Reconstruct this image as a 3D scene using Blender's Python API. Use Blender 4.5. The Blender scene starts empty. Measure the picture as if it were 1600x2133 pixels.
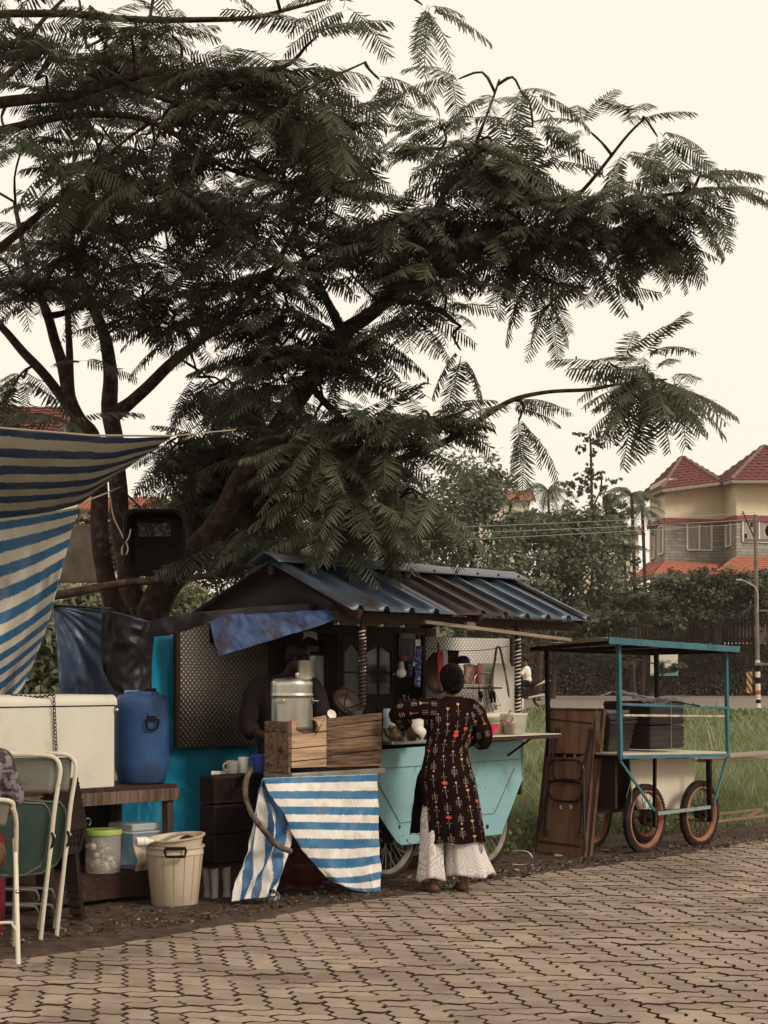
import bpy, bmesh, math, random
import numpy as np
from mathutils import Vector, Matrix, noise
R = math.radians
SC = bpy.context.scene
COL = SC.collection
# ---------------------------------------------------------------- camera, sky, sun, exposure
F, HY, CX, H = 3600.0, 1400.0, 800.0, 1.5      # focal length in photo pixels, horizon row, centre column, eye height
cam = bpy.data.cameras.new('camera')
camo = bpy.data.objects.new('camera', cam)
COL.objects.link(camo)
camo.location = (0, 0, H)
camo.rotation_euler = (R(90), 0, 0)
cam.sensor_width = 36
cam.sensor_fit = 'AUTO'
cam.lens = F / 2133 * 36
cam.shift_y = (HY - 1066.5) / 2133
cam.clip_end = 3000
SC.camera = camo
SUN_DIR = Vector((0.74, -0.54, 0.66)).normalized()
world = bpy.data.worlds.new('World')
SC.world = world
world.use_nodes = True
wn = world.node_tree
bg = wn.nodes['Background']
sky = wn.nodes.new('ShaderNodeTexSky')
sky.sky_type = 'NISHITA'
sky.sun_disc = False
sky.sun_elevation = math.asin(SUN_DIR.z)
sky.sun_rotation = math.atan2(SUN_DIR.x, SUN_DIR.y)
sky.dust_density = 6
mx = wn.nodes.new('ShaderNodeMixRGB')
mx.inputs[0].default_value = 0.95
mx.inputs[2].default_value = (10.8, 9.9, 8.4, 1)   # the even cream overcast
wn.links.new(sky.outputs[0], mx.inputs[1])
wn.links.new(mx.outputs[0], bg.inputs[0])
bg.inputs[1].default_value = 0.10
sun = bpy.data.lights.new('sun', 'SUN')
sun.energy = 2.2
sun.angle = R(16)
sun.color = (1.0, 0.90, 0.76)
suno = bpy.data.objects.new('sun', sun)
COL.objects.link(suno)
suno.location = (10, -10, 30)
suno.rotation_euler = SUN_DIR.to_track_quat('Z', 'Y').to_euler()
SC.view_settings.view_transform = 'Standard'
SC.view_settings.look = 'None'
SC.view_settings.exposure = 0.0
SC.view_settings.gamma = 1.0
# ---------------------------------------------------------------- layout helpers
U = Vector((0.68, 0.73, 0)).normalized()       # along the row of stalls, away to the right
N = Vector((U.y, -U.x, 0))                     # from the stalls out to the pavement
Z = Vector((0, 0, 1))
def W(t, s, z):
 return U * t + N * s + Z * z
def at(px, py, Y):
 return Vector(((px - CX) * Y / F, Y, H + (HY - py) * Y / F))
def gnd(px, py, z=0.0):
 return at(px, py, F * (H - z) / (py - HY))
def hit(px, py, s):
 a = (px - CX) / F
 return at(px, py, s / (a * N.x + N.y))
def tof(p):
 return p.dot(U)
def hitplane(px, py, P0, nn):
 d = Vector(((px - CX) / F, 1, (HY - py) / F))
 o = Vector((0, 0, H))
 k = (P0 - o).dot(nn) / d.dot(nn)
 return o + d * k
def crom(ps, k, closed=False):
 """points on a smooth curve through ps, k per span"""
 ps = [Vector(p) for p in ps]
 out = []
 n = len(ps)
 for i in range(n - 1):
  p0 = ps[max(i - 1, 0)]; p1 = ps[i]; p2 = ps[i + 1]; p3 = ps[min(i + 2, n - 1)]
  for j in range(k):
   t = j / k
   out.append(0.5 * ((2 * p1) + (p2 - p0) * t + (2 * p0 - 5 * p1 + 4 * p2 - p3) * t * t + (3 * p1 - p0 - 3 * p2 + p3) * t ** 3))
 out.append(ps[-1])
 return out
def lerp(a, b, t):
 return a + (b - a) * t
def frame(zdir, xhint=None):
 z = Vector(zdir).normalized()
 h = Vector(xhint) if xhint is not None else (Vector((1, 0, 0)) if abs(z.x) < 0.9 else Vector((0, 1, 0)))
 x = (h - z * h.dot(z)).normalized()
 y = z.cross(x)
 return Matrix((x, y, z)).transposed()
class MB:
 """collects shapes and links them as ONE mesh object"""
 def __init__(s):
  s.v = []; s.f = []; s.uv = []; s.mi = []
  s.M = None
 def add(s, vs, fs, uvs=None, mi=0):
  o = len(s.v)
  if s.M is not None:
   vs = [s.M @ Vector(p) for p in vs]
  s.v.extend([tuple(p) for p in vs])
  s.uv.extend(uvs if uvs else [(p[0], p[2]) for p in vs])
  for f in fs:
   s.f.append(tuple(i + o for i in f)); s.mi.append(mi)
  return s
 def box(s, c, size, rot=None, mi=0):
  c = Vector(c); hx, hy, hz = [q / 2 for q in size]
  rot = rot or Matrix.Identity(3)
  vs = [c + rot @ Vector((x * hx, y * hy, z * hz)) for x in (-1, 1) for y in (-1, 1) for z in (-1, 1)]
  return s.add(vs, [(0, 1, 3, 2), (4, 6, 7, 5), (0, 4, 5, 1), (2, 3, 7, 6), (0, 2, 6, 4), (1, 5, 7, 3)], mi=mi)
 def slab(s, t0, t1, s0, s1, z0, z1, mi=0):
  """a box lined up with the row of stalls"""
  vs = [W(t, q, z) for t in (t0, t1) for q in (s0, s1) for z in (z0, z1)]
  return s.add(vs, [(0, 1, 3, 2), (4, 6, 7, 5), (0, 4, 5, 1), (2, 3, 7, 6), (0, 2, 6, 4), (1, 5, 7, 3)], mi=mi)
 def beam(s, p, q, w, h=None, up=(0, 0, 1), mi=0):
  p = Vector(p); q = Vector(q); h = h or w
  d = (q - p)
  rot = frame(d, up)          # x = up-ish, y = side, z = along
  return s.box((p + q) / 2, (h, w, d.length), rot, mi)
 def tube(s, pts, r, seg=8, closed=False, caps=True, mi=0):
  pts = [Vector(p) for p in pts]
  n = len(pts)
  rs = r if isinstance(r, (list, tuple)) else [r] * n
  vs = []; fs = []; uvs = []
  prev = None
  ln = 0
  for i in range(n):
   if closed:
    d = pts[(i + 1) % n] - pts[i - 1]
   else:
    d = pts[min(i + 1, n - 1)] - pts[max(i - 1, 0)]
   if d.length < 1e-9: d = Vector((0, 0, 1))
   d.normalize()
   if prev is None:
    fr = frame(d); x = fr.col[0]
   else:
    x = prev - d * prev.dot(d)
    x = x.normalized() if x.length > 1e-6 else frame(d).col[0]
   prev = x
   y = d.cross(x)
   if i: ln += (pts[i] - pts[i - 1]).length
   for k in range(seg):
    a = 2 * math.pi * k / seg
    vs.append(pts[i] + (x * math.cos(a) + y * math.sin(a)) * rs[i])
    uvs.append((k / seg, ln))
  m = n if closed else n - 1
  for i in range(m):
   for k in range(seg):
    a = i * seg + k; b = i * seg + (k + 1) % seg
    c = ((i + 1) % n) * seg + (k + 1) % seg; d2 = ((i + 1) % n) * seg + k
    fs.append((a, b, c, d2))
  if caps and not closed:
   fs.append(tuple(range(seg - 1, -1, -1)))
   fs.append(tuple((n - 1) * seg + k for k in range(seg)))
  return s.add(vs, fs, uvs, mi)
 def lathe(s, prof, c, seg=28, rot=None, sx=1, sy=1, mi=0, ang=2 * math.pi):
  c = Vector(c); rot = rot or Matrix.Identity(3)
  vs = []; fs = []; uvs = []
  for j, (r, z) in enumerate(prof):
   for k in range(seg):
    a = ang * k / seg
    vs.append(c + rot @ Vector((r * math.cos(a) * sx, r * math.sin(a) * sy, z)))
    uvs.append((k / seg, z))
  for j in range(len(prof) - 1):
   for k in range(seg):
    a = j * seg + k; b = j * seg + (k + 1) % seg
    fs.append((a, b, b + seg, a + seg))
  return s.add(vs, fs, uvs, mi)
 def ball(s, c, rad, seg=14, rings=9, rot=None, mi=0):
  rx, ry, rz = rad if isinstance(rad, (tuple, list)) else (rad,) * 3
  prof = [(math.sin(math.pi * j / rings) + 1e-5, -rz * math.cos(math.pi * j / rings)) for j in range(rings + 1)]
  return s.lathe(prof, c, seg, rot, rx, ry, mi)
 def torus(s, c, rad, r, rot, seg=48, ts=10, sq=1.0, mi=0):
  c = Vector(c); vs = []; fs = []
  for i in range(seg):
   a = 2 * math.pi * i / seg
   for k in range(ts):
    b = 2 * math.pi * k / ts
    q = rad + r * math.cos(b)
    vs.append(c + rot @ Vector((q * math.cos(a), q * math.sin(a), r * sq * math.sin(b))))
  for i in range(seg):
   for k in range(ts):
    fs.append((i * ts + k, i * ts + (k + 1) % ts, ((i + 1) % seg) * ts + (k + 1) % ts, ((i + 1) % seg) * ts + k))
  return s.add(vs, fs, mi=mi)
 def grid(s, fn, nu, nv, uv=None, mi=0, closed=False):
  vs = []; uvs = []; fs = []
  for j in range(nv + 1):
   for i in range(nu + 1):
    a, b = i / nu, j / nv
    vs.append(fn(a, b)); uvs.append(uv(a, b) if uv else (a, b))
  w = nu + 1
  for j in range(nv):
   for i in range(nu):
    fs.append((j * w + i, j * w + i + 1, (j + 1) * w + i + 1, (j + 1) * w + i))
  return s.add(vs, fs, uvs, mi)
 def prism(s, poly, off, mi=0):
  off = Vector(off); n = len(poly)
  vs = [Vector(p) for p in poly] + [Vector(p) + off for p in poly]
  fs = [tuple(range(n)), tuple(range(2 * n - 1, n - 1, -1))]
  for i in range(n):
   j = (i + 1) % n
   fs.append((i, i + n, j + n, j))
  return s.add(vs, fs, mi=mi)
 def build(s, name, mat, parent=None, sharp=38, bevel=0, solid=0, base=None, nofix=False):
  me = bpy.data.meshes.new(name)
  o = bpy.data.objects.new(name, me)
  COL.objects.link(o)
  org = Vector(base) if base is not None else Vector((0, 0, 0))
  if parent is not None:
   o.parent = parent
   org = wloc(parent)
  vs = [(p[0] - org.x, p[1] - org.y, p[2] - org.z) for p in s.v]
  me.from_pydata(vs, [], s.f)
  if parent is None:
   o.location = org
  for m in (mat if isinstance(mat, (list, tuple)) else [mat]):
   me.materials.append(m)
  if any(s.mi): me.polygons.foreach_set('material_index', s.mi)
  uvl = me.uv_layers.new(name='UVMap')
  li = np.empty(len(me.loops), dtype=np.int32); me.loops.foreach_get('vertex_index', li)
  uvl.data.foreach_set('uv', np.array(s.uv, dtype=np.float32)[li].ravel())
  if not nofix:
   bm = bmesh.new(); bm.from_mesh(me)
   bmesh.ops.recalc_face_normals(bm, faces=bm.faces)
   bm.to_mesh(me); bm.free()
  me.polygons.foreach_set('use_smooth', [True] * len(me.polygons))
  me.set_sharp_from_angle(angle=R(sharp))
  if bevel:
   b = o.modifiers.new('bevel', 'BEVEL'); b.width = bevel; b.segments = 2; b.limit_method = 'ANGLE'; b.angle_limit = R(40)
  if solid:
   b = o.modifiers.new('solid', 'SOLIDIFY'); b.thickness = solid; b.offset = 0
  return o
def wloc(o):
 p = Vector(o.location)
 while o.parent is not None:
  o = o.parent; p = p + Vector(o.location)
 return p
def tag(o, label=None, cat=None, group=None, kind=None):
 if label: o['label'] = label
 if cat: o['category'] = cat
 if group: o['group'] = group
 if kind: o['kind'] = kind
 return o
def thing(name, loc, label, cat, group=None):
 o = bpy.data.objects.new(name, None)
 COL.objects.link(o)
 o.location = loc
 o.empty_display_size = 0.1
 return tag(o, label, cat, group)
def copy_tree(o, parent=None):
 c = o.copy(); COL.objects.link(c)
 if parent is not None: c.parent = parent
 for ch in list(o.children): copy_tree(ch, c)
 return c
def noisev(p, sc, seed=0):
 return noise.noise(Vector(p) * sc + Vector((seed * 7.13, seed * 3.7, seed * 1.9)))
def sheet(lat, nu, nv, amp=0.0, freq=4.0, seed=0, uvf=None, folds=None):
 """a cloth through a lattice of world points (rows of equal length); returns an MB"""
 rows = [crom(r, max(1, nu // (len(r) - 1))) for r in lat]
 cols = [crom([rows[j][i] for j in range(len(rows))], max(1, nv // (len(lat) - 1))) for i in range(len(rows[0]))]
 nU = len(cols); nV = len(cols[0])
 nrm = (cols[-1][0] - cols[0][0]).cross(cols[0][-1] - cols[0][0]).normalized()
 if nrm.y > 0: nrm = -nrm
 mb = MB(); vs = []; uv = []; fs = []
 for j in range(nV):
  for i in range(nU):
   a, b = i / (nU - 1), j / (nV - 1)
   p = cols[i][j].copy()
   if amp:
    q = Vector((p.x * freq, p.y * freq, p.z * freq * 0.6))
    d = noise.noise(q + Vector((seed * 9.1, 0, seed))) + 0.5 * (1 - 2 * abs(noise.noise(q * 2.1 + Vector((3, seed, 1)))))
    p += nrm * amp * d
   if folds: p += nrm * folds(a, b)
   vs.append(p); uv.append(uvf(a, b) if uvf else (a, b))
 for j in range(nV - 1):
  for i in range(nU - 1):
   fs.append((j * nU + i, j * nU + i + 1, (j + 1) * nU + i + 1, (j + 1) * nU + i))
 mb.add(vs, fs, uv)
 return mb
# ---------------------------------------------------------------- materials
def nodes_of(m):
 nt = m.node_tree
 return nt, nt.nodes, nt.links, nt.nodes['Principled BSDF']
def M(name, col, col2=None, scale=8.0, rough=0.7, metal=0.0, bump=0.0, bscale=60.0, lo=0.35, hi=0.7, stretch=(1, 1, 1),
   spec=0.2, dirt=None, dscale=3.0, dlo=0.55, dhi=0.75, trans=0.0, alpha=1.0, detail=6, sheen=0, coat=0, rvar=0.0, rotz=None):
 m = bpy.data.materials.new(name); m.use_nodes = True
 nt, nd, lk, b = nodes_of(m)
 b.inputs['Roughness'].default_value = rough
 b.inputs['Metallic'].default_value = metal
 b.inputs['Specular IOR Level'].default_value = spec
 if trans: b.inputs['Transmission Weight'].default_value = trans
 if alpha < 1: b.inputs['Alpha'].default_value = alpha
 if coat: b.inputs['Coat Weight'].default_value = coat
 if sheen: b.inputs['Sheen Weight'].default_value = sheen
 tc = nd.new('ShaderNodeTexCoord'); mp = nd.new('ShaderNodeMapping')
 mp.inputs['Scale'].default_value = stretch
 if rotz is not None:
  mp.vector_type = 'TEXTURE'; mp.inputs['Rotation'].default_value = (0, 0, rotz); mp.inputs['Scale'].default_value = [1 / q for q in stretch]
 lk.new(tc.outputs['Object'], mp.inputs[0])
 def nz(sc, dt=detail):
  n = nd.new('ShaderNodeTexNoise'); n.inputs['Scale'].default_value = sc; n.inputs['Detail'].default_value = dt
  n.inputs['Roughness'].default_value = 0.62
  lk.new(mp.outputs[0], n.inputs[0]); return n
 def mr(src, a, c, lo2=0.0, hi2=1.0):
  q = nd.new('ShaderNodeMapRange'); q.inputs[1].default_value = a; q.inputs[2].default_value = c
  q.inputs[3].default_value = lo2; q.inputs[4].default_value = hi2
  lk.new(src, q.inputs[0]); return q.outputs[0]
 def mix(f, a, c):
  q = nd.new('ShaderNodeMixRGB'); lk.new(f, q.inputs[0])
  for i, x in ((1, a), (2, c)):
   if isinstance(x, tuple): q.inputs[i].default_value = (*x[:3], 1)
   else: lk.new(x, q.inputs[i])
  return q.outputs[0]
 b.inputs['Base Color'].default_value = (*col, 1)
 cur = col
 if col2 is not None:
  cur = mix(mr(nz(scale).outputs[0], lo, hi), col, col2)
 if dirt is not None:
  cur = mix(mr(nz(dscale).outputs[0], dlo, dhi), cur, dirt)
 if not isinstance(cur, tuple): lk.new(cur, b.inputs['Base Color'])
 if rvar:
  lk.new(mr(nz(scale * 1.7).outputs[0], 0.3, 0.7, rough - rvar, min(1, rough + rvar)), b.inputs['Roughness'])
 if bump:
  bp = nd.new('ShaderNodeBump'); bp.inputs['Strength'].default_value = min(1, bump); bp.inputs['Distance'].default_value = 0.01
  lk.new(nz(bscale).outputs[0], bp.inputs['Height']); lk.new(bp.outputs[0], b.inputs['Normal'])
 return m
def math_node(nt, op, a, b=None, c=None):
 n = nt.nodes.new('ShaderNodeMath'); n.operation = op
 for i, x in enumerate((a, b, c)):
  if x is None: continue
  if isinstance(x, (int, float)): n.inputs[i].default_value = x
  else: nt.links.new(x, n.inputs[i])
 return n.outputs[0]
def stripe_mat(name, ca, cb, count, axis='Y', phase=0.0, soil=(0.25, 0.2, 0.16), transl=0.35, duty=0.5):
 m = bpy.data.materials.new(name); m.use_nodes = True
 nt, nd, lk, b = nodes_of(m)
 uv = nd.new('ShaderNodeTexCoord'); sp = nd.new('ShaderNodeSeparateXYZ'); lk.new(uv.outputs['UV'], sp.inputs[0])
 nz = nd.new('ShaderNodeTexNoise'); nz.inputs['Scale'].default_value = 55; nz.inputs['Detail'].default_value = 3
 lk.new(uv.outputs['UV'], nz.inputs[0])
 jit = math_node(nt, 'MULTIPLY', math_node(nt, 'SUBTRACT', nz.outputs[0], 0.5), 0.16)
 v = math_node(nt, 'ADD', math_node(nt, 'MULTIPLY', sp.outputs[axis], count), phase)
 v = math_node(nt, 'ADD', v, jit)
 fr = math_node(nt, 'FRACT', v)
 tri = math_node(nt, 'ABSOLUTE', math_node(nt, 'SUBTRACT', fr, 0.5))       # .5 at 0, 0 at middle
 q = nd.new('ShaderNodeMapRange'); q.inputs[1].default_value = duty / 2 - 0.02; q.inputs[2].default_value = duty / 2 + 0.02
 lk.new(tri, q.inputs[0])
 mixc = nd.new('ShaderNodeMixRGB'); mixc.inputs[1].default_value = (*ca, 1); mixc.inputs[2].default_value = (*cb, 1)
 lk.new(q.outputs[0], mixc.inputs[0])
 n2 = nd.new('ShaderNodeTexNoise'); n2.inputs['Scale'].default_value = 5; n2.inputs['Detail'].default_value = 7
 lk.new(uv.outputs['UV'], n2.inputs[0])
 q2 = nd.new('ShaderNodeMapRange'); q2.inputs[1].default_value = 0.46; q2.inputs[2].default_value = 0.80; q2.inputs[4].default_value = 0.50
 lk.new(n2.outputs[0], q2.inputs[0])
 mm = nd.new('ShaderNodeMixRGB'); mm.inputs[2].default_value = (*soil, 1)
 lk.new(q2.outputs[0], mm.inputs[0]); lk.new(mixc.outputs[0], mm.inputs[1])
 lk.new(mm.outputs[0], b.inputs['Base Color'])
 b.inputs['Roughness'].default_value = 0.55
 bp = nd.new('ShaderNodeBump'); bp.inputs['Strength'].default_value = 0.8; bp.inputs['Distance'].default_value = 0.012
 n3 = nd.new('ShaderNodeTexNoise'); n3.noise_type = 'RIDGED_MULTIFRACTAL'; n3.inputs['Scale'].default_value = 7; n3.inputs['Detail'].default_value = 8
 lk.new(uv.outputs['UV'], n3.inputs[0]); lk.new(n3.outputs[0], bp.inputs['Height']); lk.new(bp.outputs[0], b.inputs['Normal'])
 if transl:
  t = nd.new('ShaderNodeBsdfTranslucent'); lk.new(mm.outputs[0], t.inputs[0])
  ms = nd.new('ShaderNodeMixShader'); ms.inputs[0].default_value = transl
  lk.new(b.outputs[0], ms.inputs[1]); lk.new(t.outputs[0], ms.inputs[2])
  lk.new(ms.outputs[0], nd['Material Output'].inputs[0])
 return m
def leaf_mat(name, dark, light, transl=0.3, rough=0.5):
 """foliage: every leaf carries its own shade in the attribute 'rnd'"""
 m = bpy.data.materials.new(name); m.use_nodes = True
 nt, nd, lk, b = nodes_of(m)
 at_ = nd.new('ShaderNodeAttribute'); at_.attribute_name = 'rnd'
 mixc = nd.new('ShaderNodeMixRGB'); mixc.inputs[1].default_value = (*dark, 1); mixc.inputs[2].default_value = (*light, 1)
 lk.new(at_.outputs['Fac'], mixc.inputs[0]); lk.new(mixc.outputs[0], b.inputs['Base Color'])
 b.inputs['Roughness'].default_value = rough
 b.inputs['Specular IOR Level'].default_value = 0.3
 if transl:
  t = nd.new('ShaderNodeBsdfTranslucent'); lk.new(mixc.outputs[0], t.inputs[0])
  ms = nd.new('ShaderNodeMixShader'); ms.inputs[0].default_value = transl
  lk.new(b.outputs[0], ms.inputs[1]); lk.new(t.outputs[0], ms.inputs[2])
  lk.new(ms.outputs[0], nd['Material Output'].inputs[0])
 return m
def wood_mat(name, a, b_, dirt=None, axis='X', rough=0.75, sc=5):
 st = {'X': (0.6, 9, 9), 'U': (0.6, 9, 9), 'Z': (9, 9, 0.6)}[axis]
 return M(name, a, b_, scale=sc, rough=rough, bump=0.5, bscale=22, stretch=st, dirt=dirt, dscale=1.2, dlo=0.48, dhi=0.66, rotz=math.atan2(U.y, U.x) if axis == 'U' else None)
def quads_mesh(name, V, rnd, mat, parent=None, tri=False):
 """V: (n,4,3) or (n,3,3) array of world points; rnd: one shade per face"""
 n, k = V.shape[0], V.shape[1]
 me = bpy.data.meshes.new(name)
 org = wloc(parent) if parent is not None else Vector((0, 0, 0))
 P = V.reshape(-1, 3) - np.array(org)
 me.vertices.add(n * k); me.vertices.foreach_set('co', P.astype(np.float32).ravel())
 me.loops.add(n * k); me.loops.foreach_set('vertex_index', np.arange(n * k, dtype=np.int32))
 me.polygons.add(n); me.polygons.foreach_set('loop_start', (np.arange(n) * k).astype(np.int32))
 me.polygons.foreach_set('loop_total', np.full(n, k, dtype=np.int32))
 a = me.attributes.new('rnd', 'FLOAT', 'POINT')
 a.data.foreach_set('value', np.repeat(rnd, k).astype(np.float32))
 me.materials.append(mat)
 me.update(calc_edges=True); me.validate()
 o = bpy.data.objects.new(name, me); COL.objects.link(o)
 if parent is not None: o.parent = parent
 return o
# ---------------------------------------------------------------- shared materials
m_earth = M('earth', (0.052, 0.031, 0.023), (0.105, 0.070, 0.051), scale=9, rough=0.95, bump=1.0, bscale=45, dirt=(0.035, 0.019, 0.014), dscale=1.1, lo=0.4, hi=0.68)
m_field = M('field_soil', (0.09, 0.105, 0.05), (0.14, 0.155, 0.075), scale=0.8, rough=1.0)
m_road = M('asphalt', (0.17, 0.135, 0.115), (0.22, 0.18, 0.155), scale=0.6, rough=0.9, bump=0.2, bscale=200)
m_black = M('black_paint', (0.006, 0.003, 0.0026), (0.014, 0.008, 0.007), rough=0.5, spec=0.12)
m_dark_metal = M('dark_metal', (0.012, 0.006, 0.005), (0.04, 0.021, 0.015), scale=14, rough=0.55, metal=0.3, lo=0.5, hi=0.75)
m_blackplastic = M('black_plastic', (0.016, 0.010, 0.0085), (0.030, 0.020, 0.017), scale=5, rough=0.45, spec=0.2)
m_steel = M('steel', (0.50, 0.47, 0.42), (0.36, 0.33, 0.29), scale=5, rough=0.3, metal=1.0, rvar=0.1, dirt=(0.24, 0.2, 0.16), dscale=3)
m_white_metal = M('white_enamel', (0.60, 0.56, 0.48), (0.54, 0.495, 0.41), scale=3, rough=0.5, dirt=(0.30, 0.25, 0.19), dscale=3.2, dlo=0.56, dhi=0.86)
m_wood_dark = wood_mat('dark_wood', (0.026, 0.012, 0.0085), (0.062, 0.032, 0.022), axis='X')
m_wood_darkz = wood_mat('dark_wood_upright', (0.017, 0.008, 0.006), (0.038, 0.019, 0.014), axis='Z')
m_bark = M('bark', (0.040, 0.023, 0.017), (0.115, 0.082, 0.064), scale=18, rough=0.95, bump=1.0, bscale=30, lo=0.45, hi=0.7, dirt=(0.026, 0.014, 0.011), dscale=4)
m_rubber = M('rubber', (0.020, 0.012, 0.010), (0.055, 0.036, 0.029), scale=9, rough=0.85, bump=0.5, bscale=120, lo=0.45, hi=0.75)
m_rope = M('rope', (0.42, 0.33, 0.24), (0.3, 0.22, 0.16), rough=0.9)
m_wire = M('wire', (0.10, 0.07, 0.055), rough=0.6)
def ripple(sc):
 return lambda p, q=0: noise.noise(Vector((p[0], p[1], q)) * sc)
# ---------------------------------------------------------------- ground, pavement, field, road
EDGE = -7.93
def build_ground():
 # trodden earth round the stalls; dips below the pavers, rises over their edge
 mb = MB()
 t0, t1, s0, s1 = 3.0, 22.0, -13.0, -2.5
 nu, nv = 190, 130
 def fn(a, b):
  t = lerp(t0, t1, a); s = lerp(s0, s1, b)
  p = W(t, s, 0)
  e = EDGE + 0.13 * noisev(p, 1.1, 3) + 0.07 * noisev(p, 4.0, 5) + max(0.0, (9.3 - t)) * 0.10
  k = min(1, max(0, (s - e + 0.06) / 0.16))
  z = 0.014 + 0.012 * noisev(p, 2.2, 1) + 0.008 * noisev(p, 9, 2)
  z = lerp(z, -0.030, k * k * (3 - 2 * k))
  return W(t, s, z)
 mb.grid(fn, nu, nv)
 o = mb.build('ground', m_earth, sharp=180)
 tag(o, kind='structure')
 # the wide land beyond
 mb = MB()
 mb.grid(lambda a, b: Vector((lerp(-200, 200, a), lerp(-30, 410, b), -0.06)), 30, 40)
 tag(mb.build('terrain', m_field), kind='structure')
 # loose grit, leaf scraps and twigs on the earth
 rng = np.random.default_rng(5)
 n = 5200
 t = rng.uniform(4.5, 14.5, n); s = EDGE - rng.exponential(0.42, n) + 0.12
 sz = rng.uniform(0.004, 0.012, n) * np.where(rng.random(n) < 0.06, 2.2, 1)
 c = np.stack([U.x * t + N.x * s, U.y * t + N.y * s, 0.018 + sz * 0.4], 1)
 q = rng.normal(size=(n, 4, 3)) * sz[:, None, None]
 q[:, :, 2] *= 0.5
 V = c[:, None, :] + q
 m = 260
 t2 = rng.uniform(4.5, 14.5, m); s2 = EDGE + rng.exponential(0.9, m)
 c2 = np.stack([U.x * t2 + N.x * s2, U.y * t2 + N.y * s2, np.full(m, 0.012)], 1)
 q2 = rng.normal(size=(m, 4, 3)) * rng.uniform(0.005, 0.022, m)[:, None, None] * np.array([1, 1, .12])
 V = np.concatenate([V, c2[:, None, :] + q2]); n += m
 tag(quads_mesh('grit', V, rng.random(n) ** 5, leaf_mat('grit', (0.05, 0.030, 0.021), (0.42, 0.32, 0.23), 0)), kind='stuff')
m_joint = M('joint_dirt', (0.030, 0.016, 0.011), (0.055, 0.032, 0.023), scale=6, rough=1)
UNIT = 0.1275
PV = Vector((-0.1483, 0.989, 0)).normalized()
PH = Vector((PV.y, -PV.x, 0))
m_paver = M('paver', (0.295, 0.222, 0.171), (0.375, 0.290, 0.228), scale=3, rough=0.9, bump=0.8, bscale=140, dirt=(0.155, 0.111, 0.086), dscale=1.1, dlo=0.47, dhi=0.74)
nt_, nd_, lk_, b_ = nodes_of(m_paver)
src = b_.inputs['Base Color'].links[0].from_socket
aa = nd_.new('ShaderNodeAttribute'); aa.attribute_name = 'rnd'
hs = nd_.new('ShaderNodeHueSaturation'); lk_.new(src, hs.inputs['Color'])
lk_.new(math_node(nt_, 'ADD', math_node(nt_, 'MULTIPLY', aa.outputs['Fac'], 0.30), 0.86), hs.inputs['Value'])
lk_.new(hs.outputs[0], b_.inputs['Base Color'])
def build_pavement():
 rng = random.Random(8)
 A = 0.135
 def edge(p, q):
  """zigzag from lattice node p towards q (unit steps), end excluded"""
  out = []
  dx, dy = q[0] - p[0], q[1] - p[1]
  for k, off in ((0, 0), (0.25, A), (0.5, 0), (0.75, -A)):
   kk = k
   # the zigzag is tied to the lattice, whichever way we walk
   if dx + dy < 0: off = -off
   ox, oy = (off, 0) if dx == 0 else (0, off)
   out.append((p[0] + dx * kk + ox, p[1] + dy * kk + oy))
  return out
 vs = []; fs = []; rn = []
 def stone(i, j, w, h):
  c = (i + w / 2, j + h / 2)
  p = PH * (c[0] * UNIT) + PV * (c[1] * UNIT)
  t, s = p.dot(U), p.dot(N)
  if s < EDGE - 0.45 or s > -2.6 or not (2 < t < 22): return
  if p.y < 5.2 or abs(p.x) > p.y * 0.36 + 0.4: return
  if s < EDGE + 0.10 * noisev(p, 2.5, 9) - 0.1 : return
  loop = []
  nodes = [(i + k, j) for k in range(w)] + [(i + w, j + k) for k in range(h)] + [(i + w - k, j + h) for k in range(w)] + [(i, j + h - k) for k in range(h)]
  for a in range(len(nodes)):
   loop += edge(nodes[a], nodes[(a + 1) % len(nodes)])
  n = len(loop)
  z0 = 0.004 + rng.uniform(-0.0035, 0.0035)
  tx, ty = rng.uniform(-0.012, 0.012), rng.uniform(-0.012, 0.012)
  o = len(vs)
  g1, g2, g3 = rng.uniform(0.033, 0.048), 0.028, 0.018
  for g, dz in ((g1 + 0.025, 0), (g1, -0.004), (g2, -0.045)):
   for (x, y) in loop:
    x2 = c[0] + (x - c[0]) * (1 - g * 2 / w); y2 = c[1] + (y - c[1]) * (1 - g * 2 / h)
    q = PH * (x2 * UNIT) + PV * (y2 * UNIT)
    vs.append((q.x, q.y, z0 + dz + (x2 - c[0]) * UNIT * tx + (y2 - c[1]) * UNIT * ty))
  fs.append(tuple(range(o, o + n)))
  for r in range(2):
   for k in range(n):
    a = o + r * n + k; b = o + r * n + (k + 1) % n
    fs.append((a, a + n, b + n, b))
  rn.extend([rng.random()] * (3 * n))
 mb = MB(); mb.add([W(2, EDGE + .35, -.012), W(22, EDGE + .35, -.012), W(22, -2.5, -.012), W(2, -2.5, -.012)], [(0, 1, 2, 3)]); tag(mb.build('joint_soil', m_joint), kind='structure')
 for j in range(20, 150):
  for i in range(-60, 75):
   d = (i + j) % 8
   if d in (5, 7): stone(i, j, 2, 1)
   elif d in (1, 3): stone(i, j, 1, 2)
 me = bpy.data.meshes.new('pavement')
 me.from_pydata(vs, [], fs)
 a = me.attributes.new('rnd', 'FLOAT', 'POINT'); a.data.foreach_set('value', np.array(rn, dtype=np.float32))
 me.materials.append(m_paver); me.materials.append(m_joint)
 me.polygons.foreach_set('material_index', np.array([0 if len(f) > 4 else 1 for f in fs], dtype=np.int32))
 o = bpy.data.objects.new('pavement', me); COL.objects.link(o)
 tag(o, kind='structure')
ROADZ = 0.30
def bank_y(x):
 return 47.0 + 0.10 * (x - 9)
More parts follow.
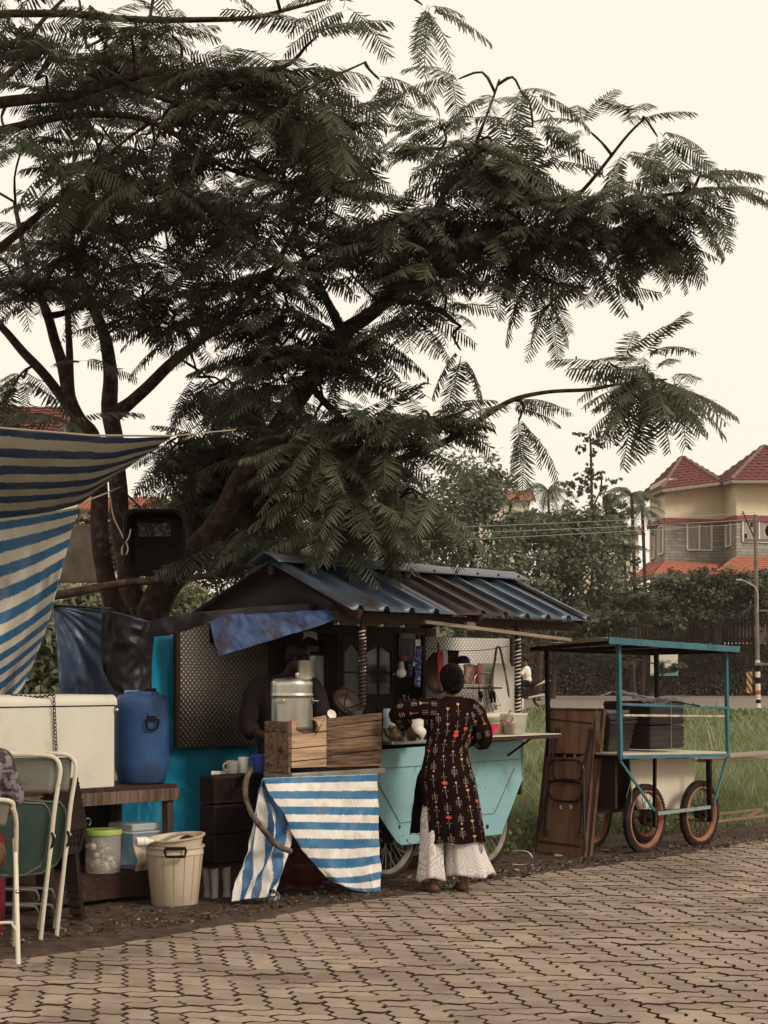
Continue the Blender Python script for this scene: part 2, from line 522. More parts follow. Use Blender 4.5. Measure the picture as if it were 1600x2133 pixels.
def build_field():
 rng = np.random.default_rng(2)
 # rough meadow soil, a little uneven, climbing a low bank up to the road
 mb = MB()
 def fn(a, b):
  x = lerp(-22, 30, a); y0 = 12.0 + 0.0 * x; y = lerp(12.5, 49.5, b)
  p = Vector((x, y, 0))
  s = p.dot(N)
  z = 0.03 * noisev(p, 0.5, 4) - 0.02
  k = min(1, max(0, (-8.6 - s) / 0.5)); z = lerp(-0.08, z, k)
  r = min(1, max(0, (y - 41.5) / 6.0)); z += ROADZ * r * r * (3 - 2 * r)
  return Vector((x, y, z))
 mb.grid(fn, 70, 60)
 tag(mb.build('field', m_field, sharp=180), kind='structure')
 # the grass itself: long blades near the stalls, thinner further off
 m_grass = leaf_mat('grass', (0.095, 0.115, 0.050), (0.325, 0.355, 0.185), 0.35, 0.8)
 parts = []; shades = []
 def blades(n, ylo, yhi, hlo, hhi, w, power=1.0):
  y = ylo + (yhi - ylo) * rng.random(n) ** power
  x = (rng.random(n) * 1.75 - 0.50) * y * 0.235 + 0.05 * y
  s = x * N.x + y * N.y
  clump = np.array([noise.noise(Vector((a * 0.9, b * 0.9, 1.7))) for a, b in zip(x, y)])
  keep = (s < -8.75 - 0.35 * rng.random(n)) & (clump > -0.38)
  x, y, s, clump = x[keep], y[keep], s[keep], clump[keep]; m = len(x)
  hh = rng.uniform(hlo, hhi, m) * (1 + 0.9 * clump) * np.clip((-8.7 - s) / 1.2, 0.35, 1)
  rr = np.clip((y - 41.5) / 6.0, 0, 1); z = ROADZ * rr * rr * (3 - 2 * rr) - 0.02
  hh = np.where(y > 46, hh * 0.45, hh)
  az = rng.random(m) * 2 * np.pi; ln = rng.uniform(0.15, 0.95, m) * hh
  base = np.stack([x, y, z], 1)
  sd = np.stack([np.cos(az), np.sin(az), np.zeros(m)], 1) * (w * rng.uniform(0.6, 1.4, m) * (1 + y / 60))[:, None]
  la = rng.random(m) * 2 * np.pi
  tip = base + np.stack([np.cos(la) * ln, np.sin(la) * ln, hh], 1)
  mid = base * 0.5 + tip * 0.5 + np.array([0, 0, 1]) * (0.12 * hh)[:, None]
  parts.append(np.stack([base - sd, base + sd, mid + sd * 0.7, mid - sd * 0.7], 1))
  parts.append(np.stack([mid - sd * 0.7, mid + sd * 0.7, tip + sd * 0.08, tip - sd * 0.08], 1))
  sh = np.clip(0.45 + 0.5 * clump + rng.normal(0, 0.22, m), 0, 1); shades.extend([sh, sh])
 blades(58000, 12.6, 20, 0.14, 0.42, 0.0045, 0.9)
 blades(46000, 20, 34, 0.15, 0.42, 0.009)
 blades(27000, 34, 49.5, 0.15, 0.40, 0.016)
 # broad-leaved weeds along the edge of the earth
 n = 15000
 t = rng.uniform(9.0, 24, n); s = -8.85 - rng.exponential(0.55, n)
 cl = np.array([noise.noise(Vector((a * 1.3, b * 1.3, 8.0))) for a, b in zip(t, s)])
 k = cl > 0.02; t, s, cl = t[k], s[k], cl[k]; n = len(t)
 c = np.stack([U.x * t + N.x * s, U.y * t + N.y * s, rng.random(n) ** 1.4 * (0.10 + 0.5 * cl)], 1)
 d1 = rng.normal(size=(n, 3)); d1 /= np.linalg.norm(d1, axis=1)[:, None]
 d2 = np.cross(d1, rng.normal(size=(n, 3))); d2 /= np.linalg.norm(d2, axis=1)[:, None]
 L = rng.uniform(0.018, 0.045, n)[:, None]
 parts.append(np.stack([c - d1 * L, c + d2 * L * 0.5, c + d1 * L, c - d2 * L * 0.5], 1)); shades.append(np.clip(rng.normal(0.3, 0.22, n), 0, 1))
 # scrub on the bank below the road
 n = 16000
 x = rng.uniform(-4, 16, n); y = rng.uniform(42.0, 48.5, n)
 cl = np.array([noise.noise(Vector((a * 0.8, b * 0.8, 3.0))) for a, b in zip(x, y)])
 k = cl > -0.1; x, y, cl = x[k], y[k], cl[k]; n = len(x)
 rr = np.clip((y - 41.5) / 6.0, 0, 1)
 c = np.stack([x, y, ROADZ * rr + rng.random(n) * 0.28 * (0.5 + cl)], 1)
 d1 = rng.normal(size=(n, 3)); d1 /= np.linalg.norm(d1, axis=1)[:, None]
 d2 = np.cross(d1, rng.normal(size=(n, 3))); d2 /= np.linalg.norm(d2, axis=1)[:, None]
 L = rng.uniform(0.05, 0.11, n)[:, None]
 parts.append(np.stack([c - d1 * L, c + d2 * L * 0.5, c + d1 * L, c - d2 * L * 0.5], 1)); shades.append(np.clip(rng.normal(0.12, 0.15, n), 0, 1))
 tag(quads_mesh('grass', np.concatenate(parts), np.concatenate(shades), m_grass), kind='stuff')
 # the road and its white edge lines
 mb = MB()
 mb.grid(lambda a, b: Vector((lerp(-60, 60, a), lerp(47.6, 92, b), ROADZ)), 20, 10)
 tag(mb.build('road', m_road), kind='structure')
 mb = MB()
 m_line = M('road_paint', (0.62, 0.55, 0.45), (0.40, 0.33, 0.27), scale=3, rough=0.8)
 mb.add([(-40, 49.6, ROADZ + 0.004), (14.2, 50.6, ROADZ + 0.004), (14.2, 50.75, ROADZ + 0.004), (-40, 49.75, ROADZ + 0.004)], [(0, 1, 2, 3)])
 mb.add([(13.4, 74, ROADZ + 0.004), (30, 76, ROADZ + 0.004), (30, 76.3, ROADZ + 0.004), (13.4, 74.3, ROADZ + 0.004)], [(0, 1, 2, 3)])
 tag(mb.build('road_marking', m_line), kind='structure')
build_ground(); build_pavement(); build_field()
# ---------------------------------------------------------------- foliage makers
def leaf_cloud(blobs, n, size, seed, flat=0.5, aspect=0.5):
 """leaves spread in clumps through a set of ellipsoids (centre, radii, weight)"""
 rng = np.random.default_rng(seed)
 w = np.array([b[2] for b in blobs]); w = w / w.sum()
 Vs = []; Sh = []
 for (c, r, _), k in zip(blobs, w):
  m = int(n * k)
  nc = max(6, m // 55)
  d = rng.normal(size=(nc, 3)); d /= np.linalg.norm(d, axis=1)[:, None]
  cc = d * (rng.random(nc) ** 0.45)[:, None]
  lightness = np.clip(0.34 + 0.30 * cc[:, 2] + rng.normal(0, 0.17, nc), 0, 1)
  idx = rng.integers(0, nc, m)
  off = rng.normal(size=(m, 3)) * 0.13
  p = (cc[idx] + off) * np.array(r) + np.array(c)
  nn = rng.normal(size=(m, 3)) + np.array([0, 0, flat * 2]) + d[idx] * 0.8
  nn /= np.linalg.norm(nn, axis=1)[:, None]
  a = np.cross(nn, rng.normal(size=(m, 3))); a /= np.linalg.norm(a, axis=1)[:, None]
  b = np.cross(nn, a)
  L = size * rng.uniform(0.6, 1.4, m)[:, None]
  Vs.append(np.stack([p - a * L, p + b * L * aspect - a * L * 0.1, p + a * L, p - b * L * aspect - a * L * 0.1], 1))
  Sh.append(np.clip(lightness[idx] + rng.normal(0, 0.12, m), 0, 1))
 return np.concatenate(Vs), np.concatenate(Sh)
def trunk_mb(pts, radii, seg=9, k=4):
 c = crom(pts, k)
 rs = []
 for i in range(len(pts) - 1):
  for j in range(k): rs.append(lerp(radii[i], radii[i + 1], j / k))
 rs.append(radii[-1])
 mb = MB(); mb.tube(c, rs, seg); return mb
def bush_tree(name, label, cat, base, blobs, n, size, mat, seed, trunk_r=0.15, group=None, flat=0.5, aspect=0.5):
 b = Vector(base)
 root = thing(name, b, label, cat, group)
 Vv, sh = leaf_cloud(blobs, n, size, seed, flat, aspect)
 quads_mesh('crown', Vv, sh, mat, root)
 top = Vector(blobs[0][0])
 mb = MB()
 mid = b.lerp(top, 0.5) + Vector((0.12, 0, 0))
 mb.tube(crom([b, mid, top], 5), [lerp(trunk_r, trunk_r * 0.45, i / 10) for i in range(11)], 8)
 for (c, r, w) in blobs[1:]:
  mb.tube(crom([mid, mid.lerp(Vector(c), 0.5) + Vector((0, 0, 0.1)), Vector(c)], 4), [lerp(trunk_r * 0.6, trunk_r * 0.2, i / 8) for i in range(9)], 6)
 mb.build('trunk', m_bark, root, sharp=180)
 return root
def blob(px, py, Y, rx, ry, w=1.0, depth=None):
 k = Y / F
 return (tuple(at(px, py, Y)), (rx * k, (depth or (rx + ry) / 2) * k, ry * k), w)
# ---------------------------------------------------------------- beyond the road: hedge wall, house, trees, poles
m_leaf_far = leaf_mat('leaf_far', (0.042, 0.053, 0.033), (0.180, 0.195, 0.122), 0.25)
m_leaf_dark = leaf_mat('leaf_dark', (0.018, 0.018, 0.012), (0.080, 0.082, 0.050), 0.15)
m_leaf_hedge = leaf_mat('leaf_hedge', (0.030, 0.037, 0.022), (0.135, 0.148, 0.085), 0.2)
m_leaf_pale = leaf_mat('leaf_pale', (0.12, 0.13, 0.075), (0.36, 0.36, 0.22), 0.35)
m_leaf_ivy = leaf_mat('leaf_ivy', (0.024, 0.019, 0.014), (0.105, 0.094, 0.060), 0.1)
m_tile = M('roof_tile', (0.105, 0.030, 0.027), (0.155, 0.050, 0.043), scale=5, rough=0.85, dirt=(0.10, 0.045, 0.035), dscale=1.2)
m_tile_orange = M('roof_tile_orange', (0.33, 0.115, 0.072), (0.40, 0.155, 0.10), scale=5, rough=0.85, dirt=(0.26, 0.10, 0.07), dscale=1.5)
m_cream = M('cream_render', (0.60, 0.52, 0.37), (0.66, 0.57, 0.42), scale=1.5, rough=0.9, dirt=(0.50, 0.41, 0.29), dscale=0.9)
m_maroon = M('maroon_paint', (0.20, 0.065, 0.065), (0.26, 0.09, 0.09), rough=0.8)
m_frame_white = M('white_frame', (0.66, 0.58, 0.48), rough=0.6)
m_trim_grey = M('grey_trim', (0.30, 0.25, 0.21), (0.18, 0.14, 0.11), scale=9, rough=0.9)
m_curtain = M('curtained_glass', (0.30, 0.29, 0.26), (0.17, 0.16, 0.14), scale=2.2, rough=0.15, spec=0.6, stretch=(6, 6, 0.4))
m_white_wall = M('white_wall', (0.70, 0.62, 0.52), (0.62, 0.54, 0.45), rough=0.9)
m_glassdark = M('dark_glass', (0.04, 0.04, 0.038), rough=0.1, spec=0.6)
def stone_mat():
 m = bpy.data.materials.new('grey_stone'); m.use_nodes = True
 nt, nd, lk, b = nodes_of(m)
 tc = nd.new('ShaderNodeTexCoord'); br = nd.new('ShaderNodeTexBrick')
 lk.new(tc.outputs['UV'], br.inputs[0])
 br.inputs['Color1'].default_value = (0.33, 0.325, 0.285, 1); br.inputs['Color2'].default_value = (0.22, 0.215, 0.19, 1)
 br.inputs['Mortar'].default_value = (0.095, 0.088, 0.075, 1)
 br.inputs['Scale'].default_value = 1; br.inputs['Brick Width'].default_value = 0.42; br.inputs['Row Height'].default_value = 0.17
 br.inputs['Mortar Size'].default_value = 0.012; br.inputs['Bias'].default_value = 0.0
 br.offset = 0.37; br.squash = 1.6; br.squash_frequency = 3
 n = nd.new('ShaderNodeTexNoise'); n.inputs['Scale'].default_value = 2.5; lk.new(tc.outputs['UV'], n.inputs[0])
 mxx = nd.new('ShaderNodeMixRGB'); mxx.blend_type = 'MULTIPLY'; mxx.inputs[0].default_value = 0.6
 cr = nd.new('ShaderNodeMapRange'); cr.inputs[3].default_value = 0.6; cr.inputs[4].default_value = 1.3; lk.new(n.outputs[0], cr.inputs[0])
 lk.new(br.outputs[0], mxx.inputs[1]); lk.new(cr.outputs[0], mxx.inputs[2]); lk.new(mxx.outputs[0], b.inputs['Base Color'])
 b.inputs['Roughness'].default_value = 0.9
 return m
m_stone = stone_mat()
def facet(mb, a, b, z0, z1, mi=0):
 """upright quad from plan point a to b; UV in metres"""
 L = (Vector((b[0], b[1], 0)) - Vector((a[0], a[1], 0))).length
 mb.add([(a[0], a[1], z0), (b[0], b[1], z0), (b[0], b[1], z1), (a[0], a[1], z1)], [(0, 1, 2, 3)],
     [(0, z0), (L, z0), (L, z1), (0, z1)], mi)
def tiled_face(mb, e0, e1, r0, r1, rows, cols):
 """a tiled roof plane between eave e0-e1 and ridge r0-r1: overlapping courses with rolls"""
 e0, e1, r0, r1 = map(Vector, (e0, e1, r0, r1))
 nrm = (e1 - e0).cross(r0 - e0)
 if nrm.length < 1e-6: nrm = (e1 - e0).cross(r1 - e0)
 nrm.normalize()
 if nrm.z < 0: nrm = -nrm
 for i in range(rows):
  a0, a1 = i / rows, min(1, (i + 1.15) / rows)
  l0, l1 = e0.lerp(r0, a0), e1.lerp(r1, a0)
  u0, u1 = e0.lerp(r0, a1), e1.lerp(r1, a1)
  c = max(2, int(cols * (l1 - l0).length / max(0.01, (e1 - e0).length)))
  vs = []; fs = []
  for j in range(c * 3 + 1):
   k = j / (c * 3)
   h = (0.05, 0.02, 0.02)[j % 3]
   vs.append(l0.lerp(l1, k) + nrm * (h + 0.035)); vs.append(u0.lerp(u1, k) + nrm * (h - 0.01)); vs.append(l0.lerp(l1, k) - nrm * 0.01)
  for j in range(c * 3):
   fs.append((3 * j, 3 * j + 3, 3 * j + 4, 3 * j + 1)); fs.append((3 * j + 2, 3 * j + 5, 3 * j + 3, 3 * j))
  mb.add(vs, fs)
def window_on(house, a, b, f0, f1, z0, z1, panes=2, depth=0.06):
 """a framed window on the wall a-b between fractions f0..f1"""
 a = Vector((a[0], a[1], 0)); b = Vector((b[0], b[1], 0))
 d = (b - a).normalized(); nn = Vector((d.y, -d.x, 0))
 if nn.y > 0: nn = -nn
 p, q = a.lerp(b, f0), a.lerp(b, f1)
 fr = MB(); up = Vector((0, 0, 1)); o = nn * depth
 w = 0.07
 fr.beam(p + up * z0 + o, q + up * z0 + o, 0.09, w)
 fr.beam(p + up * z1 + o, q + up * z1 + o, 0.09, w)
 for k in range(panes + 1):
  x = p.lerp(q, k / panes)
  fr.beam(x + up * (z0 + w / 2) + o, x + up * (z1 - w / 2) + o, 0.08, w, up=d)
 f = fr.build('window', m_frame_white, house)
 g = MB(); facet(g, p + nn * 0.03, q + nn * 0.03, z0, z1)
 g.build('pane', m_curtain, f)
def big_house():
 YB = 92.0
 k = YB / F
 zz = lambda py, Y=YB: H + (HY - py) * Y / F
 P = lambda px, Y: Vector(((px - CX) * Y / F, Y, 0))
 c0, c1, c2, c3, c4 = P(1354, 96.0), P(1385, 92.0), P(1507, 93.2), P(1534, 90.6), P(1730, 92.5)
 b4, b0 = P(1730, 104), P(1360, 104)
 plan = [c0, c1, c2, c3, c4, b4, b0]
 root = thing('house', (c2.x, 96, 2.0), 'cream and grey stone house with red pyramid tile roofs above the hedge', 'house')
 zt, zb, zm = zz(1008), zz(1086), zz(1212)
 w1 = MB(); w2 = MB(); band = MB()
 for i in range(7):
  a, b = plan[i], plan[(i + 1) % 7]
  facet(w1, a, b, zb, zt + 0.3); facet(w2, a, b, zm - 3.0, zb)
 w1.build('upper_wall', m_cream, root, nofix=True)
 w2.build('stone_wall', m_stone, root, nofix=True)
 cen = Vector((c2.x, 98, 0))
 for i in range(5):
  a, b = plan[i], plan[i + 1]
  d = (b - a).normalized(); nn = Vector((d.y, -d.x, 0))
  if nn.dot(cen - a) > 0: nn = -nn
  zc = zb + 0.05
  band.beam(a + nn * 0.08 - d * 0.07 + Z * zc, b + nn * 0.08 + d * 0.07 + Z * zc, 0.16, 0.26)
 band.build('band', m_maroon, root)
 window_on(root, c1, c2, (1430 - 1385) / 122, (1481 - 1385) / 122, zz(1144), zz(1088), 2)
 window_on(root, c0, c1, 0.10, 0.38, zz(1156), zz(1098), 1)
 window_on(root, c0, c1, 0.66, 0.95, zz(1152), zz(1094), 1)
 window_on(root, c2, c3, 0.25, 0.65, zz(1138), zz(1084), 1)
 window_on(root, c3, c4, 0.06, 0.40, zz(1132), zz(1076), 2)
 # hipped roofs over the two bays
 def hip(name, e, apex, rows=11, cols=9):
  r = MB()
  n = len(e)
  for i in range(n):
   tiled_face(r, e[i], e[(i + 1) % n], apex, apex, rows, cols)
  ro = r.build(name, m_tile, root, nofix=True)
  t = MB()
  for i in range(n):
   t.tube([Vector(e[i]).lerp(Vector(apex), q / 16) + Z * (0.05 + .03 * (q % 2)) for q in range(17)], [.11 if q % 2 else .075 for q in range(17)], 7)
  t.build('ridge_tile', M('ridge_tile', (0.20, 0.14, 0.12), (0.11, 0.06, 0.05), scale=3, rough=.9), ro)
  f = MB()
  for i in range(n): f.beam(Vector(e[i]) - Z * 0.08, Vector(e[(i + 1) % n]) - Z * 0.08, 0.10, 0.16)
  f.build('fascia', m_trim_grey, ro)
 ap = at(1421, 953, 95.5)
 hip('roof', [at(1331, 1040, 98.5), at(1379, 1019, 90.9), at(1499, 1004, 91.8), at(1512, 1006, 100)], ap)
 ap2 = at(1592, 930, 95)
 hip('roof', [at(1478, 1012, 96.5), at(1524, 1000, 89.4), at(1700, 1000, 90.5), at(1740, 1004, 101)], ap2)
 # the orange lean-to roof below
 lo = MB()
 tiled_face(lo, at(1306, 1218, 90.5), at(1362, 1196, 86.5), at(1352, 1172, 95.9), at(1386, 1169, 91.9), 7, 6)
 tiled_face(lo, at(1362, 1196, 86.5), at(1480, 1198, 86.5), at(1386, 1169, 91.9), at(1508, 1172, 93.1), 7, 9)
 tiled_face(lo, at(1480, 1198, 86.5), at(1730, 1194, 85.5), at(1534, 1160, 90.5), at(1730, 1160, 92.3), 8, 16)
 lo.build('porch_roof', m_tile_orange, root, nofix=True)
 f = MB(); f.beam(at(1306, 1221, 90.5), at(1362, 1199, 86.5), 0.1, 0.22); f.beam(at(1362, 1199, 86.5), at(1480, 1201, 86.5), 0.1, 0.22)
 f.build('porch_fascia', m_trim_grey, root)
big_house()
def small_house(name, label, px0, px1, Y, yeave, yridge, ybase, mat_r, mat_w, gable_right=True):
 a, b = at(px0, yeave, Y), at(px1, yeave, Y)
 dep = 5.0
 rz = at(px0, yridge, Y).z
 root = thing(name, ((a.x + b.x) / 2, Y + dep / 2, 0), label, 'house')
 w = MB()
 zb = at(px0, ybase, Y).z
 w.slabxy = None
 pl = [(a.x, Y), (b.x, Y), (b.x, Y + dep), (a.x, Y + dep)]
 for i in range(4):
  facet(w, pl[i], pl[(i + 1) % 4], zb, a.z)
 for x in (a.x, b.x):
  w.add([(x, Y, a.z), (x, Y + dep, a.z), (x, Y + dep / 2, rz)], [(0, 1, 2)])
 w.build('wall', mat_w, root, nofix=True)
 ov = 0.4
 r = MB()
 sl = (rz - a.z) / (dep / 2)
 tiled_face(r, (a.x - ov, Y - ov, a.z - ov * sl), (b.x + ov, Y - ov, a.z - ov * sl), (a.x - ov, Y + dep / 2, rz), (b.x + ov, Y + dep / 2, rz), 9, 16)
 tiled_face(r, (a.x - ov, Y + dep + ov, a.z - ov * sl), (b.x + ov, Y + dep + ov, a.z - ov * sl), (a.x - ov, Y + dep / 2, rz), (b.x + ov, Y + dep / 2, rz), 9, 16)
 r.build('roof', mat_r, root, nofix=True)
 f = MB()
 for x in (a.x - ov, b.x + ov):
  f = MB(); f.beam((x, Y - ov, a.z - ov * sl), (x, Y + dep / 2, rz), 0.08, 0.2)
  f.beam((x, Y + dep + ov, a.z - ov * sl), (x, Y + dep / 2, rz), 0.08, 0.2)
  f.build('barge_board', m_maroon, root)
 for fx in (0.3, 0.7):
  window_on(root, pl[0], pl[1], fx - 0.07, fx + 0.07, a.z - 1.9, a.z - 0.7, 2)
 return root
small_house('house', 'house with weathered brown tile roof behind the tree at the left edge', -320, 92, 46, 896, 818, 1350, m_tile, m_cream)
small_house('house', 'house with bright orange tile roof glimpsed between the tree stems', 150, 300, 62, 1058, 1022, 1350, m_tile_orange, m_white_wall)
small_house('house', 'white house with orange roof half hidden by trees beside the palm', 985, 1102, 118, 1040, 1014, 1300, m_tile_orange, m_white_wall)
small_house('house', 'pale house with dark roof deep among the trees', 1215, 1330, 122, 1112, 1092, 1260, m_trim_grey, m_white_wall)
# rising ground behind the wall and the trees
mb = MB(); mb.grid(lambda a, b: Vector((lerp(-90, 90, a), lerp(90.9, 240, b), 2.8 + 3.0 * min(1, b * 14) + 4.0 * b + 0.5 * noisev((a * 20, b * 9, 0), 0.6, 2))), 40, 24)
tag(mb.build('hillside', M('hillside_green', (0.05, 0.06, 0.035), (0.10, 0.11, 0.065), scale=.5, rough=1), sharp=180), kind='structure')
# ivy covered retaining wall along the far side of the road, fence and hedge on top
def ivy_wall():
 rng = np.random.default_rng(21)
 y0 = 88.0
 root = thing('ivy_wall', (12, y0, ROADZ), 'long retaining wall covered in dark ivy beyond the road', 'wall')
 mb = MB(); mb.box((5, y0 + 1.5, 1.5), (150, 2.6, 2.7)); mb.build('masonry', M('old_wall', (0.06, 0.045, 0.035), (0.1, 0.08, 0.06), rough=1), root)
 n = 26000
 x = rng.uniform(4, 24, n); z = rng.uniform(ROADZ, 2.95, n)
 y = y0 - rng.random(n) * 0.45
 c = np.stack([x, y, z], 1)
 cl = np.array([noise.noise(Vector((a * 1.1, 0, b * 1.5))) for a, b in zip(x, z)])
 nn = rng.normal(size=(n, 3)) * 0.6 + np.array([0, -1, 0.5]); nn /= np.linalg.norm(nn, axis=1)[:, None]
 a = np.cross(nn, rng.normal(size=(n, 3))); a /= np.linalg.norm(a, axis=1)[:, None]; b = np.cross(nn, a)
 L = rng.uniform(0.04, 0.10, n)[:, None]
 quads_mesh('ivy', np.stack([c - a * L, c + b * L * 0.6, c + a * L, c - b * L * 0.6], 1), np.clip(0.3 + 0.5 * cl + rng.normal(0, 0.2, n), 0, 1), m_leaf_ivy, root)
 # weeds at its foot
 fence = thing('fence', (16, y0 + 1.2, 2.85), 'dark upright board fence on top of the ivy wall', 'fence')
 m_f = M('fence_wood', (0.05, 0.032, 0.026), (0.09, 0.06, 0.047), rough=0.9)
 b1 = MB()
 x = 8.0
 while x < 24:
  b1.box((x, y0 + 1.2, 3.55), (0.15, 0.05, 1.45)); x += 0.19
 b1.build('board', m_f, fence)
 r = MB(); r.box((16, y0 + 1.26, 3.2), (17, 0.06, 0.1)); r.box((16, y0 + 1.26, 4.0), (17, 0.06, 0.1)); r.build('rail', m_f, fence)
 for x in (17.2, 19.4):
  p = MB(); p.box((x, y0 + 1.1, 3.7), (0.35, 0.3, 1.7)); p.box((x, y0 + 1.1, 4.58), (0.45, 0.4, 0.08)); p.ball((x, y0 + 1.1, 4.75), 0.14)
  p.build('gate_post', M('gate_stone', (0.16, 0.13, 0.11), rough=0.9), fence)
ivy_wall()
GT = 'trees beyond the road'
def far_shrub(label, blobs, n, size, mat, seed, zb=0.0, name='broadleaf_tree', cat='tree', tr=0.15, group=GT, **k):
 c = Vector(blobs[0][0])
 return bush_tree(name, label, cat, (c.x, c.y, zb), blobs, n, size, mat, seed, tr, group, **k)
far_shrub('dark clipped hedge bushes under the windows of the stone house',
    [blob(1470, 1250, 86, 100, 62), blob(1380, 1265, 86, 62, 62), blob(1570, 1245, 86, 80, 60), blob(1640, 1250, 86, 70, 60), blob(1500, 1222, 85.6, 60, 42, .7), blob(1420, 1215, 85.7, 50, 34, .5), blob(1580, 1212, 85.7, 50, 34, .5)],
    15000, 0.11, m_leaf_hedge, 31, 3.0, 'hedge', 'hedge', 0.08, None)
far_shrub('dark bushy tree standing above the middle of the blue roof', [blob(960, 1080, 64, 110, 130, 1.6), blob(880, 1130, 62, 110, 110, 1.2), blob(1010, 1010, 66, 60, 70, .6), blob(820, 1190, 60, 100, 80)], 15000, 0.10, m_leaf_far, 32)
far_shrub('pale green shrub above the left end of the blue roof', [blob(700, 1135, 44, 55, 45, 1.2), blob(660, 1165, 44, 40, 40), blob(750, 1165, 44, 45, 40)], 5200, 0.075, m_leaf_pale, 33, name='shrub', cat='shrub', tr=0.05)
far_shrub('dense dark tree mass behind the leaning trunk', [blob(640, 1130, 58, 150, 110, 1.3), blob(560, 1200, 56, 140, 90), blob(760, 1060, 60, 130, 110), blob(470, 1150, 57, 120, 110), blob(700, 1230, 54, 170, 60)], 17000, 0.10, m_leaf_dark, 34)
far_shrub('rounded mid green tree right of the blue roof ridge', [blob(1120, 1165, 72, 110, 90, 1.4), blob(1190, 1110, 74, 70, 60), blob(1060, 1230, 70, 110, 70), blob(1210, 1190, 72, 90, 80), blob(1270, 1150, 76, 60, 60, .7)], 15000, 0.11, m_leaf_far, 35)
far_shrub('low dark thicket filling the ground beneath the far trees', [blob(1150, 1290, 78, 150, 60), blob(1290, 1250, 80, 70, 60), blob(1010, 1310, 76, 130, 60)], 9000, 0.11, m_leaf_hedge, 36, name='thicket', cat='bush')
far_shrub('hazy broad tree behind the tall papaya', [blob(1160, 1095, 112, 80, 34), blob(1240, 1095, 112, 60, 40), blob(1090, 1100, 112, 60, 40), blob(1285, 1070, 114, 30, 40, .6)], 6500, 0.17, m_leaf_far, 37)
far_shrub('yellow green bush seen in the gap between striped curtain and dark tarpaulin', [blob(80, 1330, 24, 75, 110, 1.5), blob(130, 1420, 24, 70, 90), blob(20, 1400, 24, 70, 80), blob(180, 1260, 25, 70, 60), blob(240, 1250, 26, 60, 60), blob(140, 1240, 26, 90, 40, .6), blob(390, 1250, 27, 70, 50, .8), blob(300, 1230, 27, 60, 60, .6)], 15000, 0.06, m_leaf_pale, 38, name='bush', cat='bush', tr=0.05)
far_shrub('leafy tree behind the twin stems at the left', [blob(60, 1150, 48, 120, 80), blob(200, 1140, 48, 90, 80), blob(320, 1130, 50, 110, 90), blob(400, 1060, 52, 90, 90)], 9000, 0.10, m_leaf_dark, 39)
def feather_tree():
 Y = 78.0
 base = gnd(1322, 1458, ROADZ); base = Vector(((1322 - CX) * Y / F, Y, ROADZ))
 blobs = [blob(1300, 1290, Y, 70, 30, 1.3), blob(1230, 1300, Y, 60, 26), blob(1390, 1300, Y, 60, 24), blob(1330, 1250, Y, 50, 22), blob(1270, 1380, Y, 70, 22, .6), blob(1390, 1395, Y, 36, 18, .4), blob(1190, 1370, Y, 40, 18, .4)]
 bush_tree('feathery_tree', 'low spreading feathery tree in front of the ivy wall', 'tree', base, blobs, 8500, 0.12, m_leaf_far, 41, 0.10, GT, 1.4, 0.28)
feather_tree()
def palm(label, px, ybase, ycrown, Y, nf, L, seed, lean=0.0, name='coconut_palm'):
 rng = random.Random(seed)
 top = at(px, ycrown, Y); base = Vector((top.x - lean, Y, 0.0))
 root = thing(name, base, label, 'palm tree', None)
 trunk_mb([base, base.lerp(top, 0.5) + Vector((0.15, 0, 0)), top], [0.12, 0.09, 0.08]).build('trunk', m_bark, root, sharp=180)
 V = []; S = []
 for i in range(nf):
  az = i * 2.4 + rng.random(); el = rng.uniform(-0.2, 1.1); ll = L * rng.uniform(0.8, 1.1)
  d = Vector((math.cos(az), math.sin(az), 0)); sd = Vector((-d.y, d.x, 0))
  P = []
  for k in range(13):
   x = k / 12
   P.append(top + d * (ll * x * math.cos(el * (1 - x * .3))) + Z * (ll * (math.sin(el) * x - 0.75 * x * x)))
  for k in range(12):
   a, b = P[k], P[k + 1]
   V.append([a - sd * 0.03, a + sd * 0.03, b + sd * 0.03, b - sd * 0.03]); S.append(0.4)
   for q in (0, 0.5):
    o = a.lerp(b, q); w = ll * 0.27 * math.sin(math.pi * (0.12 + 0.85 * (k + q) / 12.5)) * rng.uniform(.8, 1.1)
    f = (b - a).normalized() * w * 0.6
    for s_ in (-1, 1):
     tip = o + sd * s_ * w * 0.75 + f - Z * w * rng.uniform(0.35, 0.75)
     V.append([o, o + (b - a) * 0.30, tip + (b - a) * 0.1, tip]); S.append(rng.random())
 quads_mesh('crown', np.array([[list(p) for p in q] for q in V]), np.array(S), m_leaf_far, root)
palm('coconut palm with arching fronds left of the papaya', 1142, 1300, 1022, 110, 18, 2.2, 3)
palm('drooping dark palm close to the left side of the stone house', 1316, 1300, 1032, 85, 22, 1.6, 5, name='date_palm')
palm('smaller drooping palm lower beside the house corner', 1338, 1300, 1062, 87, 18, 1.3, 15, name='date_palm')
palm('low palm with broad pale fronds beside the stone house', 1300, 1300, 1150, 98, 12, 1.9, 6, name='banana_palm')
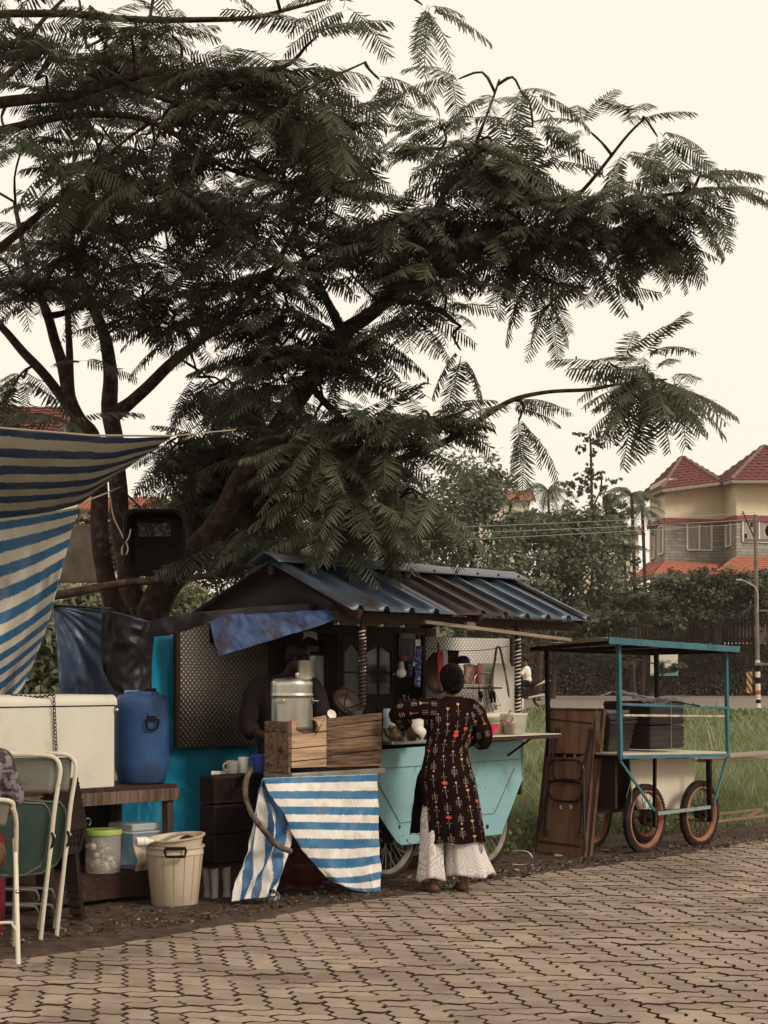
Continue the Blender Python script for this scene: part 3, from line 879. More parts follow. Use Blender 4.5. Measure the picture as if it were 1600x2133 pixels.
def papaya():
 Y = 100.0; rr = random.Random(8)
 root = thing('papaya_tree', Vector(((1232 - CX) * Y / F, Y, 0)), 'tall thin papaya tree with tufts of leaves standing above the trees', 'tree', None)
 b = Vector(((1232 - CX) * Y / F, Y, 0))
 mb = MB()
 mb.tube([b, at(1234, 1100, Y), at(1231, 940, Y), at(1229, 905, Y)], [0.11, 0.09, 0.07, 0.05], 8)
 mb.tube([at(1234, 1060, Y), at(1252, 1020, Y), at(1254, 990, Y)], 0.05, 6)
 mb.build('trunk', m_bark, root)
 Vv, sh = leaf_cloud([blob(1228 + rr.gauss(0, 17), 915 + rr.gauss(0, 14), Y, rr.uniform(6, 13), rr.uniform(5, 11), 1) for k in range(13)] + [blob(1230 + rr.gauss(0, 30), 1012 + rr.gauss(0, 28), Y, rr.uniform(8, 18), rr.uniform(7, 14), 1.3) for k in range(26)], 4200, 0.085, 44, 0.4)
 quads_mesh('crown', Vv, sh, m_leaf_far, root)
papaya()
def pole():
 Y = 53.0
 b = Vector(((1580 - CX) * Y / F, Y, ROADZ))
 root = thing('utility_pole', b, 'tall power pole with black and white banded foot at the right edge', 'pole')
 zt = at(1572, 1072, Y).z
 x0, x1 = b.x, at(1573, 1072, Y).x
 px = lambda z: lerp(x0, x1, (z - ROADZ) / (zt - ROADZ))
 m_p = M('pole_grey', (0.20, 0.17, 0.14), (0.13, 0.10, 0.085), scale=4, rough=0.8)
 zs = at(0, 1375, Y).z
 mb = MB(); mb.tube([(px(zs), Y, zs), (px(zt), Y, zt)], [0.065, 0.055], 12); mb.build('shaft', m_p, root)
 m_w = M('band_white', (0.72, 0.64, 0.53), (0.5, 0.42, 0.33), rough=0.8)
 m_r = M('band_red', (0.42, 0.07, 0.06), rough=0.8)
 rows = [1375, 1386, 1399, 1411, 1424, 1438, 1447, 1457, 1465, 1475, 1486]
 cols = [m_w, m_black, m_w, m_black, m_w, m_r, m_w, m_black, m_w, m_black]
 for i, c in enumerate(cols):
  za, zb = at(0, rows[i], Y).z, at(0, rows[i + 1], Y).z
  if i == 9: zb = ROADZ
  q = MB(); q.tube([(px(zb), Y, zb), (px(za), Y, za)], 0.075, 12); q.build('painted_band', c, root)
 arm = MB()
 za = at(0, 1126, Y).z
 arm.beam((px(za) - 0.35, Y, za), (px(za) + 0.75, Y, za), 0.06, 0.08)
 za2 = at(0, 1383, Y).z
 arm.beam((px(za2) - 0.12, Y - 0.1, za2), (px(za2) + 1.0, Y - 0.1, za2), 0.05, 0.07)
 za3 = at(0, 1272, Y).z
 arm.beam((px(za3), Y - 0.06, za3), (px(za3) + 0.8, Y - 0.06, za3), 0.04, 0.05)
 arm.build('crossarm', m_p, root)
 ins = MB()
 for dx, dz in ((-0.3, 0.0), (-0.12, 0.35), (0.45, 0.02), (0.6, 0.02)):
  for k in range(3):
   ins.lathe([(0.001, 0), (0.05, 0.01), (0.05, 0.035), (0.02, 0.05), (0.001, 0.05)], (px(za) + dx, Y, za + 0.06 + dz + k * 0.05), 10)
 ins.ball((px(za) + 0.45, Y, za + 0.3), (0.16, 0.1, 0.2))
 ins.tube([(px(za) - 0.4, Y, za + 0.9), (px(za), Y, za)], 0.02, 6)
 ins.build('insulator', m_dark_metal, root)
 lamp = MB()
 lamp.tube(crom([(px(3.2), Y - 0.08, 3.3), (px(4.0), Y - 0.1, 4.0), (px(4.3) - 0.3, Y - 0.1, 4.25), (px(4.3) - 0.48, Y - 0.1, 4.32)], 4), 0.018, 6)
 lamp.box((px(4.3) - 0.55, Y - 0.1, 4.33), (0.16, 0.09, 0.05))
 lamp.build('lamp_arm', M('lamp_grey', (0.42, 0.38, 0.33), rough=0.5), root)
 red = MB(); red.box((px(2) + 0.42, Y - 0.12, at(0, 1366, Y).z), (0.16, 0.03, 0.13)); red.build('red_plate', m_r, root)
 # three lines running off to the left
 for i, (ya, yb) in enumerate(((1096, 1076), (1109, 1090), (1122, 1098))):
  p0, p1 = at(1000, ya, Y), at(1573, yb - 8, Y)
  d = p0 - p1
  pts = []
  for k in range(41):
   f = k / 40 * 3.4
   p = p1 + d * f
   p.z = p1.z + (p0.z - p1.z) * f + 0.10 * (f - 1) * f
   pts.append(p)
  w = MB(); w.tube(pts, 0.009, 5)
  tag(w.build('power_line', M('power_line', (0.34, 0.31, 0.27), rough=0.5)), ['topmost of the three power lines across the far trees', 'middle of the three power lines across the far trees', 'lowest of the three power lines across the far trees'][i], 'power line', 'power lines')
pole()
def marker():
 Y = 74.0
 b = Vector(((1561 - CX) * Y / F, Y, ROADZ))
 root = thing('marker_post', b, 'orange and black striped marker post standing by the far road edge', 'marker post')
 ps = MB(); ps.beam(b, b + Z * 0.35, 0.07); ps.build('post', m_dark_metal, root)
 m = stripe_mat('hazard', (0.52, 0.22, 0.06), (0.03, 0.02, 0.016), 3.2, 'Y', 0, transl=0)
 p = MB()
 w, zt = 0.12, at(0, 1399, Y).z
 p.add([b + Vector((-w, -.03, .3)), b + Vector((w, -.03, .3)), Vector((b.x + w, Y - .03, zt)), Vector((b.x - w, Y - .03, zt)),
     b + Vector((-w, .03, .3)), b + Vector((w, .03, .3)), Vector((b.x + w, Y + .03, zt)), Vector((b.x - w, Y + .03, zt))],
    [(0, 1, 2, 3), (4, 7, 6, 5), (0, 4, 5, 1), (2, 6, 7, 3), (0, 3, 7, 4), (1, 5, 6, 2)],
    [(0, 0), (1, .35), (1, 1.2), (0, .85)] * 2)
 p.build('striped_plate', m, root)
marker()
def text_obj(name, body, size, mat, parent, loc, rot, depth=0.001, align='CENTER', sx=1.0):
 cu = bpy.data.curves.new(name, 'FONT'); cu.body = body; cu.size = size; cu.extrude = depth; cu.align_x = align; cu.align_y = 'CENTER'
 o = bpy.data.objects.new(name + '_tmp', cu); COL.objects.link(o)
 bpy.context.view_layer.update()
 dg = bpy.context.evaluated_depsgraph_get()
 me = bpy.data.meshes.new_from_object(o.evaluated_get(dg))
 bpy.data.objects.remove(o)
 me.transform(Matrix.Translation(Vector(loc) - wloc(parent)) @ rot.to_4x4() @ Matrix.Diagonal((sx, 1, 1, 1)))
 me.materials.clear(); me.materials.append(mat)
 o = bpy.data.objects.new(name, me); COL.objects.link(o); o.parent = parent
 return o
def signboard():
 Y = 80.0
 root = thing('signboard', Vector(((1384 - CX) * Y / F, Y, ROADZ)), 'white and green notice board on two legs before the ivy wall', 'sign')
 x0, x1 = at(1355, 0, Y).x, at(1412, 0, Y).x
 z0, z1 = at(0, 1407, Y).z, at(0, 1362, Y).z
 p = MB(); p.box(((x0 + x1) / 2, Y, (z0 + z1) / 2), (x1 - x0, 0.05, z1 - z0)); p.build('board', M('board_white', (0.66, 0.60, 0.50), rough=0.6), root)
 l = MB()
 for x in (x0 + 0.03, x1 + 0.03): l.beam((x, Y + 0.06, ROADZ), (x, Y + 0.06, z1), 0.06)
 l.build('leg', m_trim_grey, root)
 g = MB()
 pts = [(x0 + 0.01, z0 + 0.02), (x1 - 0.01, z0 + 0.02), (x1 - 0.01, z0 + 0.36)]
 for k in range(9):
  a = k / 8
  pts.append((lerp(x1 - 0.2, x0 + 0.01, a), z0 + 0.42 * math.cos(a * 1.5) + 0.01))
 g.prism([(x, Y - 0.029, z) for x, z in pts], (0, -0.002, 0))
 g.build('green_hill', M('board_green', (0.10, 0.27, 0.17), rough=0.6), root)
 # two short words and a thin line under them, too far off to read: rows of small strokes
 rng = random.Random(4)
 st = MB(); xm = x0 + 0.36; z = z0 + (z1 - z0) * 0.66
 for w0, n in ((0.0, 7), (0.36, 6)):
  for i in range(n):
   xx = xm + w0 + i * 0.042
   st.box((xx, Y - 0.028, z), (0.011, 0.006, 0.075))
   st.box((xx + 0.016, Y - 0.028, z + rng.choice((-0.03, 0, 0.03))), (0.022, 0.006, 0.014))
 st.build('lettering', m_black, root)
 st = MB()
 for i in range(20): st.box((xm + i * 0.032, Y - 0.028, z - 0.075), (0.02, 0.006, 0.022))
 st.build('small_lettering', m_trim_grey, root)
signboard()
# ---------------------------------------------------------------- the feather-leaved tree over the stalls
m_frond = leaf_mat('frond', (0.038, 0.028, 0.020), (0.165, 0.190, 0.116), 0.42, 0.5)
def frond_variant(seed):
 """one twice-divided leaf, 1 unit long, growing along +X, as strips (k,4,3)"""
 rng = random.Random(seed)
 droop = rng.uniform(0.18, 0.55); side = rng.uniform(-0.15, 0.15)
 P = lambda x: Vector((x * (1 - 0.12 * droop * x), side * x * x, -droop * x * x))
 out = []
 nr = 6
 for k in range(nr):
  a, b = P(k / nr), P((k + 1) / nr)
  out.append([a - Vector((0, 0.006, 0)), a + Vector((0, 0.006, 0)), b + Vector((0, 0.005, 0)), b - Vector((0, 0.005, 0))])
 n = rng.randint(20, 24)
 for i in range(n):
  x = 0.16 + 0.84 * i / (n - 1)
  o = P(x); tan = (P(min(1, x + .02)) - P(x - .02)).normalized()
  L = 0.235 * (math.sin(math.pi * (0.16 + 0.72 * i / (n - 1))) ** 0.8) * rng.uniform(0.88, 1.08)
  if i == n - 1: L *= 0.8
  for sd in (-1, 1):
   fw = 0.12 + 0.42 * i / n + rng.uniform(-.08, .08)
   d = (Vector((0, sd, 0)) * (1 - fw * 0.45) + tan * fw - Vector((0, 0, rng.uniform(0.10, 0.50)))).normalized()
   w = 0.0165 * rng.uniform(0.85, 1.15)
   wv = tan * w
   tw = Vector((0, 0, rng.uniform(-0.4, 0.4) * w))
   m1 = o + d * L * 0.5 - Vector((0, 0, 0.015)); m2 = o + d * L - Vector((0, 0, 0.06 * rng.random()))
   out.append([o - wv * 0.6, o + wv * 0.6, m1 + wv + tw, m1 - wv - tw])
   out.append([m1 - wv - tw, m1 + wv + tw, m2 + wv * 0.35, m2 - wv * 0.35])
 return np.array([[list(p) for p in q] for q in out])
def feather_tree_big(base, label, stems, E, T, seed, trunk_seed=1):
 root = thing('feather_leaf_tree', base, label, 'tree', 'feather leaved trees over the stalls')
 mb = MB(); lines = []
 for st in stems:
  pts = [at(a, b, y) for a, b, y, r in st]; rad = [r * y / F for a, b, y, r in st]
  c = crom(pts, 5); rs = []
  for i in range(len(pts) - 1):
   for j in range(5): rs.append(lerp(rad[i], rad[i + 1], j / 5))
  rs.append(rad[-1])
  wob = [p + Vector((noisev(p, 3, 1), noisev(p, 3, 2), noisev(p, 3, 3))) * min(0.03, r * 0.5) for p, r in zip(c, rs)]
  mb.tube(wob, rs, 12 if rad[0] > 0.06 else 7)
  lines += [(p, r) for p, r in zip(wob, rs)]
 LP = np.array([list(p) for p, r in lines]); LR = np.array([r for p, r in lines])
 rng = random.Random(seed)
 var = [frond_variant(s) for s in range(9)]
 Vs = []; Sh = []; tips = []; todo = []
 def rosette(p, nfr, sc, seed_light):
  d2 = np.linalg.norm(LP - np.array(p), axis=1)
  i = int(np.argmin(d2 + np.where(LP[:, 2] > p.z + .25, 0.25, 0)))
  q = Vector(LP[i]); q0 = q
  if tips:
   TP = np.array(tips); dt = np.linalg.norm(TP - np.array(p), axis=1) * 1.25
   j = int(np.argmin(dt))
   if dt[j] < d2[i] and d2[i] > .22: q = Vector(TP[j])
  out = (p - q0); out.z *= 0.5
  if out.length < 0.05: out = Vector((rng.uniform(-1, 1), rng.uniform(-1, 1), 0.2))
  out.normalize()
  if 0.12 < (p - q).length < 1.0:
   mid = q.lerp(p, 0.5) + Vector((rng.uniform(-.06, .06), rng.uniform(-.06, .06), rng.uniform(-0.02, .10)))
   mb.tube(crom([q, mid, p], 3), [0.012] * 3 + [0.009] * 3 + [0.005], 5)
  tips.append(list(p))
  a0 = rng.uniform(0, 6.28)
  for k in range(nfr):
   az = a0 + k * 2.4 + rng.uniform(-0.3, 0.3)
   d = Vector((math.cos(az), math.sin(az), rng.uniform(-0.26, 0.16))) + out * 0.8
   d.normalize()
   sd = Vector((-d.y, d.x, 0)).normalized(); up = d.cross(sd)
   roll = rng.gauss(0, 0.22)
   sd2 = sd * math.cos(roll) + up * math.sin(roll); up2 = d.cross(sd2)
   L = sc * rng.uniform(0.36, 0.60)
   Mx = np.array([[d.x, sd2.x, up2.x], [d.y, sd2.y, up2.y], [d.z, sd2.z, up2.z]]) * L
   o = p + out * rng.uniform(-0.05, 0.08) + Vector((0, 0, rng.uniform(-.03, .05)))
   v = rng.choice(var)
   Vs.append(v @ Mx.T + np.array(o))
   yellow = 0.9 if rng.random() < 0.06 else 0
   sh = min(1, max(0, seed_light + rng.gauss(0, 0.16) + yellow * 0.5))
   Sh.append(np.clip(sh + np.random.default_rng(len(Sh)).normal(0, 0.05, len(v)), 0, 1))
 for (px, py, rx, ry, Y, dY, n) in E:
  for k in range(n):
   a = rng.uniform(0, 6.283); r = math.sqrt(rng.random())
   p = at(px + rx * r * math.cos(a), py + ry * r * math.sin(a), Y + rng.uniform(-dY, dY))
   if noise.noise(Vector((p.x * .9, p.y * .9, p.z * 2.2))) < -.08: continue
   todo.append((p, rng.randint(3, 5), 1.0, 0.36 + 0.2 * noisev(p, 1.2, 6)))
 for (px, py, Y) in T:
  todo.append((at(px, py, Y), 5, 0.95, 0.5))
 todo.sort(key=lambda q: float(np.min(np.linalg.norm(LP - np.array(q[0]), axis=1))))
 for q in todo: rosette(*q)
 mb.build('trunk', m_bark, root, sharp=180)
 quads_mesh('crown', np.concatenate(Vs), np.concatenate(Sh), m_frond, root)
Y0 = 14.0
def two_trees():
 stems = [
  # (px, py, Y, radius px)
  [(306, 1790, 14, 46), (308, 1560, 14, 40), (310, 1330, 14, 36), (338, 1230, 14, 32), (400, 1150, 13.9, 27), (462, 1075, 13.8, 24), (510, 985, 13.7, 22), (565, 910, 13.6, 20), (640, 800, 13.5, 21), (700, 712, 13.4, 18), (760, 665, 13.3, 15), (860, 590, 13.2, 12), (1000, 520, 13, 9), (1150, 465, 12.9, 7), (1300, 420, 12.8, 5), (1440, 400, 12.7, 3)],
  [(715, 700, 13.4, 14), (696, 660, 13.5, 10), (670, 600, 13.7, 8), (620, 500, 13.9, 6), (600, 380, 14, 4)],
  [(305, 1340, 14, 26), (272, 1210, 14.2, 24), (252, 1080, 14.3, 20), (240, 950, 14.4, 18), (232, 860, 14.5, 18), (228, 780, 14.5, 15), (212, 680, 14.5, 12), (185, 620, 14.6, 10), (150, 520, 14.8, 6), (130, 380, 15, 4)],
  [(236, 870, 14.5, 18), (275, 835, 14.4, 13), (340, 772, 14.2, 12), (420, 705, 14, 10), (500, 645, 13.8, 8), (570, 560, 13.6, 6), (640, 430, 13.4, 4)],
  [(288, 1350, 14, 24), (234, 1250, 13.8, 21), (214, 1150, 13.8, 19), (206, 1030, 13.9, 18), (196, 920, 14, 16), (165, 868, 14, 15), (138, 800, 14, 13), (116, 720, 14, 11), (100, 660, 14.1, 10), (60, 560, 14.3, 7), (30, 420, 14.5, 4)],
  [(168, 872, 14, 14), (120, 815, 14, 11), (60, 745, 13.9, 10), (0, 680, 13.8, 8), (-90, 600, 13.6, 6)],
  [(192, 905, 14.1, 12), (152, 840, 14.2, 9), (146, 740, 14.3, 8), (140, 620, 14.5, 6), (150, 470, 14.7, 4)],
  [(100, 660, 14.1, 8), (150, 645, 14.2, 6), (200, 590, 14.4, 5), (250, 480, 14.6, 3)],
  # the long low arm to the right
  [(530, 960, 13.7, 17), (640, 1000, 13.2, 12), (760, 985, 12.9, 10), (850, 950, 12.8, 8), (940, 915, 12.7, 7), (1010, 868, 12.6, 6), (1070, 832, 12.5, 5), (1140, 817, 12.4, 4), (1225, 812, 12.3, 4), (1290, 800, 12.2, 3), (1390, 790, 12.1, 2)],
  [(640, 800, 13.5, 9), (700, 860, 13.2, 7), (760, 900, 12.9, 5), (900, 880, 12.6, 4), (980, 850, 12.5, 3)],
  [(860, 590, 13.2, 8), (905, 440, 13, 6), (975, 330, 12.8, 5), (1010, 250, 12.7, 3), (1040, 165, 12.6, 2)],
  [(1150, 465, 12.9, 5), (1230, 380, 12.7, 4), (1300, 290, 12.6, 3), (1340, 250, 12.5, 2)],
  [(1000, 520, 13, 6), (1080, 560, 12.8, 5), (1160, 590, 12.6, 4), (1230, 600, 12.5, 2)],
  [(820, 620, 13.2, 7), (900, 640, 13, 5), (960, 680, 12.9, 3)],
 ]
 stems2 = [
  [(-330, 1850, 12, 60), (-320, 1400, 12, 46), (-290, 1000, 12, 36), (-250, 700, 12, 28), (-230, 420, 11.9, 20), (-240, 230, 11.8, 15), (-230, 60, 11.6, 10), (-180, -200, 11.2, 7)],
  # high limbs coming in over the left edge
  [(-230, 420, 11.9, 14), (-60, 232, 11.8, 13), (130, 204, 11.7, 11), (250, 168, 11.7, 9), (330, 152, 11.7, 8), (470, 152, 11.6, 6), (590, 140, 11.6, 5), (640, 95, 11.5, 3), (662, 75, 11.5, 2)],
  [(-240, 230, 11.8, 11), (-90, 55, 12, 9), (100, 28, 12, 8), (250, 38, 11.9, 7), (400, 42, 11.8, 6), (520, 38, 11.7, 5), (600, 20, 11.6, 4), (690, -6, 11.5, 3), (800, -40, 11.4, 2)],
  [(250, 168, 11.7, 7), (350, 208, 11.6, 6), (470, 232, 11.5, 5), (560, 232, 11.5, 4), (640, 185, 11.4, 3), (760, 130, 11.3, 2)],
  [(-230, 420, 11.9, 11), (-80, 300, 11.9, 9), (100, 250, 12, 8), (260, 240, 12, 7), (350, 268, 12, 6), (450, 338, 12, 5), (540, 372, 11.9, 4), (660, 385, 11.8, 3), (780, 370, 11.7, 2)],
  [(110, 420, 12.6, 7), (250, 380, 12.8, 6), (380, 400, 12.8, 4), (480, 480, 12.7, 3)],
  [(-60, 232, 11.8, 8), (40, 130, 12, 6), (75, 60, 12, 5), (150, -20, 12, 3)],
  [(-250, 700, 12, 14), (-120, 620, 12.2, 11), (0, 520, 12.4, 9), (110, 420, 12.6, 7)],
  [(-230, 60, 11.6, 10), (-150, -150, 10.6, 9), (-40, -380, 9.8, 8), (120, -600, 9.2, 6), (300, -750, 8.8, 4)],
  [(-180, -200, 11.2, 7), (-350, -500, 10.2, 7), (-350, -800, 9.2, 5)],
  [(-40, -380, 9.8, 6), (200, -420, 9.6, 5), (420, -420, 9.6, 3)],
 ]
 # (px, py, rx, ry, Y, dY, rosettes)
 E = [(20, 460, 200, 150, 13.6, 1.0, 40), (280, 470, 230, 130, 13.6, 1.2, 96), (250, 330, 210, 100, 13.6, .8, 30),
   (590, 420, 175, 135, 12.9, 1.0, 78), (700, 530, 110, 80, 13, .7, 36), (540, 620, 110, 60, 13.3, .7, 18), (870, 510, 140, 85, 13, .7, 46),
   (1000, 330, 75, 75, 12.8, .4, 26), (1090, 300, 60, 60, 12.7, .3, 22), (1100, 420, 70, 50, 12.8, .4, 11), (1310, 350, 70, 45, 12.6, .3, 18), (1420, 410, 50, 30, 12.5, .3, 12), (1010, 560, 140, 70, 12.9, .6, 38), (1150, 540, 95, 70, 12.7, .5, 24), (1300, 440, 105, 55, 12.6, .5, 24), (1240, 470, 70, 40, 12.6, .3, 10),
   (900, 650, 90, 35, 13, .5, 14), (500, 870, 110, 80, 14.2, .5, 50), (600, 900, 60, 60, 14.2, .5, 14), (630, 985, 190, 60, 14.4, .5, 64), (690, 965, 130, 50, 12.9, .4, 22), (420, 965, 110, 60, 14.8, .4, 44),
   (480, 1050, 100, 45, 14.8, .4, 34), (760, 1030, 140, 36, 13, .6, 40), (950, 885, 110, 38, 12.5, .3, 40), (1060, 900, 60, 26, 12.5, .3, 12), (1340, 800, 50, 22, 12.1, .2, 11), (860, 970, 90, 45, 12.7, .4, 34), (720, 900, 90, 50, 13, .4, 24),
   (330, 640, 110, 60, 13.9, .5, 22), (110, 590, 170, 50, 13.9, .6, 22), (620, 690, 80, 50, 13.3, .5, 14), (640, 770, 60, 60, 13.1, .3, 14), (750, 700, 50, 40, 13.2, .3, 8), (60, 620, 70, 50, 13.9, .5, 8), (60, 790, 50, 20, 13.9, .4, 4), (180, 740, 60, 40, 14.2, .4, 4), (360, 1030, 90, 60, 14.9, .3, 16), (580, 740, 60, 40, 13.3, .4, 6), (400, 800, 60, 40, 14.3, .3, 5)]
 E2 = [(150, 130, 250, 110, 12.2, .9, 50), (200, 300, 260, 90, 12.3, 1.0, 44), (540, 180, 150, 70, 11.7, .6, 30), (650, 290, 90, 70, 12, .6, 18),
    (200, -120, 380, 90, 12.0, 1.5, 40), (-220, 250, 120, 300, 12.2, 1.0, 44), (100, -520, 420, 240, 9.8, 1.2, 70), (-300, -500, 240, 300, 9.8, 1.0, 56), (420, -560, 160, 120, 9.4, .6, 16)]
 T = [(955, 165, 12.6), (1085, 190, 12.6), (1020, 215, 12.6), (915, 255, 12.7), (920, 310, 12.7), (1110, 265, 12.6), (1230, 275, 12.6), (1330, 250, 12.5), (1370, 285, 12.5), (1290, 330, 12.6),
   (1400, 370, 12.5), (1460, 365, 12.4), (1500, 395, 12.4), (1440, 440, 12.4), (1390, 500, 12.6), (1330, 510, 12.6), (1240, 600, 12.5), (1150, 640, 12.6), (960, 730, 12.9), (930, 650, 12.9),
   (1300, 775, 12.2), (1345, 760, 12.2), (1385, 780, 12.1), (1410, 800, 12.1), (1310, 825, 12.2), (1080, 880, 12.5), (1060, 845, 12.5), (820, 320, 12.8), (700, 740, 13.4), (720, 770, 13.4),
   (690, 1090, 12.6), (520, 1105, 13.0), (565, 1125, 12.9), (475, 1130, 13.2), (445, 1165, 13.2), (590, 1090, 13), (900, 1050, 12.5), (460, 1120, 14.8), (140, 880, 12.6), (30, 870, 12.6)]
 T2 = [(720, 10, 11.5), (880, 10, 11.4), (640, 70, 11.5), (790, 165, 11.4)]
 base = Vector(((300 - CX) * Y0 / F, Y0, 0))
 feather_tree_big(base, 'large spreading feather leaved tree with leaning stems rising behind the food stall', stems, E, T, 77)
 base2 = at(-330, 1800, 12.0); base2.z = 0
 feather_tree_big(base2, 'feather leaved tree off to the left, its limbs reaching in along the top edge', stems2, E2, T2, 78)
two_trees()
# ---------------------------------------------------------------- the food stall under the blue roof
m_blue_sheet = M('blue_roof_sheet', (0.034, 0.054, 0.084), (0.074, 0.100, 0.136), scale=3, rough=0.38, metal=0.25, stretch=(1, 1, 1), dirt=(0.05, 0.028, 0.02), dscale=2.0, spec=0.5)
m_rust_sheet = M('rusty_roof_sheet', (0.085, 0.048, 0.036), (0.045, 0.04, 0.045), scale=4, rough=0.5, metal=0.2, dirt=(0.05, 0.022, 0.014), dscale=3)
m_ridge = M('ridge_sheet', (0.085, 0.10, 0.14), (0.15, 0.155, 0.18), scale=3, rough=0.4, metal=0.3, dirt=(0.06, 0.04, 0.035), dscale=2)
m_pale_wood = wood_mat('weathered_wood', (0.22, 0.165, 0.12), (0.34, 0.27, 0.20), (0.07, 0.045, 0.033), 'U')
m_plank = wood_mat('crate_wood', (0.38, 0.245, 0.155), (0.52, 0.36, 0.24), (0.19, 0.11, 0.07), 'U', sc=7)
m_plank_old = wood_mat('smoked_wood', (0.065, 0.034, 0.021), (0.27, 0.17, 0.11), (0.024, 0.011, 0.008), 'U', sc=6)
m_turq = M('turquoise_tarp', (0.007, 0.18, 0.30), (0.009, 0.235, 0.37), scale=2.5, rough=0.5, dirt=(0.010, 0.10, 0.19), dscale=1.4, dlo=0.5, dhi=0.75, bump=0.3, bscale=14)
m_navy = M('navy_plastic', (0.034, 0.054, 0.098), (0.046, 0.070, 0.120), scale=3, rough=0.4, dirt=(0.018, 0.018, 0.028), dscale=1.8, spec=0.5, bump=0.2, bscale=12)
m_darktarp = M('dark_plastic', (0.009, 0.006, 0.0075), (0.017, 0.012, 0.015), scale=3, rough=0.42, bump=0.3, bscale=14, spec=.25)
m_bluetarp = M('blue_tarp', (0.014, 0.032, 0.105), (0.050, 0.085, 0.17), scale=9, rough=0.5, dirt=(0.020, 0.015, 0.026), dscale=5, dlo=.45, dhi=.62, bump=1.0, bscale=14)
m_glass = M('cabinet_glass', (0.045, 0.042, 0.034), (0.024, 0.020, 0.016), scale=2, rough=0.12, spec=0.6)
m_foil = M('foil', (0.62, 0.62, 0.58), (0.30, 0.33, 0.33), scale=5, rough=0.3, metal=0.35, bump=1.0, bscale=4)
m_plastic_clear = M('clear_plastic', (0.80, 0.77, 0.70), rough=0.25, trans=0.0, alpha=0.42)
m_plastic_white = M('white_plastic', (0.72, 0.68, 0.60), (0.66, 0.61, 0.53), rough=0.4)
m_red = M('red_plastic', (0.33, 0.035, 0.035), (0.22, 0.02, 0.024), rough=0.45)
def plate_mat(name, col, hi, n):
 """embossed aluminium sheet: a lattice of small raised four-leaf studs"""
 m = bpy.data.materials.new(name); m.use_nodes = True
 nt, nd, lk, b = nodes_of(m)
 tc = nd.new('ShaderNodeTexCoord'); sp = nd.new('ShaderNodeSeparateXYZ'); lk.new(tc.outputs['UV'], sp.inputs[0])
 x = math_node(nt, 'MULTIPLY', sp.outputs[0], math.pi * n); y = math_node(nt, 'MULTIPLY', sp.outputs[1], math.pi * n)
 p = math_node(nt, 'SINE', math_node(nt, 'ADD', x, y)); q = math_node(nt, 'SINE', math_node(nt, 'SUBTRACT', x, y))
 h = math_node(nt, 'ABSOLUTE', math_node(nt, 'MULTIPLY', p, q))
 r = nd.new('ShaderNodeMapRange'); r.inputs[1].default_value = 0.25; r.inputs[2].default_value = 0.75; lk.new(h, r.inputs[0])
 mx_ = nd.new('ShaderNodeMixRGB'); mx_.inputs[1].default_value = (*col, 1); mx_.inputs[2].default_value = (*hi, 1)
 lk.new(r.outputs[0], mx_.inputs[0]); lk.new(mx_.outputs[0], b.inputs['Base Color'])
 bp = nd.new('ShaderNodeBump'); bp.inputs['Distance'].default_value = 0.006; bp.inputs['Strength'].default_value = 1
 lk.new(h, bp.inputs['Height']); lk.new(bp.outputs[0], b.inputs['Normal'])
 b.inputs['Metallic'].default_value = 0.35; b.inputs['Roughness'].default_value = 0.42
 return m
m_plate_shaded = plate_mat('aluminium_shaded', (0.10, 0.083, 0.068), (0.27, 0.235, 0.195), 23)  # darker copy for the left panel, interior shade put into the metal colour
m_plate_lit = plate_mat('aluminium_lit', (0.34, 0.31, 0.27), (0.52, 0.48, 0.42), 23)  # lighter copy of the same sheet, its light put into the colour
T0, T1 = 8.46, 11.24          # gable ends of the roof
SE, SR, SB = -8.18, -9.02, -9.95
ZE, ZR, ZB = 1.925, 2.30, 1.90
def roof_sheet(mb, t0, t1, ribs, ph, front=True):
 """ribbed sheet from ridge to eave"""
 sl = []
 pitch = 0.262
 ts = []
 t = t0
 n0 = math.ceil((t0 - ph) / pitch)
 prof = [(t0, 0.0)]
 k = n0
 while ph + k * pitch < t1 - 0.03:
  c = ph + k * pitch
  if c > t0 + 0.03:
   prof += [(c - 0.036, 0), (c - 0.018, 0.036), (c + 0.018, 0.036), (c + 0.036, 0)]
   for q in (0.095, 0.165):
    if c + q + 0.01 < t1: prof += [(c + q - 0.006, 0), (c + q, 0.004), (c + q + 0.006, 0)]
  k += 1
 prof.append((t1, 0.0))
 vs = []; fs = []
 nd = 8
 s1, z1 = (SE, ZE) if front else (SB, ZB)
 for j in range(nd + 1):
  a = j / nd
  for (t, h) in prof:
   s = lerp(SR, s1, a); z = lerp(ZR - 0.012, z1, a) + h + 0.004 * noisev((t, s, 0), 2.5, 3)
   z += -0.02 * (t - T0) / (T1 - T0)
   vs.append(W(t, s, z))
 w = len(prof)
 for j in range(nd):
  for i in range(w - 1):
   fs.append((j * w + i, j * w + i + 1, (j + 1) * w + i + 1, (j + 1) * w + i))
 mb.add(vs, fs)
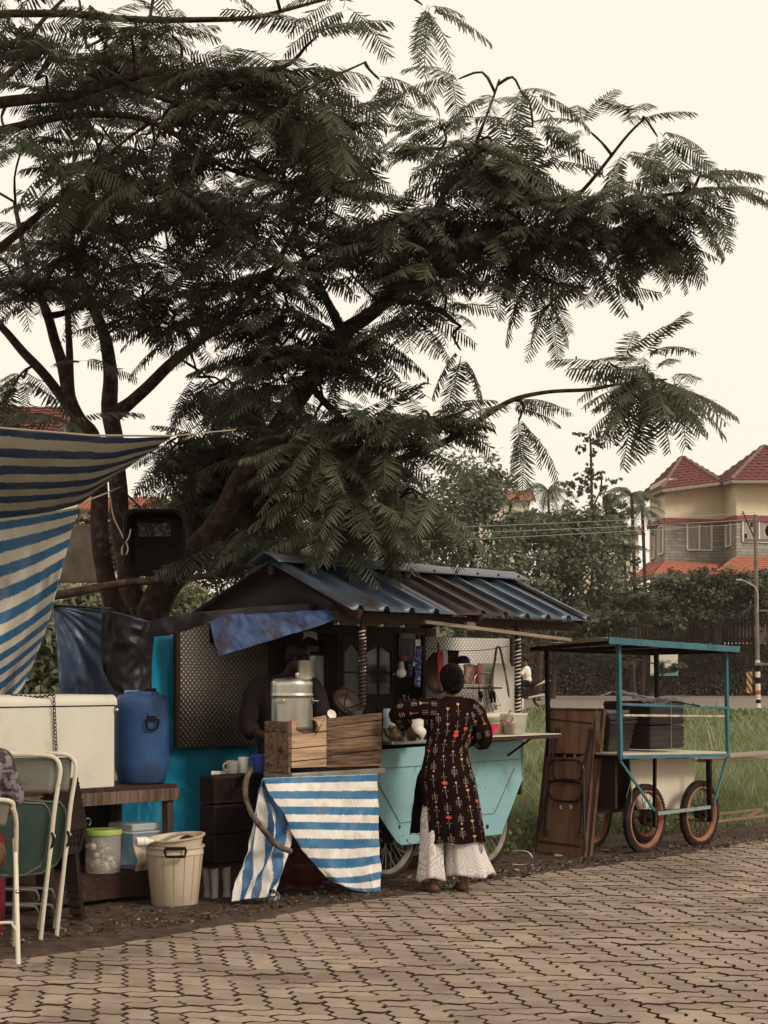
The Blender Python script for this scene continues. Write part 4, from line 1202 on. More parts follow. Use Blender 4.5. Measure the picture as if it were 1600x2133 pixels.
def food_stall():
 root = thing('food_stall', W(9.8, -9.0, 0), 'wooden food stall with a ribbed blue metal roof and dark interior', 'food stall')
 for i, (a, b, m, lab) in enumerate(((T0, 9.62, m_blue_sheet, None), (9.60, 10.30, m_rust_sheet, 'rusty brown roof sheet'), (10.28, T1, m_blue_sheet, None))):
  mb = MB(); roof_sheet(mb, a, b, 0, 8.55)
  o = mb.build('roof_sheet', m, root, sharp=25, solid=0.002)
  if i == 1: o.location.z += 0.004
  if lab: o['label'] = lab
 mb = MB(); roof_sheet(mb, T0, T1, 0, 8.55, False); mb.build('rear_roof_sheet', m_blue_sheet, root, sharp=25, solid=0.002)
 mb = MB()
 def ridge(a, b):
  t = lerp(T0 - 0.04, T1 + 0.03, a); o = (b - 0.5) * 2
  sl = 0.185 if o > 0 else 0.16
  s = SR + o * 0.165
  z = ZR + 0.055 - abs(o) ** 1.2 * 0.075 + 0.006 * noisev((t, o, 0), 3, 2) - 0.02 * a
  return W(t, s, z)
 mb.grid(ridge, 60, 8); r = mb.build('ridge_cap', m_ridge, root, sharp=60, solid=0.003)
 s = MB()
 for k in range(11):
  s.ball(W(8.55 + k * 0.262, SR + 0.13, ZR - 0.012), 0.011, 7, 5)
 s.build('screw', m_dark_metal, r)
 # timber frame
 for t, q, z0, z1, w in ((8.62, -9.85, 0, 1.9, .06), (11.1, -9.85, 0, 1.88, .06), (9.9, -9.85, 0, 1.9, .05)):
  mb = MB(); mb.beam(W(t, q, z0), W(t, q, z1), w, up=U); mb.build('post', m_wood_darkz, root, bevel=0.003)
 mb = MB()
 for q, z in ((-8.36, 1.885), (-9.85, 1.86), (-9.02, 2.235)):
  mb.beam(W(T0 + .03, q, z), W(T1 - .03, q, z - 0.02), 0.05, 0.07)
 mb.build('purlin', m_wood_dark, root)
 mb = MB()
 for t in (8.56, 9.85, 11.14):
  mb.beam(W(t, -9.02, 2.27), W(t, -8.2, 1.895), 0.04, 0.06); mb.beam(W(t, -9.02, 2.27), W(t, -9.93, 1.86), 0.04, 0.06)
 mb.build('rafter', m_wood_dark, root)
 # gable closed with plastic sheet, its shadow put into the black colour
 mb = MB()
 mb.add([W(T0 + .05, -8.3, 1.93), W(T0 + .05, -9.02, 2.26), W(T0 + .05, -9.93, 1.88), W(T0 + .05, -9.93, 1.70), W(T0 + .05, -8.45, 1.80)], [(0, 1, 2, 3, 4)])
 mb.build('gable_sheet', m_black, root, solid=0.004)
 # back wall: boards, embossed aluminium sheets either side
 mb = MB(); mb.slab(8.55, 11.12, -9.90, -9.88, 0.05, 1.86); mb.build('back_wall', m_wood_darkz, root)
 def plate(px0, px1, zb, zt, q, name='aluminium_panel', fr=0.035, m=m_plate_shaded):
  p0, p1 = hit(px0, 1400, q), hit(px1, 1400, q)
  a, b = tof(p0), tof(p1)
  mb = MB()
  v = [W(a, q, zb), W(b, q, zb), W(b, q, zt), W(a, q, zt)]
  mb.add(v, [(0, 1, 2, 3)], [(0, zb), (b - a, zb), (b - a, zt), (0, zt)])
  o = mb.build(name, m, root, nofix=True, solid=0.003)
  for x in (a - fr, b):
   f = MB(); f.slab(x, x + fr, q - .02, q + .02, zb, zt); f.build('panel_frame', m_wood_darkz, o)
  return a, b
 plate(372, 560, 0.945, 1.86, -9.70)
 plate(884, 1062, 1.06, 1.795, -9.60, m=m_plate_lit)
 mb = MB(); mb.slab(10.62, 10.72, -9.585, -9.57, 1.55, 1.77); mb.build('patch', m_foil, root)
 # slanting lath under the front eave
 mb = MB(); mb.beam(hit(884, 1295, -8.12), hit(1188, 1333, -7.98), 0.028, 0.024); mb.build('eave_lath', m_pale_wood, root)
 mb = MB(); mb.beam(W(9.74, -8.25, 1.84), W(9.84, -8.25, 1.84), 0.03, 0.06); mb.build('bracket', m_pale_wood, root)
 # posts wound with a twisted light chain
 for (px, ya, yb, q) in ((755, 1312, 1472, -8.335), (1078, 1330, 1492, -8.30)):
  p0 = hit(px, ya, q); p1 = hit(px, yb, q)
  L = (p0 - p1).length
  mb = MB(); mb.beam(p0 + Z * .1, p1, .03, .03, up=U); mb.build('post', m_wood_darkz, root)
  n = 300; pts = []
  for k in range(n):
   a = k / (n - 1) * 2 * math.pi * 21
   c = p0.lerp(p1, k / (n - 1))
   pts.append(c + U * 0.0225 * math.cos(a) + N * 0.0225 * math.sin(a))
  mb = MB(); mb.tube(pts, 0.0055, 6); mb.build('wound_cord', M('wound_cord', (0.05, 0.04, 0.034), (0.62, 0.57, 0.50), scale=7, rough=0.3, lo=.52 if px < 900 else .42, hi=.60 if px < 900 else .5), root)  # pale noise spots paint scattered highlights on the cord
 return root
food_stall()
def sag_line(a, b, sag, n=16):
 a = Vector(a); b = Vector(b)
 return [a.lerp(b, k / n) - Z * (4 * sag * (k / n) * (1 - k / n)) for k in range(n + 1)]
def cupboard():
 """dark wooden cupboard with glazed doors at the back of the stall"""
 q = -9.35
 a, b = tof(hit(708, 1400, q)), tof(hit(822, 1400, q))
 z0, z1 = 0.95, 1.80
 root = thing('glazed_cupboard', W((a + b) / 2, q, z0), 'dark wooden cupboard with glazed doors in the middle of the stall', 'cupboard')
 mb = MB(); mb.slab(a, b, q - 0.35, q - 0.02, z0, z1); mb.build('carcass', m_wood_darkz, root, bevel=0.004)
 l = MB()
 l.slab(a + .02, a + .06, q - .3, q - .26, 0, z0); l.slab(b - .06, b - .02, q - .3, q - .26, 0, z0); l.slab(a + .02, a + .06, q - .1, q - .06, 0, z0); l.slab(b - .06, b - .02, q - .1, q - .06, 0, z0)
 l.build('leg', m_wood_darkz, root)
 for (pa, pb, nc) in ((718, 750, 1), (764, 816, 2)):
  ta, tb = tof(hit(pa, 1400, q)), tof(hit(pb, 1400, q))
  za, zb = H - 46 * 13.5 / F, H + 58 * 13.5 / F
  d = MB()
  w = 0.022
  d.slab(ta - w, ta, q - .02, q, za - w, zb + w); d.slab(tb, tb + w, q - .02, q, za - w, zb + w)
  d.slab(ta, tb, q - .02, q, za - w, za); d.slab(ta, tb, q - .02, q, zb, zb + w)
  if nc == 2:
   d.slab((ta + tb) / 2 - .008, (ta + tb) / 2 + .008, q - .02, q - .003, za, zb)
  d.slab(ta, tb, q - .02, q - .005, lerp(za, zb, .42), lerp(za, zb, .42) + .015)
  # pointed top corners
  for s_ in (0, 1):
   x0, x1 = (ta, (ta + tb) / 2) if s_ == 0 else (tb, (ta + tb) / 2)
   d.prism([W(x0, q - .004, zb), W(x1, q - .004, zb), W(x0, q - .004, zb - 0.07)], N * -0.012)
  dd = d.build('door', m_wood_darkz, root)
  g = MB()
  g.add([W(ta, q - .012, za), W(tb, q - .012, za), W(tb, q - .012, zb), W(ta, q - .012, zb)], [(0, 1, 2, 3)])
  g.build('pane', M('pane_pale', (0.13, 0.145, 0.135), (0.045, 0.038, 0.032), scale=6, rough=0.15) if nc == 1 else m_glass, dd)
  h = MB(); h.ball(W(tb + .01, q + .012, lerp(za, zb, .4)), 0.012); h.build('knob', m_steel, dd)
cupboard()
def stall_contents():
 # dark framed picture over a sheet of crumpled foil
 q = -9.55
 def flat(name, px0, py0, px1, py1, q, mat, label, cat, thick=0.02, extra=None):
  p = [hit(px0, py1, q), hit(px1, py1, q), hit(px1, py0, q), hit(px0, py0, q)]
  zc = (p[0].z + p[2].z) / 2
  root = thing(name, p[0].lerp(p[1], .5), label, cat)
  mb = MB(); ta, tb = tof(p[0]), tof(p[1])
  mb.slab(ta, tb, q - thick, q, min(p[0].z, p[1].z), max(p[2].z, p[3].z))
  mb.build('panel', mat, root, bevel=0.002)
  return root, ta, tb, min(p[0].z, p[1].z), max(p[2].z, p[3].z)
 r, ta, tb, z0, z1 = flat('picture_frame', 640, 1328, 706, 1366, q, m_black, 'dark framed picture hung high in the stall above the foil sheet', 'picture')
 f = MB(); w = .012
 f.slab(ta, tb, q, q + .012, z0, z0 + w); f.slab(ta, tb, q, q + .012, z1 - w, z1); f.slab(ta, ta + w, q, q + .012, z0, z1); f.slab(tb - w, tb, q, q + .012, z0, z1)
 f.build('moulding', m_wood_dark, r)
 c = MB(); c.slab(ta + .02, ta + .12, q + .001, q + .006, z0 + .03, z0 + .075); c.build('card', M('brown_card', (0.16, 0.11, 0.085), (0.08, 0.05, 0.04), rough=.8), r)
 # foil sheet
 lat = [[hit(x, y, -9.53) for x in (644, 676, 709)] for y in (1366, 1400, 1430, 1456)]
 tag(sheet(lat, 24, 30, 0.016, 7, 3).build('foil_sheet', m_foil, sharp=180), 'crumpled silver foil sheet hanging below the dark picture', 'foil')
 # clear bag scraps under the roof
 lat = [[hit(x, y + dy, -9.4) for x, dy in ((632, 6), (641, 0), (650, 3), (662, 8))] for y in (1312, 1318, 1326)]
 tag(sheet(lat, 18, 12, 0.03, 9, 4).build('plastic_bag', m_plastic_clear, sharp=180), 'clear crumpled plastic tucked under the roof above the picture', 'plastic bag')
 # notice on the post beside the cupboard, reddish card below it
 r, ta, tb, z0, z1 = flat('notice_board', 830, 1318, 866, 1378, -9.50, m_darktarp, 'narrow dark notice board with a red strip beside the hanging bulb', 'notice board')
 c = MB(); c.slab(ta + .015, tb - .02, -9.499, -9.492, z0 + .01, z0 + .045); c.build('red_strip', m_red, r)
 c = MB(); c.slab(ta + .015, tb - .02, -9.499, -9.492, z1 - .05, z1 - .01); c.build('pale_strip', m_trim_grey, r)
 # bulb hanging on its flex
 p = hit(836, 1412, -9.0)
 root = thing('light_bulb', p, 'unlit white light bulb hanging left of the blue sachet strip', 'light bulb')
 g = MB(); g.lathe([(0.001, 0), (0.022, .004), (0.036, .018), (0.040, .036), (0.036, .052), (0.026, .066)], p, 18); g.build('globe', M('bulb_white', (0.74, 0.72, 0.66), rough=.25), root)
 g = MB(); g.lathe([(0.027, .066), (0.022, .10), (0.016, .125), (0.001, .127)], p, 18); g.build('base', M('bulb_base', (0.42, 0.40, 0.36), rough=.35, metal=.3), root)
 g = MB(); g.tube([p + Z * .125, p + Z * .2, p + Vector((0.01, 0, .42))], 0.003, 5); g.build('flex', m_black, root)
 # hanging sachet strips
 def sachets(px, py0, py1, q, n, w, label, seed):
  rng = random.Random(seed)
  p0, p1 = hit(px, py0, q), hit(px - 4, py1, q)
  root = thing('sachet_strip', p1, label, 'sachet strip')
  m1 = M('sachet_violet', (0.052, 0.060, 0.19), (0.35, 0.35, 0.42), scale=38, rough=.3, lo=.50, hi=.62)
  for k in range(n):
   c = p0.lerp(p1, (k + .5) / n); h = (p0 - p1).length / n
   mb = MB()
   rot = Matrix.Rotation(rng.uniform(-.3, .3), 3, 'Z')
   def fn(a, b):
    x = (a - .5) * w; z = (b - .5) * h * .96
    puff = 0.012 * math.sin(math.pi * a) * math.sin(math.pi * b)
    return c + rot @ Vector((x, -puff, z))
   mb.grid(fn, 6, 6); mb.build('sachet', m1, root, solid=0.002)
  s = MB(); s.tube([p0, p0 + Z * 0.1], 0.002, 4); s.build('string', m_rope, root)
 sachets(873, 1345, 1432, -8.9, 7, .046, 'long strip of violet sachets hanging right of the bulb', 1)
 sachets(857, 1368, 1410, -9.1, 3, .04, 'short strip of blue sachets between the bulb and the longer strip', 2)
 # clothes line with hooks across the right panel
 a, b = hit(872, 1346, -8.9), hit(1082, 1341, -8.45)
 mb = MB(); mb.tube(sag_line(a, b, 0.045), 0.003, 5); tag(mb.build('hanging_line', m_wire), 'thin dark line strung across the right aluminium panel', 'line')
 # big blackened pan hung on the line
 c = hit(911, 1402, -8.95)
 root = thing('frying_pan', c - Z * 0.18, 'large round brown pan hanging left of the woman\'s head', 'pan')
 rot = frame(N * 0.9 - U * 0.45 + Z * 0.05)
 g = MB(); g.lathe([(0.001, -.035), (0.10, -.03), (0.155, -.005), (0.165, .015), (0.161, .016), (0.15, -.001), (0.10, -.024), (0.001, -.028)], c, 36, rot, 0.72, 1.0); g.build('bowl', M('seasoned_iron', (0.028, 0.012, 0.009), (0.055, 0.026, 0.018), rough=.45, metal=.3), root)
 g = MB(); g.tube([c + Z * 0.15 + N * .01, c + Z * 0.24 + N * .01], 0.008, 6); g.build('handle', m_dark_metal, root)
 # red bag hanging from the same hook
 lat = [[hit(x, y, -8.82) for x in xs] for y, xs in ((1356, (913, 918, 922)), (1375, (912, 918, 924)), (1400, (911, 917, 923)), (1425, (914, 917, 921)), (1440, (915, 917, 919)))]
 tag(sheet(lat, 8, 24, 0.02, 12, 5).build('red_bag', m_red, sharp=180, solid=0.004), 'thin red plastic bag hanging beside the round pan', 'bag')
 lat = [[hit(x, y, -8.86) for x in xs] for y, xs in ((1352, (921, 927, 932)), (1370, (921, 927, 934)), (1392, (923, 928, 933)))]
 tag(sheet(lat, 8, 12, 0.02, 12, 6).build('plastic_bag', m_plastic_clear, sharp=180, solid=0.002), 'small clear plastic bag on the line right of the red bag', 'plastic bag')
 # upturned dark ball-like cap above the woman
 c = hit(965, 1376, -8.8)
 root = thing('plastic_bowl', c, 'dark blue bowl upturned on the wire rack above the woman\'s head', 'bowl')
 g = MB(); g.lathe([(0.001, .055), (0.03, .05), (0.052, .025), (0.058, 0), (0.062, -.003), (0.060, -.008), (0.052, -.004)], c - Z * .015, 24); g.build('shell', M('navy', (0.014, 0.011, 0.026), rough=.5), root)
 # dark wooden box behind it
 c = hit(942, 1374, -9.1)
 root = thing('wooden_box', c, 'small dark box on the rack just left of the upturned bowl', 'box')
 g = MB(); g.box(c, (0.10, 0.1, 0.12)); g.build('box_body', m_wood_dark, root, bevel=.004)
 g = MB(); g.box(c + Z * .065, (0.108, 0.108, 0.014)); g.build('lid', m_wood_darkz, root, bevel=.003)
 # wire rack with utensils
 q = -8.75
 root = thing('wire_rack', hit(1010, 1505, q), 'arched steel wire rack holding ladles and knives right of the woman', 'rack')
 f = MB()
 A = lambda x, y, o=0: hit(x, y, q) + N * o
 f.tube(crom([A(987, 1490), A(987, 1425), A(991, 1408), A(1000, 1402), A(1016, 1402), A(1025, 1408), A(1027, 1425), A(1027, 1490)], 5), 0.006, 7)
 f.tube([A(960, 1429), A(1028, 1427)], 0.004, 6); f.tube([A(960, 1470), A(1028, 1468)], 0.004, 6)
 f.tube([A(970, 1429), A(970, 1490)], 0.004, 6)
 f.build('frame', m_steel, root)
 g = MB()
 for k in range(7):
  x = 990 + k * 6; g.tube([A(x, 1428), A(x, 1470, .08), A(x, 1488, .08)], 0.0016, 4)
 g.tube([A(987, 1470, .08), A(1028, 1469, .08)], 0.003, 5); g.tube([A(987, 1488, .08), A(1028, 1487, .08)], 0.003, 5)
 g.build('grille', m_steel, root)
 specs = [(994, 1440, 1006, 1492, 'metal'), (1003, 1437, 1013, 1492, 'metal'), (1012, 1438, 1016, 1480, 'dark'), (1018, 1440, 1024, 1478, 'dark'), (990, 1440, 994, 1478, 'dark')]
 for i, (xa, ya, xb, yb, kd) in enumerate(specs):
  p, r_ = A(xa, ya, .05), A(xb, yb, .05)
  lab = ['steel ladle leaning furthest left in the wire rack', 'broad steel spatula in the middle of the wire rack', 'black handled knife beside the spatula', 'black handled spoon at the right of the wire rack', 'short black handled knife at the rack\'s left upright'][i]
  rt = thing('utensil', r_, lab, 'utensil', 'utensils in the wire rack')
  mm = MB(); mm.tube([p, p.lerp(r_, .3), p.lerp(r_, .6)], [.011, .012, .008] if kd == 'dark' else [.008, .007, .006], 8); mm.build('handle', m_black if kd == 'dark' else m_steel, rt)
  mm = MB(); mm.tube([p.lerp(r_, .6), p.lerp(r_, .8), r_], [.005, .012, .010], 8); mm.build('blade', m_steel, rt)
 # packets on the rack's upper shelf
 q2 = -8.85
 for i, (x0, y0, x1, y1, m, lab) in enumerate(((966, 1384, 986, 1424, M('packet_bronze', (0.30, 0.14, 0.10), (0.55, 0.42, 0.33), scale=22, rough=.25, lo=.45, hi=.6), 'shiny bronze packet on the rack shelf beside the head'),
            (984, 1386, 996, 1424, m_red, 'narrow red packet standing second on the rack shelf'), (994, 1384, 1004, 1424, M('packet_pink', (0.42, 0.12, 0.14), (0.55, 0.3, 0.28), scale=20, rough=.3), 'pinkish red packet at the right end of the rack shelf'))):
  lat = [[hit(x, y, q2) for x in (x0, (x0 + x1) / 2, x1)] for y in (y0, (y0 + y1) / 2, y1)]
  cc = hit((x0 + x1) / 2, y1, q2)
  mb = sheet(lat, 8, 10, 0.006, 20, i, folds=lambda a, b: 0.02 * math.sin(math.pi * a) * math.sin(math.pi * b))
  tag(mb.build('packet', m, sharp=180, solid=.012), lab, 'packet', 'packets on the wire rack')
 s_ = MB(); p0, p1 = hit(955, 1427, -8.9), hit(1030, 1424, -8.8)
 s_.slab(tof(p0), tof(p1), -8.98, -8.72, p0.z - .03, p0.z - .018); tag(s_.build('rack_shelf', m_dark_metal), 'narrow dark metal shelf carrying the packets', 'shelf')
 # tongs hung on the line
 root = thing('tongs', hit(1035, 1448, -8.5), 'long tongs hung open on the line, brown handle and steel leg', 'tongs')
 A = lambda x, y: hit(x, y, -8.5)
 g = MB(); g.tube(crom([A(1025, 1408), A(1031, 1375), A(1034, 1352), A(1038, 1348), A(1042, 1352), A(1047, 1375), A(1052, 1398)], 5), 0.009, 8); g.tube([A(1025, 1408), A(1021, 1425), A(1018, 1445)], [.009, .008, .006], 8)
 g.build('handle', M('brown_grip', (0.075, 0.034, 0.026), rough=.4), root)
 g = MB(); g.tube([A(1052, 1398), A(1058, 1430), A(1060, 1447), A(1061, 1453)], [.007, .010, .009, .003], 8); g.build('jaw', m_steel, root)
 # tall pale boards behind the rack
 for i, (x0, x1, y0, y1, q, lab) in enumerate(((1000, 1062, 1382, 1520, -8.95, 'tall pale plastic board leaning behind the wire rack'), (1030, 1071, 1388, 1525, -8.85, 'second pale board, in front and to the right of the first'))):
  p0, p1 = hit(x0, y1, q), hit(x1, y0, q)
  rt = thing('plastic_board', p0.lerp(hit(x1, y1, q), .5), lab, 'board', 'pale boards at the right of the stall')
  mb = MB(); mb.slab(tof(p0), tof(p1), q - .012, q, p0.z, p1.z); mb.build('sheet', M('board_pale', (0.64, 0.59, 0.51), (0.58, 0.53, 0.45), rough=.5), rt, bevel=.004)
  mb = MB(); mb.slab(tof(p0) - .008, tof(p0), q - .014, q + .003, p0.z, p1.z); mb.slab(tof(p1), tof(p1) + .008, q - .014, q + .003, p0.z, p1.z); mb.build('edge_trim', m_plastic_white, rt)
 # bits on the dark shelf in the middle: jars and bottles in the gloom
 q = -9.1
 p0, p1 = hit(822, 1475, q), hit(905, 1475, q)
 s_ = MB(); s_.slab(tof(p0), tof(p1), q - .2, q + .06, p0.z - .02, p0.z); rt = thing('wall_shelf', W((tof(p0) + tof(p1)) / 2, q, p0.z), 'dark wall shelf with small bottles under the hanging bulb', 'shelf')
 s_.build('board', m_wood_dark, rt)
 s_ = MB(); s_.slab(tof(p0), tof(p0) + .02, q - .2, q - .17, .1, p0.z - .02); s_.slab(tof(p1) - .02, tof(p1), q - .2, q - .17, .1, p0.z - .02); s_.build('upright', m_wood_darkz, rt)
 for i, x in enumerate((832, 841, 850, 862, 876, 888)):
  c = hit(x, 1475, q); c.z = p0.z
  h = (.08, .10, .11, .07, .09, .08)[i]
  rt = thing('bottle', c, ['brown bottle at the left end of the dark shelf', 'second bottle from the left on the dark shelf', 'tall slim bottle below the bulb on the dark shelf', 'squat pale jar in the middle of the dark shelf', 'fifth bottle along the dark shelf', 'short bottle at the right end of the dark shelf'][i], 'bottle', 'bottles on the dark shelf')
  mm = MB(); mm.lathe([(.001, 0), (.017, 0), (.018, .01), (.018, h * .6), (.008, h * .75), (.008, h * .9), (.001, h * .9)], c, 12); mm.build('body', (M('brown_glass', (0.03, 0.015, 0.011), rough=.3), m_trim_grey)[i in (3, 5)], rt)
  mm = MB(); mm.lathe([(.010, h * .9), (.010, h), (.001, h)], c, 10); mm.build('cap', m_trim_grey if i % 2 else m_dark_metal, rt)
stall_contents()
# ---------------------------------------------------------------- carts
m_cart_blue = M('pale_blue_paint', (0.205, 0.375, 0.40), (0.25, 0.42, 0.44), scale=2.5, rough=0.55, dirt=(0.13, 0.17, 0.155), dscale=3.0, dlo=0.50, dhi=0.80, bump=0.3, bscale=12)
m_teal_paint = M('teal_paint', (0.030, 0.115, 0.145), (0.060, 0.165, 0.195), scale=6, rough=0.45, dirt=(0.05, 0.035, 0.028), dscale=7, dlo=0.58, dhi=0.7)
m_rim = M('rusty_rim', (0.36, 0.155, 0.10), (0.24, 0.095, 0.06), scale=9, rough=0.7, dirt=(0.14, 0.07, 0.045), dscale=6)
m_rim_steel = M('steel_rim', (0.50, 0.46, 0.40), (0.26, 0.22, 0.18), scale=8, rough=0.4, metal=.6)
def wheel(parent, c, R_, tr, rimm, label=None, yaw=0.0, tread=True, spokes=18):
 """spoked wheel rolling along the row; c is its centre in the world"""
 ax = N
 rot = Matrix((U, Z, ax)).transposed()
 hub = MB(); base = wloc(parent)
 hub.lathe([(.001, -.055), (.018, -.055), (.018, -.03), (.045, -.028), (.045, -.02), (.022, -.015), (.022, .015), (.062, .02), (.062, .03), (.018, .034), (.018, .06), (.001, .06)], c, 20, rot)
 h = hub.build('wheel', m_dark_metal, parent)
 if label: h['label'] = label
 def child(mb, nm, m):
  o = mb.build(nm, m, h)      # mb is in world coordinates, the hub object sits at the thing's base
  return o
 t = MB(); t.torus(c, R_ - tr, tr, rot, 64, 12, .95)
 if tread:
  for k in range(72):
   a = 2 * math.pi * k / 72
   for s_ in (-1, 1):
    p = Vector(((R_ - 0.004) * math.cos(a + s_ * .02), (R_ - 0.004) * math.sin(a + s_ * .02), s_ * tr * .42))
    q = Matrix.Rotation(a, 3, 'Z')
    t.box(c + rot @ p, (0.012, 0.013, tr * .5), rot @ q)
 child(t, 'tyre', m_rubber)
 r = MB()
 rr = R_ - tr * 2 + 0.004
 prof = [(rr + .008, -.026), (rr - .004, -.028), (rr - .012, -.016), (rr - .020, 0), (rr - .012, .016), (rr - .004, .028), (rr + .008, .026)]
 r.lathe(prof + prof[:1], c, 64, rot)
 child(r, 'rim', rimm)
 s = MB()
 for k in range(spokes * 2):
  a = 2 * math.pi * k / (spokes * 2); b = a + (0.5 if k % 4 < 2 else -0.5)
  z = 0.025 if k % 2 else -0.022
  s.tube([c + rot @ Vector((.045 * math.cos(b), .045 * math.sin(b), z)), c + rot @ Vector(((rr - .012) * math.cos(a), (rr - .012) * math.sin(a), 0))], .0022, 5)
 child(s, 'spokes', m_dark_metal if rimm is m_rim else m_rim_steel)
 return h
def blue_cart():
 root = thing('food_cart', W(9.75, -8.6, 0), 'pale blue wooden food cart the woman stands at, on four spoked wheels', 'cart')
 q = -8.34
 # front board with its cut-away lower corners
 outline = [(783, 1562), (1092, 1541), (1090, 1620), (1045, 1738), (837, 1761), (826, 1753), (784, 1690)]
 pts = [hit(x, y, q) for x, y in outline]
 mb = MB(); mb.prism(pts, -N * .016); fr = mb.build('front_board', m_cart_blue, root, bevel=.003)
 # raised seam lines of the sheet metal
 s = MB()
 for a, b in (((800, 1600), (1085, 1581)), ((787, 1630), (833, 1714)), ((833, 1714), (1030, 1694)), ((1030, 1694), (1072, 1600)), ((1088, 1545), (1088, 1620))):
  s.beam(hit(a[0], a[1], q + .002), hit(b[0], b[1], q + .002), .006, .006, up=N)
 s.build('seam', M('seam_blue', (0.15, 0.26, 0.27), (0.10, 0.12, 0.11), scale=12, rough=.7), fr)
 sc = MB(); rng = random.Random(3)
 for k in range(46):
  x = rng.uniform(800, 1085); y = rng.uniform(1590, 1740)
  if y > 1752 - (x - 837) * .11 - 8 or (x > 1050 and y > 1640): continue
  c = hit(x, y, q + .0012); r_ = rng.uniform(.002, .007) * (2 if rng.random() < .12 else 1)
  n = 7
  sc.add([c + U * r_ * math.cos(6.283 * i / n) * rng.uniform(.5, 1.3) + Z * r_ * math.sin(6.283 * i / n) * rng.uniform(.7, 2) for i in range(n)], [tuple(range(n))])
 for k in range(26):     # rust eaten along the bottom edge
  x = rng.uniform(826, 930); y = 1761 - (x - 837) * .11 - rng.uniform(2, 22) ** 1.0
  c = hit(x, y, q + .0012); r_ = rng.uniform(.004, .013); n = 7
  sc.add([c + U * r_ * math.cos(6.283 * i / n) * rng.uniform(.4, 1.3) + Z * r_ * math.sin(6.283 * i / n) * rng.uniform(.5, 1.4) for i in range(n)], [tuple(range(n))])
 sc.build('chipped_paint', M('rust', (0.055, 0.045, 0.04), (0.10, 0.06, 0.045), rough=.9), fr)
 ta, tb = tof(pts[0]), tof(pts[1])
 b = MB(); b.slab(ta + .01, tb - .01, -9.2, -9.18, .26, 1.0); b.slab(ta, ta + .02, -9.18, q - .02, .36, .99); b.slab(tb - .02, tb, -9.18, q - .02, .55, .99)
 b.build('body', m_wood_dark, root)
 c = MB(); c.slab(ta - .02, tb - .06, -9.22, q + .02, .985, 1.005); c.build('counter', m_wood_dark, root, bevel=.003)
 # hinged serving flaps at the front
 a0, a1 = tof(hit(805, 1545, -8.1)), tof(hit(890, 1540, -8.1))
 f = MB(); f.slab(a0, a1, q, -8.04, 1.0, 1.022); f.build('serving_shelf', m_steel, root, bevel=.004)
 a0, a1 = tof(hit(985, 1534, -8.1)), tof(hit(1152, 1527, -8.1))
 f = MB(); f.slab(a0, a1, q - .1, -8.02, 1.008, 1.03); o = f.build('serving_shelf', M('worn_white', (0.66, 0.59, 0.48), (0.50, 0.42, 0.33), scale=9, rough=.6, dirt=(0.14, 0.10, 0.08), dscale=7, dlo=.6, dhi=.7), root, bevel=.004)
 e = MB(); e.slab(a0, a1, -8.02, -8.008, .998, 1.026); e.build('shelf_edge', m_wood_dark, o)
 k = MB()
 for t in (a0 + .06, a1 - .26):
  k.beam(W(t, q + .005, .86), W(t, -8.10, 1.004), .014); k.beam(W(t, q + .008, .86), W(t, q + .008, 1.0), .02)
 k.build('bracket', m_dark_metal, root)
 # frame under the body
 u = MB()
 for t in (9.13, 10.12):
  u.beam(W(t, -8.45, .32), W(t, -9.15, .32), .03); u.beam(W(t - .02, -8.40, .31), W(t - .02, -8.40, .58), .028)
 u.build('chassis', m_dark_metal, root)
 for t, s_ in ((9.08, -8.44), (10.10, -8.40), (9.08, -9.16), (10.10, -9.12)):
  wheel(root, W(t, s_, .33), .325, .030, m_rim_steel, tread=False, spokes=16)
 st = MB(); st.tube(crom([W(10.34, -8.30, .13), W(10.40, -8.20, .13), W(10.42, -8.16, .08), W(10.40, -8.2, .03), W(10.33, -8.28, .03)], 4), .006, 6)
 st.build('stand', m_steel, root)
 return root
blue_cart()
